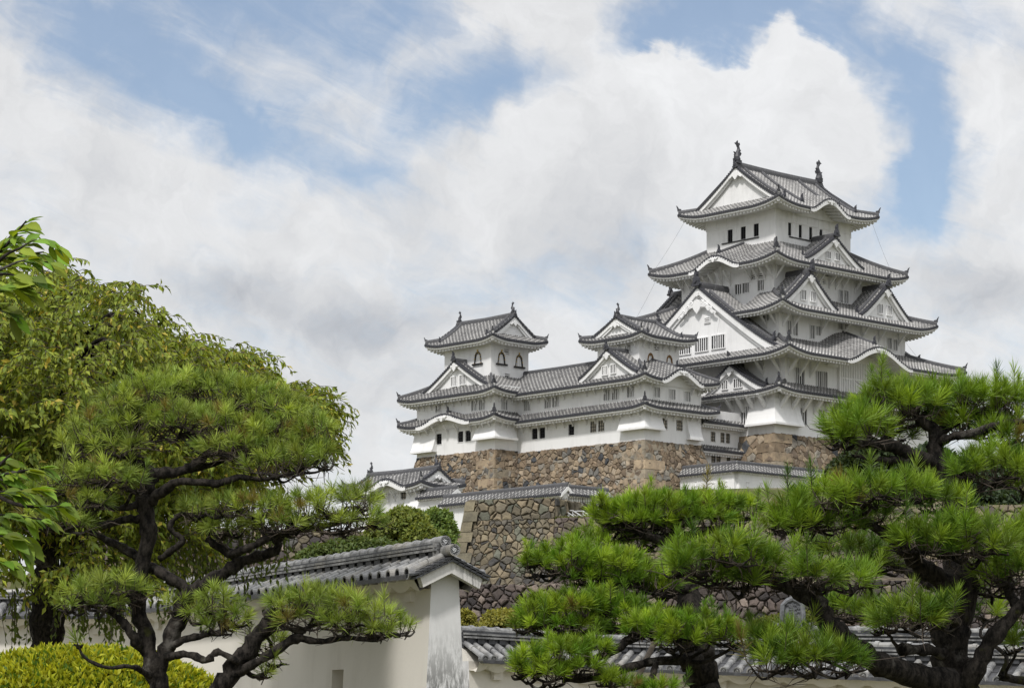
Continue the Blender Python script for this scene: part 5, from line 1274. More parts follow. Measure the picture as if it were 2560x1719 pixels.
    rb.hexa([t3(M(a, b, z)) for z in (-.10, z0 + .24 * rk) for a, b in ((0, -.10), (L, -.10), (L, .10), (0, .10))], 2)
    for l in range(layers):
        zz = z0 + .045 * rk + l * .085 * rk; hwid = .175 - .012 * l; q = 0
        while q < L:
            e = min(L, q + tl * .92 * rg.uniform(.98, 1.02)); rb.hexa([t3(M(a, b, z)) for z in (zz, zz + .036) for a, b in ((q, -hwid), (e - .012, -hwid), (e - .012, hwid), (q, hwid))], 0); q = e
    q = 0; zc = z0 + (.085 * layers + .085) * rk; rr = .092 * (.55 + .45 * min(1, rk))
    while q < L - .05:
        e = min(L, q + tl * .95); rad = [rr * .9, rr, rr, rr * 1.22, rr * 1.22, rr * .9]; aa = [q, q + (e - q) * .45, e - .09, e - .085, e - .004, e]
        rb.tube([M(a, 0, zc) for a in aa], rad, 12, 0); q = e
    for i in range(n + 1):      # bedding plaster between the courses above every row of tiles
        a = i * p
        rb.hexa([t3(M(u, b, z)) for z in (z0 - .06, z0 + .04 * rk) for u, b in ((a + .06, -.14), (a + p - .06, -.14), (a + p - .06, .14), (a + .06, .14))], 2)
    rb.build('ridge', [FGTILE, FGPAN, FGDARK], roof)
    if waves:
        eb = MB()
        for s2 in sides:
            m = max(2, int(L / (pitch * wave_p / 8))); vs = []
            bo, bi = hw - .10, th - .0
            for i in range(m + 1):
                a = L * i / m; w = abs(cos(pi * a / (pitch * wave_p))) ** .9; zb = ze - .10 - .085 * w
                vs += [t3(M(a, s2 * bo, ze + .02)), t3(M(a, s2 * bo, ze - .05)), t3(M(a, s2 * (bo - .10), zb - .03)), t3(M(a, s2 * (bo - .16), zb)), t3(M(a, s2 * bi, zb + .01))]
            eb.add(vs, [(i * 5 + k, (i + 1) * 5 + k, (i + 1) * 5 + k + 1, i * 5 + k + 1) for i in range(m) for k in range(4)], 0)
            if block:
                a = .55
                while a < L: eb.hexa([t3(M(u, s2 * b, ze + z)) for z in (-.34, -.16) for u, b in ((a, th - .05), (a + .24, th - .05), (a + .24, hw - .30), (a, hw - .30))], 0); a += 1.15
        eb.build('eave_plaster', PLASTER_IV, T)
    return M, L, roof
SW = .857
dL = Vector((-.4472, .8944, 0)); rL = Vector((.8944, .4472, 0))
G0 = Vector(((1129 - 1280) / F * 35.74, 35.74, 0))
zr1 = EYE + (HY - 1388) / F * 35.74
T1 = thing('roofed_wall', 'ivory plaster wall with heavy grey tile roof ending in a stained white gable pillar', 'wall', (G0.x - .1, G0.y + .3, 0), castle=False, group='roofed plaster walls in the foreground')
S0 = G0 + dL * .22; S0.z = zr1; E1 = S0 + dL * 15.2; E1.z = zr1
def on_side(px, py):      # photo pixel -> (distance along, height) on the left face of this wall
    for k in range(900):
        a = k * .02; z = 2.0
        for _ in range(3): q = S0 + dL * a - rL * (.215 + .052 * (zr1 - .29 - z)); z = EYE + (HY - py) / F * q.y
        if 1280 + F * q.x / q.y < px: return a, z
    return 5, 2
ha0, hzt = on_side(860, 1672); ha1, _ = on_side(831, 1672)
M1, L1, roof1 = fgwall(T1, S0, E1, .60, .29, .215, pitch=.33, r=.082, batter=.052, end0=True, rk=.62, hole=(ha0, ha1, hzt - .48, hzt))
# gable end: chevron board, verge tiles, end discs
gb = MB()
def M1b(f, b, z): q = S0 - dL * f + rL * b; return (q.x, q.y, zr1 + z)
hb = .512; zo = -.035; zt = zo - .245
for f0, f1 in ((.10, .22),):
    o_ = [(-hb, zt), (0, zo), (hb, zt)]; i_ = [(-hb * .87, zt - .185), (0, zo - .215), (hb * .87, zt - .185)]
    P_ = [M1b(f1, b, z) for b, z in o_] + [M1b(f1, b, z) for b, z in i_] + [M1b(f0, b, z) for b, z in o_] + [M1b(f0, b, z) for b, z in i_]
    gb.add(P_, [(0, 1, 4, 3), (1, 2, 5, 4), (6, 7, 10, 9)[::-1], (7, 8, 11, 10)[::-1], (3, 4, 10, 9), (4, 5, 11, 10), (0, 3, 9, 6), (2, 5, 11, 8), (0, 1, 7, 6), (1, 2, 8, 7)], 0)
gb.build('gable_board', BOARD, T1)
vb = MB(); nst = 6
for s2 in (-1, 1):
    for i in range(nst):
        t0, t1 = .05 + .95 * i / nst, .05 + .95 * (i + 1) / nst; z0_, z1_ = -.27 * t0 * 1.05 + .03, -.27 * t1 * 1.05 + .055
        for k, dzz in enumerate((0, -.045)):
            b0, b1 = s2 * .60 * (t0 - .07), s2 * .60 * (t1 + .01 - .05 * k)
            vb.hexa([M1b(f, b, z) for zz in (-.03, 0) for (f, b, z) in ((-.05, b0, z0_ + zz + dzz - .02), (.27, b0, z0_ + zz + dzz - .02), (.27, b1, z1_ + zz + dzz - .045), (-.05, b1, z1_ + zz + dzz - .045))], 0)
vb.build('verge_tile', FGDARK, T1)
cb = MB()
def disc(c, nrm, rad, depth, crest):
    c = Vector(c); nrm = Vector(nrm).normalized(); ex = Vector((-nrm.y, nrm.x, 0)).normalized(); ey = nrm.cross(ex) * -1
    if ey.z < 0: ey = -ey
    n = 20; r1 = [c + (ex * cos(a) + ey * sin(a)) * rad for a in [2 * pi * k / n for k in range(n)]]; r2 = [c + (ex * cos(a) + ey * sin(a)) * rad * .80 for a in [2 * pi * k / n for k in range(n)]]; r3 = [v - nrm * .02 for v in r2]; r0 = [v - nrm * depth for v in r1]
    cb.add([tuple(v) for v in r0 + r1 + r2 + r3], [(s * n + k, s * n + (k + 1) % n, (s + 1) * n + (k + 1) % n, (s + 1) * n + k) for s in range(3) for k in range(n)], 0)
    cb.add([tuple(v) for v in r3], [tuple(range(n))], 1)
    if crest:
        for u in range(3):
            pts = [c - nrm * .010 + (ex * cos(x) + ey * sin(x)) * rad * (.10 + .40 * w_) for w_, x in [(w_ / 7, u * 2 * pi / 3 - w_ / 7 * 2.6) for w_ in range(8)]]; cb.tube(pts, [rad * .11, rad * .12, rad * .11, rad * .09, rad * .08, rad * .06, rad * .04, rad * .02], 6, 2)
        for k in range(14):
            a = 2 * pi * k / 14; p = c - nrm * .012 + (ex * cos(a) + ey * sin(a)) * rad * .66; cb.tube([p, p + nrm * .012], [rad * .055] * 2, 6, 2)
disc(M1b(.33, 0, .075), -dL, .088, .42, True)
zc1 = .05 + .185
disc(M1b(.02, 0, zc1 - .02), -dL, .088, .2, True)
cb.hexa([M1b(f, b, z) for z in (.0, .19) for f, b in ((-.06, -.17), (.0, -.13), (.0, .13), (-.06, .17))], 0)
cb.build('ridge_end_tile', [FGTILE, FGDARK, STEEL], T1)
T3 = thing('roofed_wall', 'ivory roofed wall crossing the far left behind the shrub and tree trunks', 'wall', (E1.x - 4, E1.y, 0), castle=False, group='roofed plaster walls in the foreground')
E3 = Vector((E1.x - 16, E1.y + 1.0, zr1)); E1b = Vector((E1.x + .3, E1.y, zr1)); fgwall(T3, E3, E1b, .60, .29, .215, pitch=.33, r=.082, batter=.052, rk=.62)
PA = Vector(at(1150, 1578.5 + 26, 47.6)); PB_ = Vector(at(1490, 1600 + 24, 50.0)); PC = Vector(at(2640, 1634 + 26, 45.0))
T2 = thing('roofed_wall', 'plaster wall with round tile roof running right behind the pines, low at right', 'wall', (PB_.x, PB_.y, 0), castle=False, group='roofed plaster walls in the foreground')
fgwall(T2, PA, PB_, .66, .36, .25, pitch=.27, r=.075, batter=.05, ring_caps=True, tl=.34, rk=.75)
fgwall(T2, PB_, PC, .66, .36, .25, pitch=.29, r=.078, batter=.05, ring_caps=True, tl=.34, rk=.75)
Q0 = Vector(at(1990, 1606, 56.0)); Q1 = Q0 + Vector((.93, .37, 0)).normalized() * 16
T4 = thing('gate_building', 'grey tiled gate roof with carved end ornament behind the right roofed wall', 'gate', (Q0.x + 4, Q0.y + 1, 0), castle=False)
fgwall(T4, Q0, Q1, 2.1, .95, 1.4, pitch=.30, r=.078, batter=0, end0=True, tl=.34, waves=False, side_mat=PLASTER, rk=1.0)
# carved ogre tile: arched slab with rolled feet, curly relief in the middle
ob = MB(); nq = Vector((-.25, -.97, 0)).normalized(); ex = Vector((-nq.y, nq.x, 0)) * -1; ez = Vector((0, 0, 1)); C0 = Vector(at(1983, 1572, 55.7)); k = .0090
ol = [(-48, 20), (-50, 6), (-38, -6), (-20, 0), (-14, -14), (14, -14), (20, 0), (38, -6), (50, 6), (48, 20), (38, 14), (30, 18), (28, 62), (18, 76), (0, 84), (-18, 76), (-28, 62), (-30, 18), (-38, 14)]
ob.prism([(a * k, b * k) for a, b in ol], C0, ex, ez, nq, .16, 0)
arch = [(-38, 8), (-28, 16), (-24, 60), (-14, 70), (0, 76), (14, 70), (24, 60), (28, 16), (38, 8)]
ob.tube([C0 + ex * a * k + ez * b * k + nq * .09 for a, b in arch], [.05, .055, .06, .06, .065, .06, .06, .055, .05], 8, 0)
rg = random.Random(3)
for i in range(70):
    a, b = rg.uniform(-15, 15), rg.uniform(10, 60); ob.tube([C0 + ex * (a + 3 * cos(q)) * k + ez * (b + 3 * sin(q)) * k + nq * (.09 + .01 * q / 3) for q in (0, 1.2, 2.4, 3.6)], [.014, .022, .02, .01], 5, 0)
for s2 in (-1, 1): ob.tube([C0 + ex * s2 * 40 * k + ez * 7 * k + nq * (.02 + .02 * i) for i in range(5)], [.09, .09, .085, .07, .04], 10, 0)
ob.build('ridge_ornament', OGRE, T4)
# far wall roof glimpsed behind the left wall
# leaning support pole by the middle pine
T5 = thing('support_pole', 'thin grey wooden pole leaning under the lower limb of the middle pine', 'pole', at(1580, 1760, 18.6), castle=False)
mb = MB(); mb.tube([at(1566, 1800, 18.5), at(1583, 1719, 18.6), at(1612, 1655, 18.8), at(1640, 1596, 19.0)], [.024, .023, .022, .020], 8); mb.tube([at(1631, 1611, 18.95), at(1641, 1602, 18.95)], [.03, .03], 8); mb.build('pole', POLE, T5)
# ------------------------------------------------------------------ vegetation
def catmull(pts, n=5):
    pts = [np.array(p, float) for p in pts]; out = []
    P = [2 * pts[0] - pts[1]] + pts + [2 * pts[-1] - pts[-2]]
    for i in range(1, len(P) - 2):
        for j in range(n):
            t = j / n; a, b, c, d = P[i - 1:i + 3]
            out.append(.5 * ((2 * b) + (c - a) * t + (2 * a - 5 * b + 4 * c - d) * t * t + (3 * b - a - 3 * c + d) * t ** 3))
    out.append(pts[-1]); return out
def limb(mb, pts4, D, rgn, sides=10, wob=.10, n=5, lump=.12):
    """pts4: (px, py, depth offset, radius in px) -> gnarled tube; returns its world points"""
    q = catmull(pts4, n); W = []; rad = []
    for i, (x, y, o, r) in enumerate(q):
        d = D + o; p = atn(x, y, d); rr = max(r, 1.2) / F * d
        if 0 < i < len(q) - 1: p = p + rgn.normal(0, wob * rr, 3)
        W.append(p); rad.append(rr * (1 + rgn.normal(0, lump) * (0 < i)))
    mb.tube([tuple(p) for p in W], rad, sides, 0)
    return W

def needles(C, A, L, rg, per=75, cols=None, w=.0022, open_=1.0, stem=None):
    """tufts of needles: centres C (n,3), shoot axes A (n,3), needle length L (n,), colour per tuft -> verts, colours"""
    n = len(C); N = n * per; ti = np.repeat(np.arange(n), per)
    ax = A[ti]; r1 = rg.normal(size=(N, 3)); s = np.cross(ax, r1); s /= np.linalg.norm(s, axis=1, keepdims=True) + 1e-9
    st = np.full(n, .5) if stem is None else stem
    u = rg.random(N) ** 1.5                             # place along the shoot (0 tip .. 1 base)
    base = C[ti] - ax * (u * st[ti] * L[ti])[:, None]
    phi = np.radians((8 + 62 * u ** .55 + rg.normal(0, 8, N))) * open_
    d = ax * np.cos(phi)[:, None] + s * np.sin(phi)[:, None]
    d[:, 2] -= .05 * rg.random(N); d /= np.linalg.norm(d, axis=1, keepdims=True)
    l = L[ti] * rg.uniform(.55, 1.12, N)
    side = np.cross(d, rg.normal(size=(N, 3))); side /= np.linalg.norm(side, axis=1, keepdims=True) + 1e-9
    hw = (w * rg.uniform(.8, 1.25, N))[:, None]
    mid = base + d * (l * .55)[:, None]
    tip = base + d * l[:, None] + np.c_[np.zeros(N), np.zeros(N), -.06 * l * rg.random(N)]
    V = np.empty((N, 5, 3)); V[:, 0] = base - side * hw * .8; V[:, 1] = base + side * hw * .8; V[:, 2] = mid + side * hw; V[:, 3] = mid - side * hw; V[:, 4] = tip
    c = cols[ti] * rg.uniform(.82, 1.2, (N, 1)); CC = np.repeat(c[:, None, :], 5, 1); CC[:, 0:2] *= .8; CC[:, 4] *= 1.15
    o = (np.arange(N) * 5)[:, None]
    tri = np.concatenate([o + np.array([[0, 1, 2]]), o + np.array([[0, 2, 3]]), o + np.array([[3, 2, 4]])])
    return V.reshape(-1, 3), tri, CC.reshape(-1, 3)

def thin_tubes(P0, P1, P2, r0, r1, K=3):
    """many bent 3-sided twigs P0-P1-P2"""
    n = len(P0); V = []; 
    ss = np.linspace(0, 1, K); M1_ = P1 if K == 3 else 2 * P1 - .5 * (P0 + P2)
    pts = np.stack([P0, P1, P2], 1) if K == 3 else np.stack([P0 * (1 - s) ** 2 + 2 * s * (1 - s) * M1_ + s * s * P2 for s in ss], 1); rr = np.stack([r0 + (r1 - r0) * s for s in ss], 1)
    d = P2 - P0; d /= np.linalg.norm(d, axis=1, keepdims=True) + 1e-9
    x = np.cross(d, np.array([.3, .9, .2])); x /= np.linalg.norm(x, axis=1, keepdims=True) + 1e-9; y = np.cross(d, x)
    out = np.empty((n, K, 3, 3))
    for k in range(3):
        a = 2 * pi * k / 3; out[:, :, k] = pts + (x * cos(a) + y * sin(a))[:, None, :] * rr[:, :, None]
    o = (np.arange(n) * 3 * K)[:, None]; tri = []
    for s in range(K - 1):
        for k in range(3):
            a, b, c, e = s * 3 + k, s * 3 + (k + 1) % 3, (s + 1) * 3 + (k + 1) % 3, (s + 1) * 3 + k
            tri += [o + np.array([[a, b, c]]), o + np.array([[a, c, e]])]
    return out.reshape(-1, 3), np.concatenate(tri)

def crown(T, needle_sets, twig_sets, lmat=None):
    vs = []; fs = []; cs = []; ms = []; o = 0
    for (v, f, c) in needle_sets: vs.append(v); fs.append(f + o); cs.append(c); ms.append(np.zeros(len(f))); o += len(v)
    for (v, f) in twig_sets: vs.append(v); fs.append(f + o); cs.append(np.full((len(v), 3), .06)); ms.append(np.ones(len(f))); o += len(v)
    return raw_mesh('crown', np.vstack(vs), np.vstack(fs), [lmat or NEEDLE, TWIG], T, np.vstack(cs), np.concatenate(ms))

def pine(name, label, base_px, D, limbs, pads, seed, L=.125, green=((.075, .145, .020), (.13, .20, .03)), dens=1.0, per=80, spike=.10, olive=.10, depth=.9, twig_r=.0042, group=None, up=1.0, w=.0021, radial=1.0, scat=.20, bare=.5, grow=1.08, spacing=.58):
    rg = np.random.default_rng(seed); random.seed(seed)
    T = thing(name, label, 'pine tree', at(base_px[0], base_px[1], D), castle=False, group=group)
    T.location.z = 0; T['_b'] = (T['_b'][0], T['_b'][1], 0.0)
    mb = MB(); pts = []
    for lb in limbs: pts += limb(mb, lb, D, rg)
    lp = np.array(pts)
    Cs, As, Ls, Co, Ss = [], [], [], [], []; tw = []
    g1, g2 = np.array(green[0]), np.array(green[1])
    for pd in pads:
        cx, cy, rx, ry = pd[:4]; rx *= grow; ry *= grow; off = pd[4] if len(pd) > 4 else 0; dn = pd[5] if len(pd) > 5 else 1; bright = pd[6] if len(pd) > 6 else 1  # bright scales needle colour, painting the shady pads darker
        d = D + off; C = atn(cx, cy, d); ax, az = rx / F * d, ry / F * d; ay = max(ax * depth * .75, .12)
        n = max(14, int(dn * 3.2 * rx * ry * pi / 420 * (1 + .3 * ay)))
        # points on a lumpy flattened dome
        th = rg.uniform(0, 2 * pi, n); rho = np.sqrt(rg.random(n)); dome = np.sqrt(np.clip(1 - rho ** 2, 0, 1))
        hh = np.where(rg.random(n) < .80, rg.uniform(.80, 1.06, n), rg.uniform(.25, .8, n))
        ln = .16 * np.sin(th * 3 + rg.uniform(0, 6)) + .12 * np.sin(th * 5 + rg.uniform(0, 6))
        X = rho * np.cos(th) * (1 + ln); Y = rho * np.sin(th) * (1 + ln); Z = -0.55 + 1.35 * dome * hh + rg.normal(0, .08, n)
        # tufts sit a needle's length inside the outline
        sh = lambda r_, m: max(r_ - m, r_ * .45)
        c = C + np.c_[X * sh(ax, L * .6), Y * ay, Z * sh(az, L * .62)]
        keep = []; md = (L * spacing / dens) ** 2
        for i_ in range(n):           # tufts keep their distance, so each reads as a brush of its own
            if not keep or ((c[keep] - c[i_]) ** 2).sum(1).min() > md: keep.append(i_)
        keep = np.array(keep); c, th, rho, hh = c[keep], th[keep], rho[keep], hh[keep]; n = len(keep)
        rad_ = rho * (.28 + .62 * np.clip((rho - .6) / .4, 0, 1)) * radial; a = np.c_[np.cos(th) * rad_, np.sin(th) * rad_, np.full(n, up * .85) + .25 * (hh - .5)] + rg.normal(0, scat, (n, 3)); a /= np.linalg.norm(a, axis=1, keepdims=True)
        l = L * rg.uniform(.78, 1.15, n); stem = np.full(n, .42); sp = (rg.random(n) < spike) & (hh > .8)
        stem[sp] = rg.uniform(1.0, 1.9, sp.sum()); a[sp] = a[sp] * .5 + np.array([0, 0, 1.0]); a /= np.linalg.norm(a, axis=1, keepdims=True); c[sp] += a[sp] * (L * (stem[sp] - .5))[:, None]; l[sp] *= .8
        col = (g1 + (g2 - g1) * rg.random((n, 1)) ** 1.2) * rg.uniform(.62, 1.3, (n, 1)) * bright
        ol = rg.random(n) < olive; col[ol] = np.array([.24, .20, .05]) * rg.uniform(.7, 1.1, (ol.sum(), 1))
        Cs.append(c); As.append(a); Ls.append(l); Co.append(col); Ss.append(stem)
        # limb -> pad spine -> twigs
        low = C + np.array([0, 0, -az * .75]); j = np.argmin(np.linalg.norm(lp - low, axis=1)); q = lp[j]
        dist = np.linalg.norm(q - low)
        if dist > .03:
            m1 = q * .6 + low * .4 + rg.normal(0, .10 * dist, 3); m2 = q * .25 + low * .75 + rg.normal(0, .10 * dist, 3); r0 = min(.030, .010 + .016 * dist) * (D / 16)
            mb.tube([tuple(v) for v in catmull([q, m1, m2, low], 3)], [r0 * (1 - .06 * i) for i in range(10)], 6)
        sp_pts = [low]
        for k in range(6):
            an = 2 * pi * k / 6 + rg.uniform(-.4, .4); e = low + np.array([cos(an) * ax * .62, sin(an) * ay * .6, rg.uniform(-.05, .35) * az]); m = (low + e) / 2 + rg.normal(0, .08 * ax, 3) + np.array([0, 0, -.1 * az])
            pp = catmull([low, m, e], 3); mb.tube([tuple(v) for v in pp], [.012 * (D / 16) * (1 - .10 * i) for i in range(len(pp))], 5); sp_pts += pp[2:]
        S = np.array(sp_pts); idx = np.argmin(np.linalg.norm(S[None] - (c - a * l[:, None] * .5)[:, None], axis=2) + rg.random((n, len(S))) * .08 * ax, axis=1); P0 = S[idx]
        P2 = c - a * (l * .05)[:, None]; P1 = P0 * .45 + (c - a * (l * np.maximum(stem, .7) * 1.15)[:, None]) * .55 + rg.normal(0, .014, (n, 3)); P1[:, 2] -= .012
        P1 = np.where((stem > .9)[:, None], c - a * (l * stem)[:, None], P1)
        tw.append(thin_tubes(P0, P1, P2, np.full(n, twig_r * D / 16 * 1.3), np.full(n, twig_r * D / 16 * .55)))
        k = int(n * bare)                       # bare twiglets below
        if k: b0 = S[rg.integers(0, len(S), k)]; e = b0 + rg.normal(0, .35, (k, 3)) * np.array([ax, ay, az]) + np.array([0, 0, .1 * az]); tw.append(thin_tubes(b0, (b0 + e) / 2 + rg.normal(0, .02, (k, 3)), e, np.full(k, twig_r * D / 16), np.full(k, twig_r * D / 16 * .4)))
    mb.build('trunk', BARK, T, smooth=True)
    ns = needles(np.vstack(Cs), np.vstack(As), np.concatenate(Ls), rg, per, np.vstack(Co), w * D / 16, stem=np.concatenate(Ss))
    crown(T, [ns], tw)
    return T

# right big pine ---------------------------------------------------
DR = 15.0
limbsR = [
 [(2420, 1840, 0, 62), (2395, 1740, 0, 54), (2375, 1640, 0, 47), (2383, 1550, 0, 44), (2402, 1460, 0, 42), (2385, 1390, .1, 33), (2388, 1300, .2, 28), (2383, 1227, .3, 27), (2350, 1168, .35, 25), (2339, 1118, .4, 22), (2342, 1080, .4, 17), (2300, 1050, .4, 12), (2284, 1020, .4, 8), (2250, 1000, .4, 5)],
 [(2350, 1170, .35, 20), (2291, 1142, .2, 18), (2242, 1118, .1, 16), (2170, 1106, 0, 11), (2121, 1094, 0, 6)],
 [(2291, 1142, .2, 12), (2230, 1150, .1, 9), (2180, 1146, 0, 6), (2130, 1138, 0, 3)],
 [(2342, 1085, .4, 14), (2375, 1062, .5, 11), (2436, 1033, .5, 8), (2500, 1005, .5, 4)],
 [(2345, 1110, .4, 14), (2375, 1091, .3, 11), (2436, 1082, .3, 11), (2509, 1057, .3, 9), (2575, 1050, .3, 6)],
 [(2300, 1060, .4, 8), (2310, 1035, .4, 6), (2345, 1010, .4, 4)],
 [(2383, 1225, .3, 14), (2430, 1225, .2, 9), (2480, 1200, .2, 6)],
 [(2400, 1480, 0, 34), (2340, 1440, -.1, 24), (2290, 1405, -.2, 20), (2262, 1372, -.3, 17), (2217, 1334, -.3, 13), (2150, 1300, -.3, 9), (2090, 1280, -.3, 6)],
 [(2280, 1395, -.2, 13), (2315, 1360, -.3, 12), (2345, 1335, -.3, 8)],
 [(2395, 1500, 0, 26), (2350, 1470, .2, 19), (2300, 1440, .3, 17), (2242, 1412, .4, 14), (2190, 1400, .4, 8)],
 [(2375, 1705, -.4, 38), (2290, 1690, -.6, 31), (2176, 1648, -.9, 28), (2115, 1600, -1.0, 26), (2073, 1560, -1.1, 27), (2040, 1500, -1.1, 25), (1985, 1472, -1.1, 20), (1925, 1450, -1.1, 15), (1860, 1420, -1.1, 8)],
 [(2040, 1495, -1.1, 14), (2046, 1465, -1.1, 13), (2070, 1450, -1.1, 9), (2120, 1440, -1.1, 5)],
 [(2150, 1640, -.9, 13), (2080, 1640, -1.1, 9), (2000, 1650, -1.2, 6)],
 [(2405, 1720, -.1, 32), (2445, 1665, -.2, 25), (2485, 1590, -.2, 21), (2546, 1523, -.2, 17), (2580, 1470, -.2, 14)],
 [(2546, 1523, -.2, 14), (2525, 1480, -.1, 12), (2510, 1440, 0, 9), (2530, 1400, 0, 6)],
 [(2375, 1640, 0, 16), (2320, 1622, -.3, 15), (2258, 1622, -.5, 16), (2252, 1621, -.5, 13)],
 [(2500, 1690, .2, 10), (2560, 1700, .2, 10), (2640, 1705, .2, 10)],
 [(2400, 1560, 0, 14), (2370, 1540, -.5, 10), (2310, 1545, -.7, 6)],
]
padsR = [
 (2140, 1050, 85, 56, 0), (2100, 1085, 45, 30, 0, .8), (2240, 1000, 105, 52, .3), (2197, 962, 30, 50, .1), (2350, 985, 110, 48, .5), (2455, 985, 90, 50, .5), (2545, 1000, 70, 60, .5), (2200, 1075, 90, 32, .5, .7), (2420, 1050, 110, 40, .6, .7), (2510, 1075, 80, 40, .4, .7),
 (2485, 1150, 100, 52, .2), (2410, 1165, 50, 32, .1), (2560, 1185, 40, 50, .1),
 (1985, 1265, 75, 50, -.5), (2070, 1230, 90, 48, -.5), (2170, 1215, 90, 44, -.6), (2270, 1220, 80, 42, -.5), (2350, 1240, 70, 42, -.4), (2040, 1300, 110, 28, -.4, .8), (1945, 1300, 40, 32, -.5), (2170, 1275, 90, 35, -.3, .8),
 (2310, 1330, 85, 52, -.6), (2400, 1300, 60, 50, -.6), (2455, 1335, 85, 60, -.4), (2270, 1345, 55, 35, -.6), (2380, 1360, 80, 35, -.5), (2520, 1400, 80, 60, -.2), (2480, 1440, 70, 50, 0, .8), (2560, 1330, 50, 60, -.1),
 (2125, 1365, 100, 40, .2, .9, .8), (2205, 1395, 60, 38, .2, .9, .8),  # shady pads, darkened in colour by the last factor
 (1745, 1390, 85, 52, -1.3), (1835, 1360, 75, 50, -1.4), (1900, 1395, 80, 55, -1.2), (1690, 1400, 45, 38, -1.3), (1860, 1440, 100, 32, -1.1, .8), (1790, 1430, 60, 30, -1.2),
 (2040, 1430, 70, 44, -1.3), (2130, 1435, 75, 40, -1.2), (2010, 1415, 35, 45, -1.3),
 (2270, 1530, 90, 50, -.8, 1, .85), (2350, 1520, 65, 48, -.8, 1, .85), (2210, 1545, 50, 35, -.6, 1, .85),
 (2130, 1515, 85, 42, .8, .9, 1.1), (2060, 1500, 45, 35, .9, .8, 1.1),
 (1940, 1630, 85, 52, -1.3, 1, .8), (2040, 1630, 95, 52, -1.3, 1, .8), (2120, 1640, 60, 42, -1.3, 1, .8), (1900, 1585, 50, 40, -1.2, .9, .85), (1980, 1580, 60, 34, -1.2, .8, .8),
 (2540, 1590, 40, 40, 0, .8), (2470, 1520, 45, 32, .6, .7, 1.0),
]
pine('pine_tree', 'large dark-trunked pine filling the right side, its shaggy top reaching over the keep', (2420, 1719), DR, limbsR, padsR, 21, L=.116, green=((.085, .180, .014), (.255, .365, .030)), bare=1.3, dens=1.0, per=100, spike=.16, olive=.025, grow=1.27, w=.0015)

# middle pine -------------------------------------------------------
DM = 18.0
limbsM = [
 [(1800, 1850, 0, 48), (1775, 1740, 0, 44), (1745, 1660, 0, 40), (1725, 1600, 0, 36), (1722, 1530, .1, 32), (1718, 1470, .2, 28), (1700, 1400, .2, 22), (1690, 1340, .2, 18), (1700, 1290, .2, 14)],
 [(1690, 1350, .2, 16), (1640, 1345, 0, 14), (1585, 1320, 0, 10), (1545, 1300, 0, 6)],
 [(1700, 1345, .2, 14), (1760, 1330, .2, 11), (1820, 1310, .2, 7)],
 [(1740, 1650, -.2, 24), (1690, 1650, -.4, 15), (1623, 1655, -.5, 12), (1560, 1672, -.6, 11), (1479, 1694, -.6, 9), (1410, 1700, -.6, 5)],
 [(1725, 1570, -.2, 18), (1650, 1575, -.4, 12), (1585, 1590, -.5, 12), (1541, 1622, -.6, 10), (1467, 1652, -.6, 7), (1400, 1660, -.6, 4)],
 [(1720, 1560, -.2, 14), (1640, 1568, -.3, 11), (1560, 1572, -.4, 9), (1479, 1581, -.4, 8), (1397, 1589, -.4, 5)],
 [(1718, 1470, .1, 16), (1650, 1470, 0, 12), (1580, 1460, 0, 9), (1500, 1440, -.1, 7), (1420, 1425, -.1, 4)],
 [(1640, 1655, -.5, 8), (1630, 1690, -.6, 8), (1600, 1720, -.6, 5)],
]
padsM = [
 (1560, 1272, 70, 42, 0), (1640, 1258, 85, 38, 0), (1740, 1252, 95, 38, .1), (1840, 1262, 75, 40, .2), (1600, 1300, 100, 32, 0), (1740, 1290, 110, 32, .1, .9), (1520, 1280, 38, 30, 0), (1508, 1247, 16, 20, 0),
 (1350, 1405, 55, 36, -.3), (1430, 1390, 85, 46, -.3), (1520, 1405, 95, 48, -.2), (1610, 1440, 85, 44, -.2), (1660, 1460, 50, 32, -.1), (1470, 1345, 55, 34, .1), (1545, 1325, 60, 32, .2), (1600, 1345, 55, 34, .2), (1480, 1435, 90, 28, -.2, .8), (1330, 1395, 32, 22, -.3),
 (1350, 1520, 60, 46, -.5), (1430, 1510, 80, 42, -.5), (1510, 1500, 70, 38, -.4), (1560, 1520, 75, 42, -.4), (1400, 1555, 95, 28, -.5, .8), (1310, 1555, 38, 28, -.5),
 (1620, 1552, 70, 38, -.6), (1700, 1556, 75, 42, -.6), (1780, 1562, 75, 42, -.5), (1830, 1580, 45, 36, -.5), (1700, 1592, 70, 26, -.6), (1590, 1570, 40, 30, -.6),
 (1330, 1640, 58, 44, -.8), (1410, 1620, 70, 40, -.8), (1480, 1612, 60, 36, -.7), (1370, 1675, 70, 34, -.8), (1450, 1660, 70, 28, -.8, .8), (1300, 1670, 30, 26, -.8),
 (1560, 1705, 50, 24, -.7), (1650, 1712, 60, 24, -.6), (1520, 1692, 40, 22, -.7),
]
pine('pine_tree', 'cloud-pruned pine with bright green pads, in the middle before the stone bastion', (1770, 1719), DM, limbsM, padsM, 22, L=.098, green=((.105, .215, .014), (.31, .43, .032)), dens=1.0, per=88, spike=.10, olive=.02, grow=1.24, w=.0014)

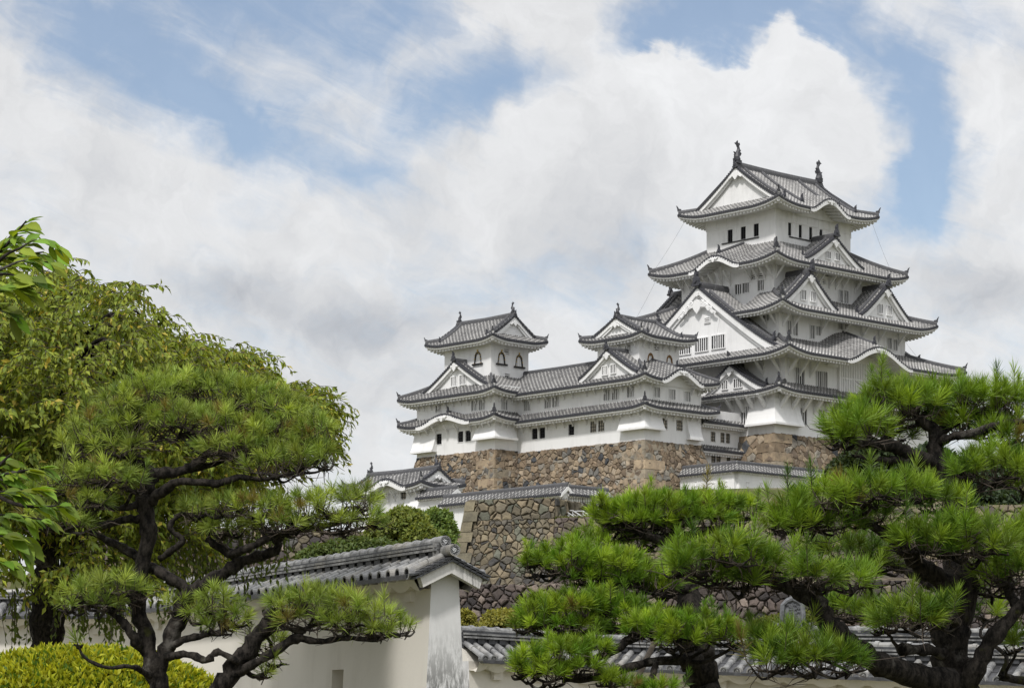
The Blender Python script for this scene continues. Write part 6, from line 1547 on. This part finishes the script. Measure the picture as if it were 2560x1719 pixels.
# left pine ----------------------------------------------------------
DL_ = 17.0
limbsL = [
 [(405, 1860, 0, 30), (397, 1760, 0, 26), (388, 1680, 0, 24), (368, 1600, 0, 21), (347, 1510, 0, 19), (357, 1420, 0, 19), (370, 1330, 0, 19), (362, 1260, 0, 19), (370, 1215, 0, 18), (392, 1185, 0, 15), (440, 1180, 0, 13), (490, 1160, 0, 11), (530, 1125, 0, 8), (600, 1110, 0, 5)],
 [(375, 1215, 0, 13), (385, 1185, 0, 12), (360, 1162, 0, 10), (335, 1155, 0, 11), (330, 1120, 0, 9), (320, 1080, 0, 5)],
 [(440, 1178, 0, 10), (500, 1168, .1, 9), (555, 1150, .1, 7), (550, 1125, .1, 5)],
 [(372, 1255, 0, 13), (410, 1225, -.1, 12), (455, 1203, -.2, 10), (540, 1208, -.2, 9), (600, 1192, -.2, 8), (660, 1198, -.2, 6), (740, 1180, -.2, 4)],
 [(392, 1690, 0, 22), (420, 1610, 0, 20), (450, 1545, 0, 20), (470, 1485, 0, 21), (510, 1462, 0, 18), (560, 1432, 0, 16), (610, 1402, 0, 14), (690, 1374, 0, 12), (692, 1345, 0, 12), (740, 1325, 0, 10), (800, 1318, 0, 8), (870, 1300, 0, 5)],
 [(470, 1475, 0, 16), (420, 1440, 0, 15), (370, 1412, .1, 14), (320, 1375, .1, 13), (265, 1348, .1, 9), (225, 1330, .1, 6)],
 [(605, 1405, 0, 13), (565, 1375, 0, 12), (525, 1352, 0, 9), (520, 1325, 0, 6)],
 [(575, 1385, -.1, 11), (630, 1365, -.2, 10), (680, 1340, -.2, 9), (730, 1320, -.2, 6)],
 [(400, 1395, 0, 9), (450, 1360, -.1, 8), (455, 1345, -.1, 7), (425, 1320, -.1, 7), (450, 1285, -.1, 7), (495, 1293, -.1, 6)],
 [(350, 1300, 0, 12), (320, 1297, 0, 10), (260, 1312, 0, 8), (200, 1310, 0, 5)],
 [(345, 1260, 0, 10), (300, 1270, -.1, 8), (240, 1262, -.1, 6), (180, 1230, -.1, 4)],
 [(365, 1630, 0, 14), (330, 1585, -.1, 12), (308, 1555, -.1, 11), (290, 1540, -.1, 7), (250, 1510, -.1, 4)],
 [(425, 1620, 0, 11), (455, 1600, -.1, 9), (510, 1587, -.1, 8), (565, 1572, -.1, 6)],
 [(415, 1640, -.1, 12), (470, 1635, -.2, 9), (515, 1650, -.3, 9), (545, 1630, -.3, 10), (600, 1655, -.3, 8)],
 [(375, 1690, -.1, 8), (330, 1665, -.3, 6), (270, 1668, -.4, 5), (215, 1645, -.4, 4), (196, 1615, -.4, 3)],
]
padsL = [
 (300, 1000, 75, 55, 0), (370, 965, 80, 50, .1), (450, 955, 85, 45, .2), (540, 965, 90, 48, .2), (630, 985, 90, 52, .2), (710, 1025, 80, 58, .1), (780, 1065, 65, 60, 0), (240, 1060, 80, 55, 0), (340, 1050, 95, 55, 0), (450, 1040, 100, 55, 0), (560, 1050, 100, 55, 0), (660, 1080, 95, 55, 0), (750, 1120, 75, 55, -.1), (190, 1110, 60, 45, 0), (300, 1110, 80, 40, -.1, .8), (580, 1110, 110, 40, -.1, .8), (690, 1150, 90, 45, -.2, .8), (810, 1130, 40, 50, -.1),
 (160, 1185, 85, 42, -.2), (260, 1175, 85, 42, -.2), (330, 1200, 50, 35, -.2), (110, 1225, 60, 38, -.2), (200, 1245, 90, 35, -.2, .8), (160, 1300, 90, 30, -.2, .7), (90, 1275, 60, 30, -.2, .7),
 (560, 1255, 70, 40, -.2), (650, 1255, 80, 44, -.2), (740, 1255, 80, 46, -.2), (830, 1245, 75, 48, -.2), (900, 1235, 55, 48, -.2), (940, 1285, 35, 36, -.2), (860, 1300, 90, 35, -.2, .8), (700, 1300, 100, 34, -.2, .8), (490, 1265, 55, 34, -.1, .8), (560, 1310, 70, 30, -.1, .7),
 (215, 1465, 65, 45, -.2), (290, 1450, 65, 42, -.2), (180, 1500, 50, 32, -.2, .8), (340, 1470, 45, 40, -.1, .7), (260, 1500, 70, 30, -.2, .7),
 (540, 1490, 60, 45, -.1), (590, 1530, 55, 42, -.1), (500, 1525, 50, 38, -.1), (450, 1500, 45, 36, 0, .7), (540, 1560, 60, 30, -.1, .8),
 (196, 1600, 16, 18, -.4, 1.2),
]
pine('pine_tree', 'tall left pine with a twisting mossy trunk and wide olive-green crown', (395, 1719), DL_, limbsL, padsL, 23, L=.105, green=((.165, .25, .040), (.40, .49, .085)), dens=1.0, per=66, spike=.06, olive=.06, w=.0014, radial=1.5, scat=.34, bare=2.4, grow=1.14, spacing=.66)
limbsL2 = [
 [(480, 1840, -.2, 30), (550, 1719, -.2, 27), (600, 1650, -.2, 23), (645, 1590, -.2, 21), (680, 1552, -.2, 21), (676, 1536, -.2, 22), (668, 1530, -.2, 12)],
 [(575, 1690, -.2, 16), (640, 1655, -.3, 13), (690, 1625, -.3, 12), (740, 1595, -.3, 11), (800, 1603, -.3, 9), (870, 1592, -.3, 7), (930, 1600, -.3, 5), (975, 1590, -.3, 3)],
 [(680, 1545, -.2, 12), (710, 1565, -.3, 8), (760, 1580, -.3, 6)],
 [(610, 1672, -.2, 7), (640, 1690, -.2, 6), (690, 1665, -.2, 4)],
]
padsL2 = [(715, 1500, 65, 46, -.3), (790, 1490, 75, 46, -.3), (870, 1505, 75, 44, -.3), (760, 1540, 85, 36, -.3), (860, 1545, 80, 34, -.3), (950, 1530, 60, 38, -.3), (1005, 1555, 48, 34, -.3), (930, 1570, 70, 26, -.3, .8), (690, 1640, 38, 28, -.2, .8), (660, 1675, 30, 20, -.2, .8), (690, 1590, 40, 36, 0, .7), (640, 1600, 40, 40, 0, .7)]
pine('pine_tree', 'leaning pine with a cut stub and one low spreading branch before the ivory wall', (550, 1719), DL_, limbsL2, padsL2, 24, L=.115, green=((.165, .25, .038), (.38, .47, .08)), dens=1.0, per=62, spike=.05, olive=.07, w=.0014, radial=1.5, scat=.32, bare=1.8, grow=1.14, spacing=.58)

# leaves --------------------------------------------------------------
def leaf_quads(C, A, Nn, l, w, cols, rg, fold=.25):
    """folded leaves: base C, axis A, face normal Nn"""
    n = len(C); A = A / (np.linalg.norm(A, axis=1, keepdims=True) + 1e-9); S = np.cross(A, Nn); S /= np.linalg.norm(S, axis=1, keepdims=True) + 1e-9; U = np.cross(S, A)
    V = np.empty((n, 6, 3)); V[:, 0] = C; V[:, 1] = C + A * (l * .42)[:, None] + S * (w / 2)[:, None] + U * (w * fold)[:, None]; V[:, 2] = C + A * (l * .42)[:, None] - S * (w / 2)[:, None] + U * (w * fold)[:, None]
    V[:, 3] = C + A * (l * .5)[:, None]; V[:, 4] = C + A * l[:, None] - U * (l * .08)[:, None]; V[:, 5] = V[:, 3]
    o = (np.arange(n) * 6)[:, None]; tri = np.concatenate([o + np.array([[0, 1, 3]]), o + np.array([[1, 4, 3]]), o + np.array([[0, 3, 2]]), o + np.array([[3, 4, 2]])])
    return V.reshape(-1, 3), tri, np.repeat(cols, 6, 0)

# weeping cherry ------------------------------------------------------
def weeping(T, D, seed, trunk, outline, n_str, leaf, cols, hang):
    rg = np.random.default_rng(seed); mb = MB()
    for lb in trunk: limb(mb, lb, D, rg, 10, .06, 5, .08)
    P0, P1, P2 = [], [], []; LC, LA, LN = [], [], []
    cx, cy = 60, 1230; lobes = [(rg.uniform(0, 2 * pi), rg.uniform(.02, .055)) for _ in range(9)]
    ox = np.array([p[0] for p in outline], float); oy = np.array([p[1] for p in outline], float)
    for i in range(n_str):
        # a bough tip on the shell of the crown; a spray of drooping shoots hangs from it
        x = rg.uniform(-260, 765); ytop = np.interp(x, ox, oy)
        dep = rg.uniform(-1, .8); shell = sqrt(max(0, 1 - dep * dep))
        bot = np.interp(x, hang[0], hang[1])
        t = rg.random() ** 1.1
        y = ytop + (1 - shell) * .5 * (bot - ytop) + t * (bot - ytop) * .92 + rg.uniform(0, 26)
        front = (1 - .5 * t) if rg.random() < .85 else rg.uniform(.2, .9)
        d = D + dep * 5.0 * front * min(1, max(.15, (bot - ytop) / 450))
        p = atn(x, y, d)
        ov = np.array([(x - cx) / 420 + rg.normal(0, .35), -.55 if dep < .2 else .5, 0]); ov /= np.linalg.norm(ov) + 1e-6
        for s_ in range(rg.integers(7, 13)):
            an = rg.normal(0, .75); outv = np.array([ov[0] * cos(an) - ov[1] * sin(an), ov[0] * sin(an) + ov[1] * cos(an), 0]); Ls = rg.uniform(.35, 1.05); q0 = p + rg.normal(0, .09, 3)
            m = q0 + outv * Ls * .33 + np.array([0, 0, rg.uniform(.04, .20)]); e = q0 + outv * Ls * .60 + np.array([0, 0, -Ls * rg.uniform(.0, .42)])
            P0.append(q0); P1.append(m); P2.append(e); nl = int(Ls * 20)
            for q in range(nl):
                s = .12 + .9 * (q + rg.random()) / nl; b = (1 - s) ** 2 * q0 + 2 * s * (1 - s) * m + s ** 2 * e
                LC.append(b); LA.append(outv * rg.uniform(.2, .8) + rg.normal(0, .34, 3) + np.array([0, 0, -rg.uniform(.2, 1.0)])); LN.append(outv * .7 + rg.normal(0, .45, 3) + np.array([0, -.1, .65]))
    LC, LA, LN = map(np.array, (LC, LA, LN)); n = len(LC); l = leaf * rg.uniform(.7, 1.25, n)
    c1, c2, c3 = map(np.array, cols); u = rg.random((n, 1)); col = (c1 * (1 - u) + c2 * u) * rg.uniform(.65, 1.3, (n, 1)); yl = rg.random(n) < .045; col[yl] = c3
    v = leaf_quads(LC, LA, LN, l, l * .42, col, rg)
    P0, P1, P2 = map(np.array, (P0, P1, P2)); tw = thin_tubes(P0, (P0 + 2 * P1 + P2) / 4, P2, np.full(len(P0), .007), np.full(len(P0), .0025), 6)
    for i in range(46):           # arching boughs
        x = rg.uniform(-200, 640); ytop = np.interp(x, ox, oy); e = atn(x, ytop + rg.uniform(60, 220), D + rg.uniform(-3.5, 3)); q = atn(rg.uniform(60, 220), rg.uniform(1100, 1260), D + rg.uniform(-.5, .5)); m = q * .45 + e * .55 + np.array([0, 0, rg.uniform(.3, .9)])
        pp = catmull([q, m, e, e + (e - m) * .12 + np.array([0, 0, -.35])], 6); mb.tube([tuple(z) for z in pp], [.060 * (1 - .049 * j) for j in range(len(pp))], 6)
    mb.build('trunk', BARK, T, smooth=True); crown(T, [v], [tw], LEAF)
DW = 36.0
T = thing('weeping_cherry', 'broad weeping cherry with drooping olive leaves, far left behind the pine', 'cherry tree', at(130, 1719, DW), castle=False); T.location.z = 0; T['_b'] = (T['_b'][0], T['_b'][1], 0.0)
out_w = [(-300, 700), (-100, 650), (60, 640), (150, 650), (210, 680), (235, 740), (282, 745), (298, 690), (325, 672), (345, 720), (375, 770), (430, 800), (470, 850), (520, 890), (545, 925), (565, 865), (600, 850), (630, 890), (650, 950), (672, 1000), (700, 968), (740, 980), (768, 1010), (785, 1060), (830, 1180)]
hang_w = ([-300, 0, 100, 200, 350, 500, 600, 700, 800], [1250, 1250, 1330, 1320, 1290, 1250, 1150, 1080, 1060])
trunkW = [[(110, 1850, 0, 40), (105, 1720, 0, 36), (108, 1600, 0, 33), (112, 1480, 0, 33), (120, 1380, 0, 32), (140, 1290, 0, 28), (170, 1200, 0, 20), (220, 1110, 0, 13)], [(135, 1640, .2, 22), (140, 1560, .2, 20), (155, 1470, .2, 19), (175, 1380, .2, 17), (230, 1290, .2, 14), (300, 1220, .2, 10), (390, 1150, .2, 7)], [(118, 1370, 0, 20), (70, 1260, 0, 16), (20, 1150, 0, 12), (-30, 1060, 0, 8)]]
weeping(T, DW, 31, trunkW, out_w, 1150, .112, ((.125, .185, .022), (.295, .335, .038), (.44, .36, .06)), hang_w)
# long curtains under the crown, leaves coloured darker for the shade there
def curtain(T, D, seed, spec, leaf, cols, name='hanging_branches'):
    rg = np.random.default_rng(seed); P0, P1, P2, LC, LA, LN = [], [], [], [], [], []
    for (x0, x1, y0, y1, n, ds) in spec:
        for i in range(n):
            x = rg.uniform(x0, x1); d = D + rg.normal(0, ds); p = atn(x, y0 + rg.uniform(-40, 30), d); e = atn(x + rg.normal(0, 14), y1 + rg.uniform(-110, 15), d); m = (p + e) / 2 + rg.normal(0, .06, 3); P0.append(p); P1.append(m); P2.append(e); nl = int(np.linalg.norm(p - e) * 15)
            for q in range(nl):
                s = (q + rg.random()) / max(nl, 1); b = (1 - s) ** 2 * p + 2 * s * (1 - s) * m + s * s * e; LC.append(b); LA.append(rg.normal(0, .45, 3) + np.array([0, 0, -.9])); LN.append(rg.normal(0, 1, 3) + np.array([0, -.6, .2]))
    LC, LA, LN = map(np.array, (LC, LA, LN)); n = len(LC); l = leaf * rg.uniform(.7, 1.2, n); u = rg.random((n, 1)); col = (np.array(cols[0]) * (1 - u) + np.array(cols[1]) * u) * rg.uniform(.8, 1.15, (n, 1))
    v = leaf_quads(LC, LA, LN, l, l * .42, col, rg); o = crown(T, [v], [thin_tubes(*map(np.array, (P0, P1, P2)), np.full(len(P0), .008), np.full(len(P0), .003))], LEAF); o.name = name
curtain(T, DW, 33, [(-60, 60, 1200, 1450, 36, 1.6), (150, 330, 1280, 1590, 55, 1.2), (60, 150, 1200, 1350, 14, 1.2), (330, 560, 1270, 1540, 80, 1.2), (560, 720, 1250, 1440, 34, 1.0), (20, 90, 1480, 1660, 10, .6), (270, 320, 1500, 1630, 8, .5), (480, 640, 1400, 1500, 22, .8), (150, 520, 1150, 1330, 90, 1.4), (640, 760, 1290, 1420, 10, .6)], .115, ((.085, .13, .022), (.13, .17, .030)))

# cherry boughs reaching in from the left edge, with large leaves --------
DB = 9.5
T = thing('cherry_tree', 'near cherry boughs with large fresh leaves reaching in from the left edge', 'cherry tree', at(-420, 1719, DB), castle=False); T.location.z = 0; T['_b'] = (T['_b'][0], T['_b'][1], 0.0)
rg = np.random.default_rng(41); mb = MB()
limb(mb, [(-420, 2950, 0, 95), (-420, 1900, 0, 85), (-400, 1400, 0, 72), (-380, 1000, 0, 55), (-330, 700, 0, 32)], DB, rg)
tips = [
 [(-380, 1000, 0, 24), (-220, 850, 0, 14), (-90, 760, 0, 8), (-10, 645, 0, 4), (30, 595, 0, 3), (66, 552, 0, 2)],
 [(-90, 760, 0, 8), (0, 650, -.1, 5), (50, 620, -.1, 3), (90, 600, -.1, 2), (140, 612, -.1, 1.5)],
 [(-220, 850, 0, 10), (-80, 720, -.2, 6), (20, 665, -.2, 4), (70, 650, -.2, 2), (120, 655, -.2, 1.5)], [(-220, 860, 0, 9), (-60, 745, -.3, 5), (10, 720, -.3, 3), (60, 720, -.3, 2)],
 [(-400, 1350, 0, 24), (-200, 1230, 0, 12), (-60, 1200, 0, 7), (40, 1180, -.1, 4), (110, 1170, -.1, 2)], [(-60, 1210, 0, 7), (40, 1260, -.2, 5), (110, 1265, -.2, 3), (160, 1262, -.2, 2)],
 [(-200, 1260, 0, 9), (-60, 1300, -.2, 6), (20, 1330, -.2, 4), (70, 1350, -.2, 2)], [(-200, 1300, 0, 9), (-80, 1370, -.3, 6), (-10, 1400, -.3, 4), (40, 1410, -.3, 2)], [(-60, 1230, 0, 6), (0, 1160, .1, 4), (35, 1130, .1, 2)],
 [(-220, 840, .1, 9), (-60, 700, .1, 5), (10, 610, .1, 3), (40, 575, .1, 2)], [(-220, 870, 0, 9), (-90, 790, -.2, 5), (-10, 770, -.2, 3), (35, 790, -.2, 2)], [(-90, 760, 0, 7), (-10, 690, -.3, 4), (40, 690, -.3, 3), (95, 700, -.3, 2)], [(-90, 760, 0, 7), (-20, 670, .2, 4), (30, 640, .2, 3), (110, 630, .2, 2)],
 [(-120, 1300, 0, 7), (-40, 1200, -.1, 5), (30, 1210, -.1, 3), (80, 1240, -.1, 2)], [(-120, 1330, 0, 7), (-40, 1290, .1, 5), (40, 1290, .1, 3), (120, 1300, .1, 2)],
 [(-120, 1300, 0, 7), (-40, 1240, -.3, 5), (60, 1225, -.3, 3), (105, 1220, -.3, 2)], [(-120, 1350, 0, 7), (-40, 1340, -.3, 5), (30, 1345, -.3, 3), (60, 1380, -.3, 2)],
]
LC, LA, LN, LL = [], [], [], []
for tp in tips:
    W = limb(mb, tp, DB, rg, 6, .05, 5, .04); W = np.array(W); st = int(len(W) * .40); seg = W[st:]
    cum = np.r_[0, np.cumsum(np.linalg.norm(np.diff(seg, axis=0), axis=1))]; tot = cum[-1]; nlf = int(tot / .0095)
    for i in range(nlf):
        s = (i + .5 + rg.uniform(-.4, .4)) / nlf * tot; j = min(len(seg) - 2, np.searchsorted(cum, s) - 1); j = max(j, 0); b = seg[j] + (seg[j + 1] - seg[j]) * ((s - cum[j]) / (cum[j + 1] - cum[j] + 1e-9)); tg = seg[j + 1] - seg[j]; tg /= np.linalg.norm(tg) + 1e-9
        sd = np.cross(tg, [0, 0, 1]) * (1 if i % 2 else -1); a = tg * .75 + sd * rg.uniform(.1, .8) + np.array([rg.normal(.15, .25), rg.normal(0, .3), rg.uniform(-.75, .15)])
        LC.append(b); LA.append(a); LN.append(np.array([rg.normal(0, .5), -.5 + rg.normal(0, .4), .9])); LL.append(rg.uniform(.060, .118))
LC, LA, LN, LL = map(np.array, (LC, LA, LN, LL)); LA /= np.linalg.norm(LA, axis=1, keepdims=True)
vs = []; fs = []; cs = []
for b, a, nn, l in zip(LC, LA, LN, LL):
    S = np.cross(a, nn); S /= np.linalg.norm(S); U = np.cross(S, a); w = l * .42; col = np.array([.15, .24, .02]) * rg.uniform(.5, 1.5) * np.array([rg.uniform(.8, 1.3), 1, 1]); o = len(vs)
    prof = [(0, 0), (.14, 0), (.30, .36), (.52, .5), (.74, .36), (.90, .14), (1.0, 0)]; droop = rg.uniform(.05, .30)
    for t, h in prof:
        c0 = b + a * l * t + np.array([0, 0, -droop * l * t * t]); vs += [c0 - S * w * h + U * w * h * .35, c0, c0 + S * w * h + U * w * h * .35]; cs += [col * .95, col * 1.15, col * .95]
    for i in range(len(prof) - 1): fs += [(o + 3 * i, o + 3 * i + 1, o + 3 * i + 4, o + 3 * i + 3), (o + 3 * i + 1, o + 3 * i + 2, o + 3 * i + 5, o + 3 * i + 4)]
mb.build('trunk', BARK, T, smooth=True); raw_mesh('crown', np.array(vs), np.array(fs), [LEAF], T, np.array(cs), smooth=True)

# clipped azalea ---------------------------------------------------------
DA = 23.0
def dome_leaves(T, seed, C, ax, n, l, w, cols, name='foliage', lump=.05, upb=.6, per=5, inner=True):
    rg = np.random.default_rng(seed); th = rg.uniform(0, 2 * pi, n); ph = np.arccos(rg.uniform(-.15, 1, n)); N = np.c_[np.sin(ph) * np.cos(th), np.sin(ph) * np.sin(th), np.cos(ph)]
    P = N * (1 + rg.normal(0, lump, (n, 1)) - .05 * rg.random((n, 1)) ** 3); C = np.array(C); P = C + P * np.array(ax); Nn = N / np.array(ax); Nn /= np.linalg.norm(Nn, axis=1, keepdims=True)
    ti = np.repeat(np.arange(n), per); m = len(ti); A = Nn[ti] * .55 + np.array([0, 0, upb]) + rg.normal(0, .62, (m, 3)); ll = l * rg.uniform(.6, 1.25, m)
    u = rg.random((n, 1))[ti]; v = rg.random((m, 1)); c = (np.array(cols[0]) * (1 - u) + np.array(cols[1]) * u) * rg.uniform(.7, 1.25, (m, 1)); g = (v < .18).ravel(); c[g] = np.array(cols[2]) * rg.uniform(.7, 1.2, (g.sum(), 1))
    B = P[ti] - A * 0 - Nn[ti] * l * .3
    v_, f_, c_ = leaf_quads(B, A, Nn[ti] + rg.normal(0, .7, (m, 3)), ll, ll * w, c, rg, .12)
    return raw_mesh(name, v_, f_, [LEAF], T, c_)
T = thing('azalea_shrub', 'clipped rounded shrub with bright yellow-green leaves at the bottom left', 'shrub', at(170, 1760, DA), castle=False); T.location.z = 0; T['_b'] = (T['_b'][0], T['_b'][1], 0.0)
def px2m(p, D): return p / F * D
Ca = at(205, 1790, DA)
dome_leaves(T, 51, Ca, (px2m(360, DA), px2m(300, DA), px2m(168, DA)), 11500, .072, .36, ((.27, .315, .015), (.45, .445, .025), (.08, .155, .014)), lump=.035)
dome_leaves(T, 52, at(-60, 1790, DA + .2), (px2m(240, DA), px2m(260, DA), px2m(128, DA)), 4600, .072, .36, ((.27, .315, .015), (.45, .445, .025), (.08, .155, .014)), lump=.035)
mb = MB(); cc = np.array(Ca)
vs = []; n1, n2 = 20, 8
for j in range(n2 + 1):
    for i in range(n1):
        p = pi / 2 * (1 - j / n2); vs.append(tuple(cc + np.array([cos(2 * pi * i / n1) * sin(p) * px2m(335, DA), sin(2 * pi * i / n1) * sin(p) * px2m(275, DA), cos(p) * px2m(152, DA)])))
mb.add(vs, [(j * n1 + i, j * n1 + (i + 1) % n1, (j + 1) * n1 + (i + 1) % n1, (j + 1) * n1 + i) for j in range(n2) for i in range(n1)])  # dark shell inside stands in for the shade between the leaves
for k in range(14): a = 2 * pi * k / 14; mb.tube([(cc[0] + .2 * cos(a), cc[1] + .2 * sin(a), 0), tuple(cc + np.array([cos(a) * .7, sin(a) * .7, .3]))], [.03, .015], 5)
mb.build('dark_core_and_stems', plain('shrub_core', (.020, .026, .008), 1, 0.05), T)

# shrubs and trees on the castle slope -------------------------------------
def lumpy_tree(name, label, cat, D, blobs, seed, leaf, n, cols, group=None, trunk_to=None, sub=26, thick=.34):
    """blobs: (px, py, rx, ry[, depth offset]) crown masses made of leaf clumps"""
    rg = np.random.default_rng(seed); b0 = blobs[0]; gx, gy, _ = at(b0[0], b0[1], D); gz = ground_z(gx, gy)
    T = thing(name, label, cat, (gx, gy, gz), castle=False, group=group); mb = MB(); PC, PN = [], []; tot = sum(b[2] * b[3] for b in blobs)
    for b in blobs:
        d = D + (b[4] if len(b) > 4 else 0); C = atn(b[0], b[1], d); ax = np.array([b[2], min(b[2], b[3] * 1.3), b[3]]) / F * d
        mb.tube([(gx, gy, gz - .5), tuple((np.array((gx, gy, gz)) * .4 + C * .6) + rg.normal(0, .05, 3)), tuple(C + np.array([0, 0, ax[2] * .3]))], [max(.10, ax[0] * .07), ax[0] * .05, ax[0] * .02], 7)
        k = int(n * b[2] * b[3] / tot); S = []
        for i in range(sub):
            v = rg.normal(size=3); v /= np.linalg.norm(v); v[2] = abs(v[2]) * 1.1 - .35; r = rg.uniform(.30, .46); S.append((v * (1 - r * .75), r)); mb.tube([tuple(C), tuple(C + v * ax * .45 + rg.normal(0, .05, 3)), tuple(C + v * ax * .8)], [ax[0] * .025, ax[0] * .016, ax[0] * .006], 4)
        idx = rg.integers(0, sub, k); cen = np.array([s[0] for s in S])[idx]; rad = np.array([s[1] for s in S])[idx]; v = rg.normal(size=(k, 3)); v /= np.linalg.norm(v, axis=1, keepdims=True); v[:, 2] = np.where(v[:, 2] < -.3, -v[:, 2], v[:, 2])
        rr = rad * (1 - .35 * rg.random(k) ** 2); PC.append(C + (cen + v * rr[:, None]) * ax); PN.append(v)
    PC = np.vstack(PC); PN = np.vstack(PN); m = len(PC); A = PN * .5 + rg.normal(0, .7, (m, 3)) + np.array([0, 0, -.1]); l = leaf * rg.uniform(.6, 1.3, m)
    u = rg.random((m, 1)); col = (np.array(cols[0]) * (1 - u) + np.array(cols[1]) * u) * rg.uniform(.7, 1.25, (m, 1))
    v_, f_, c_ = leaf_quads(PC, A, PN + rg.normal(0, .45, (m, 3)) + np.array([0, 0, .4]), l, l * .6, col, rg, .1)
    mb.build('trunk', BARK, T); raw_mesh('crown', v_, f_, [LEAF], T, c_); return T
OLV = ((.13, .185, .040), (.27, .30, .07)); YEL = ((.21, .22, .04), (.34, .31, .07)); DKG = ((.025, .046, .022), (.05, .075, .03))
lumpy_tree('evergreen_shrub', 'rounded olive-green tree in front of the low white turret, left one', 'tree', 176, [(1015, 1325, 66, 66), (965, 1350, 60, 75, 2), (1050, 1355, 50, 60, -1)], 61, .28, 17000, OLV, 'round trees below the turret')
lumpy_tree('evergreen_shrub', 'rounded green tree beside the left edge of the stone bastion', 'tree', 180, [(1090, 1325, 55, 62), (1110, 1365, 34, 55, -1)], 62, .28, 13000, ((.10, .175, .04), (.21, .275, .07)), 'round trees below the turret')
lumpy_tree('evergreen_shrub', 'dark low tree mass behind the ridge of the left roofed wall', 'tree', 168, [(880, 1390, 90, 55), (800, 1400, 60, 45), (960, 1390, 60, 50)], 63, .28, 16000, ((.07, .115, .03), (.14, .18, .05)))
lumpy_tree('small_maple', 'small yellow-green tree above the right roofed wall, before the bastion', 'tree', 92, [(1255, 1560, 55, 45), (1225, 1590, 38, 34), (1290, 1585, 40, 36)], 64, .12, 13000, YEL, 'yellow-green small trees')
lumpy_tree('small_maple', 'small yellow-green tree tucked right behind the white gable pillar', 'tree', 88, [(1165, 1555, 24, 36), (1168, 1585, 20, 30)], 65, .12, 5000, YEL, 'yellow-green small trees')
lumpy_tree('small_maple', 'pale green bushy tree seen through the gap left of the right trunk', 'tree', 80, [(1990, 1560, 60, 42), (1930, 1570, 50, 35)], 66, .11, 9000, ((.10, .13, .022), (.17, .18, .04)), 'yellow-green small trees')
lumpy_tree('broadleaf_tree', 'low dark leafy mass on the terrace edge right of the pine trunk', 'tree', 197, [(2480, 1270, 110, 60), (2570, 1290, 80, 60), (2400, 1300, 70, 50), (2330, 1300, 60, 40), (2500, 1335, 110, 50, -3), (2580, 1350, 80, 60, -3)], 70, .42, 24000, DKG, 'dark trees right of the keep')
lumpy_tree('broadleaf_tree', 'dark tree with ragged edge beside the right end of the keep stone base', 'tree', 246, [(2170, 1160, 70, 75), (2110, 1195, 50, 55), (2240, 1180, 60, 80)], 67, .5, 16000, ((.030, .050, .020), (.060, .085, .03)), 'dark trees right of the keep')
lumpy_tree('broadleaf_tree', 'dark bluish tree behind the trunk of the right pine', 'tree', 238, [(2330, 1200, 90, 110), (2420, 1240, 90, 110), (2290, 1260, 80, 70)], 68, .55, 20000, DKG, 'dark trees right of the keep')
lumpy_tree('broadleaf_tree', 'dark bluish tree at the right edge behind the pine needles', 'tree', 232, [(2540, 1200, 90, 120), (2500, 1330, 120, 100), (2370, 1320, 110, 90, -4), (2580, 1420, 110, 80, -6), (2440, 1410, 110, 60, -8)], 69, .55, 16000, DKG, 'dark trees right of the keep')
for o in bpy.data.objects:
    if '_b' in o: del o['_b']
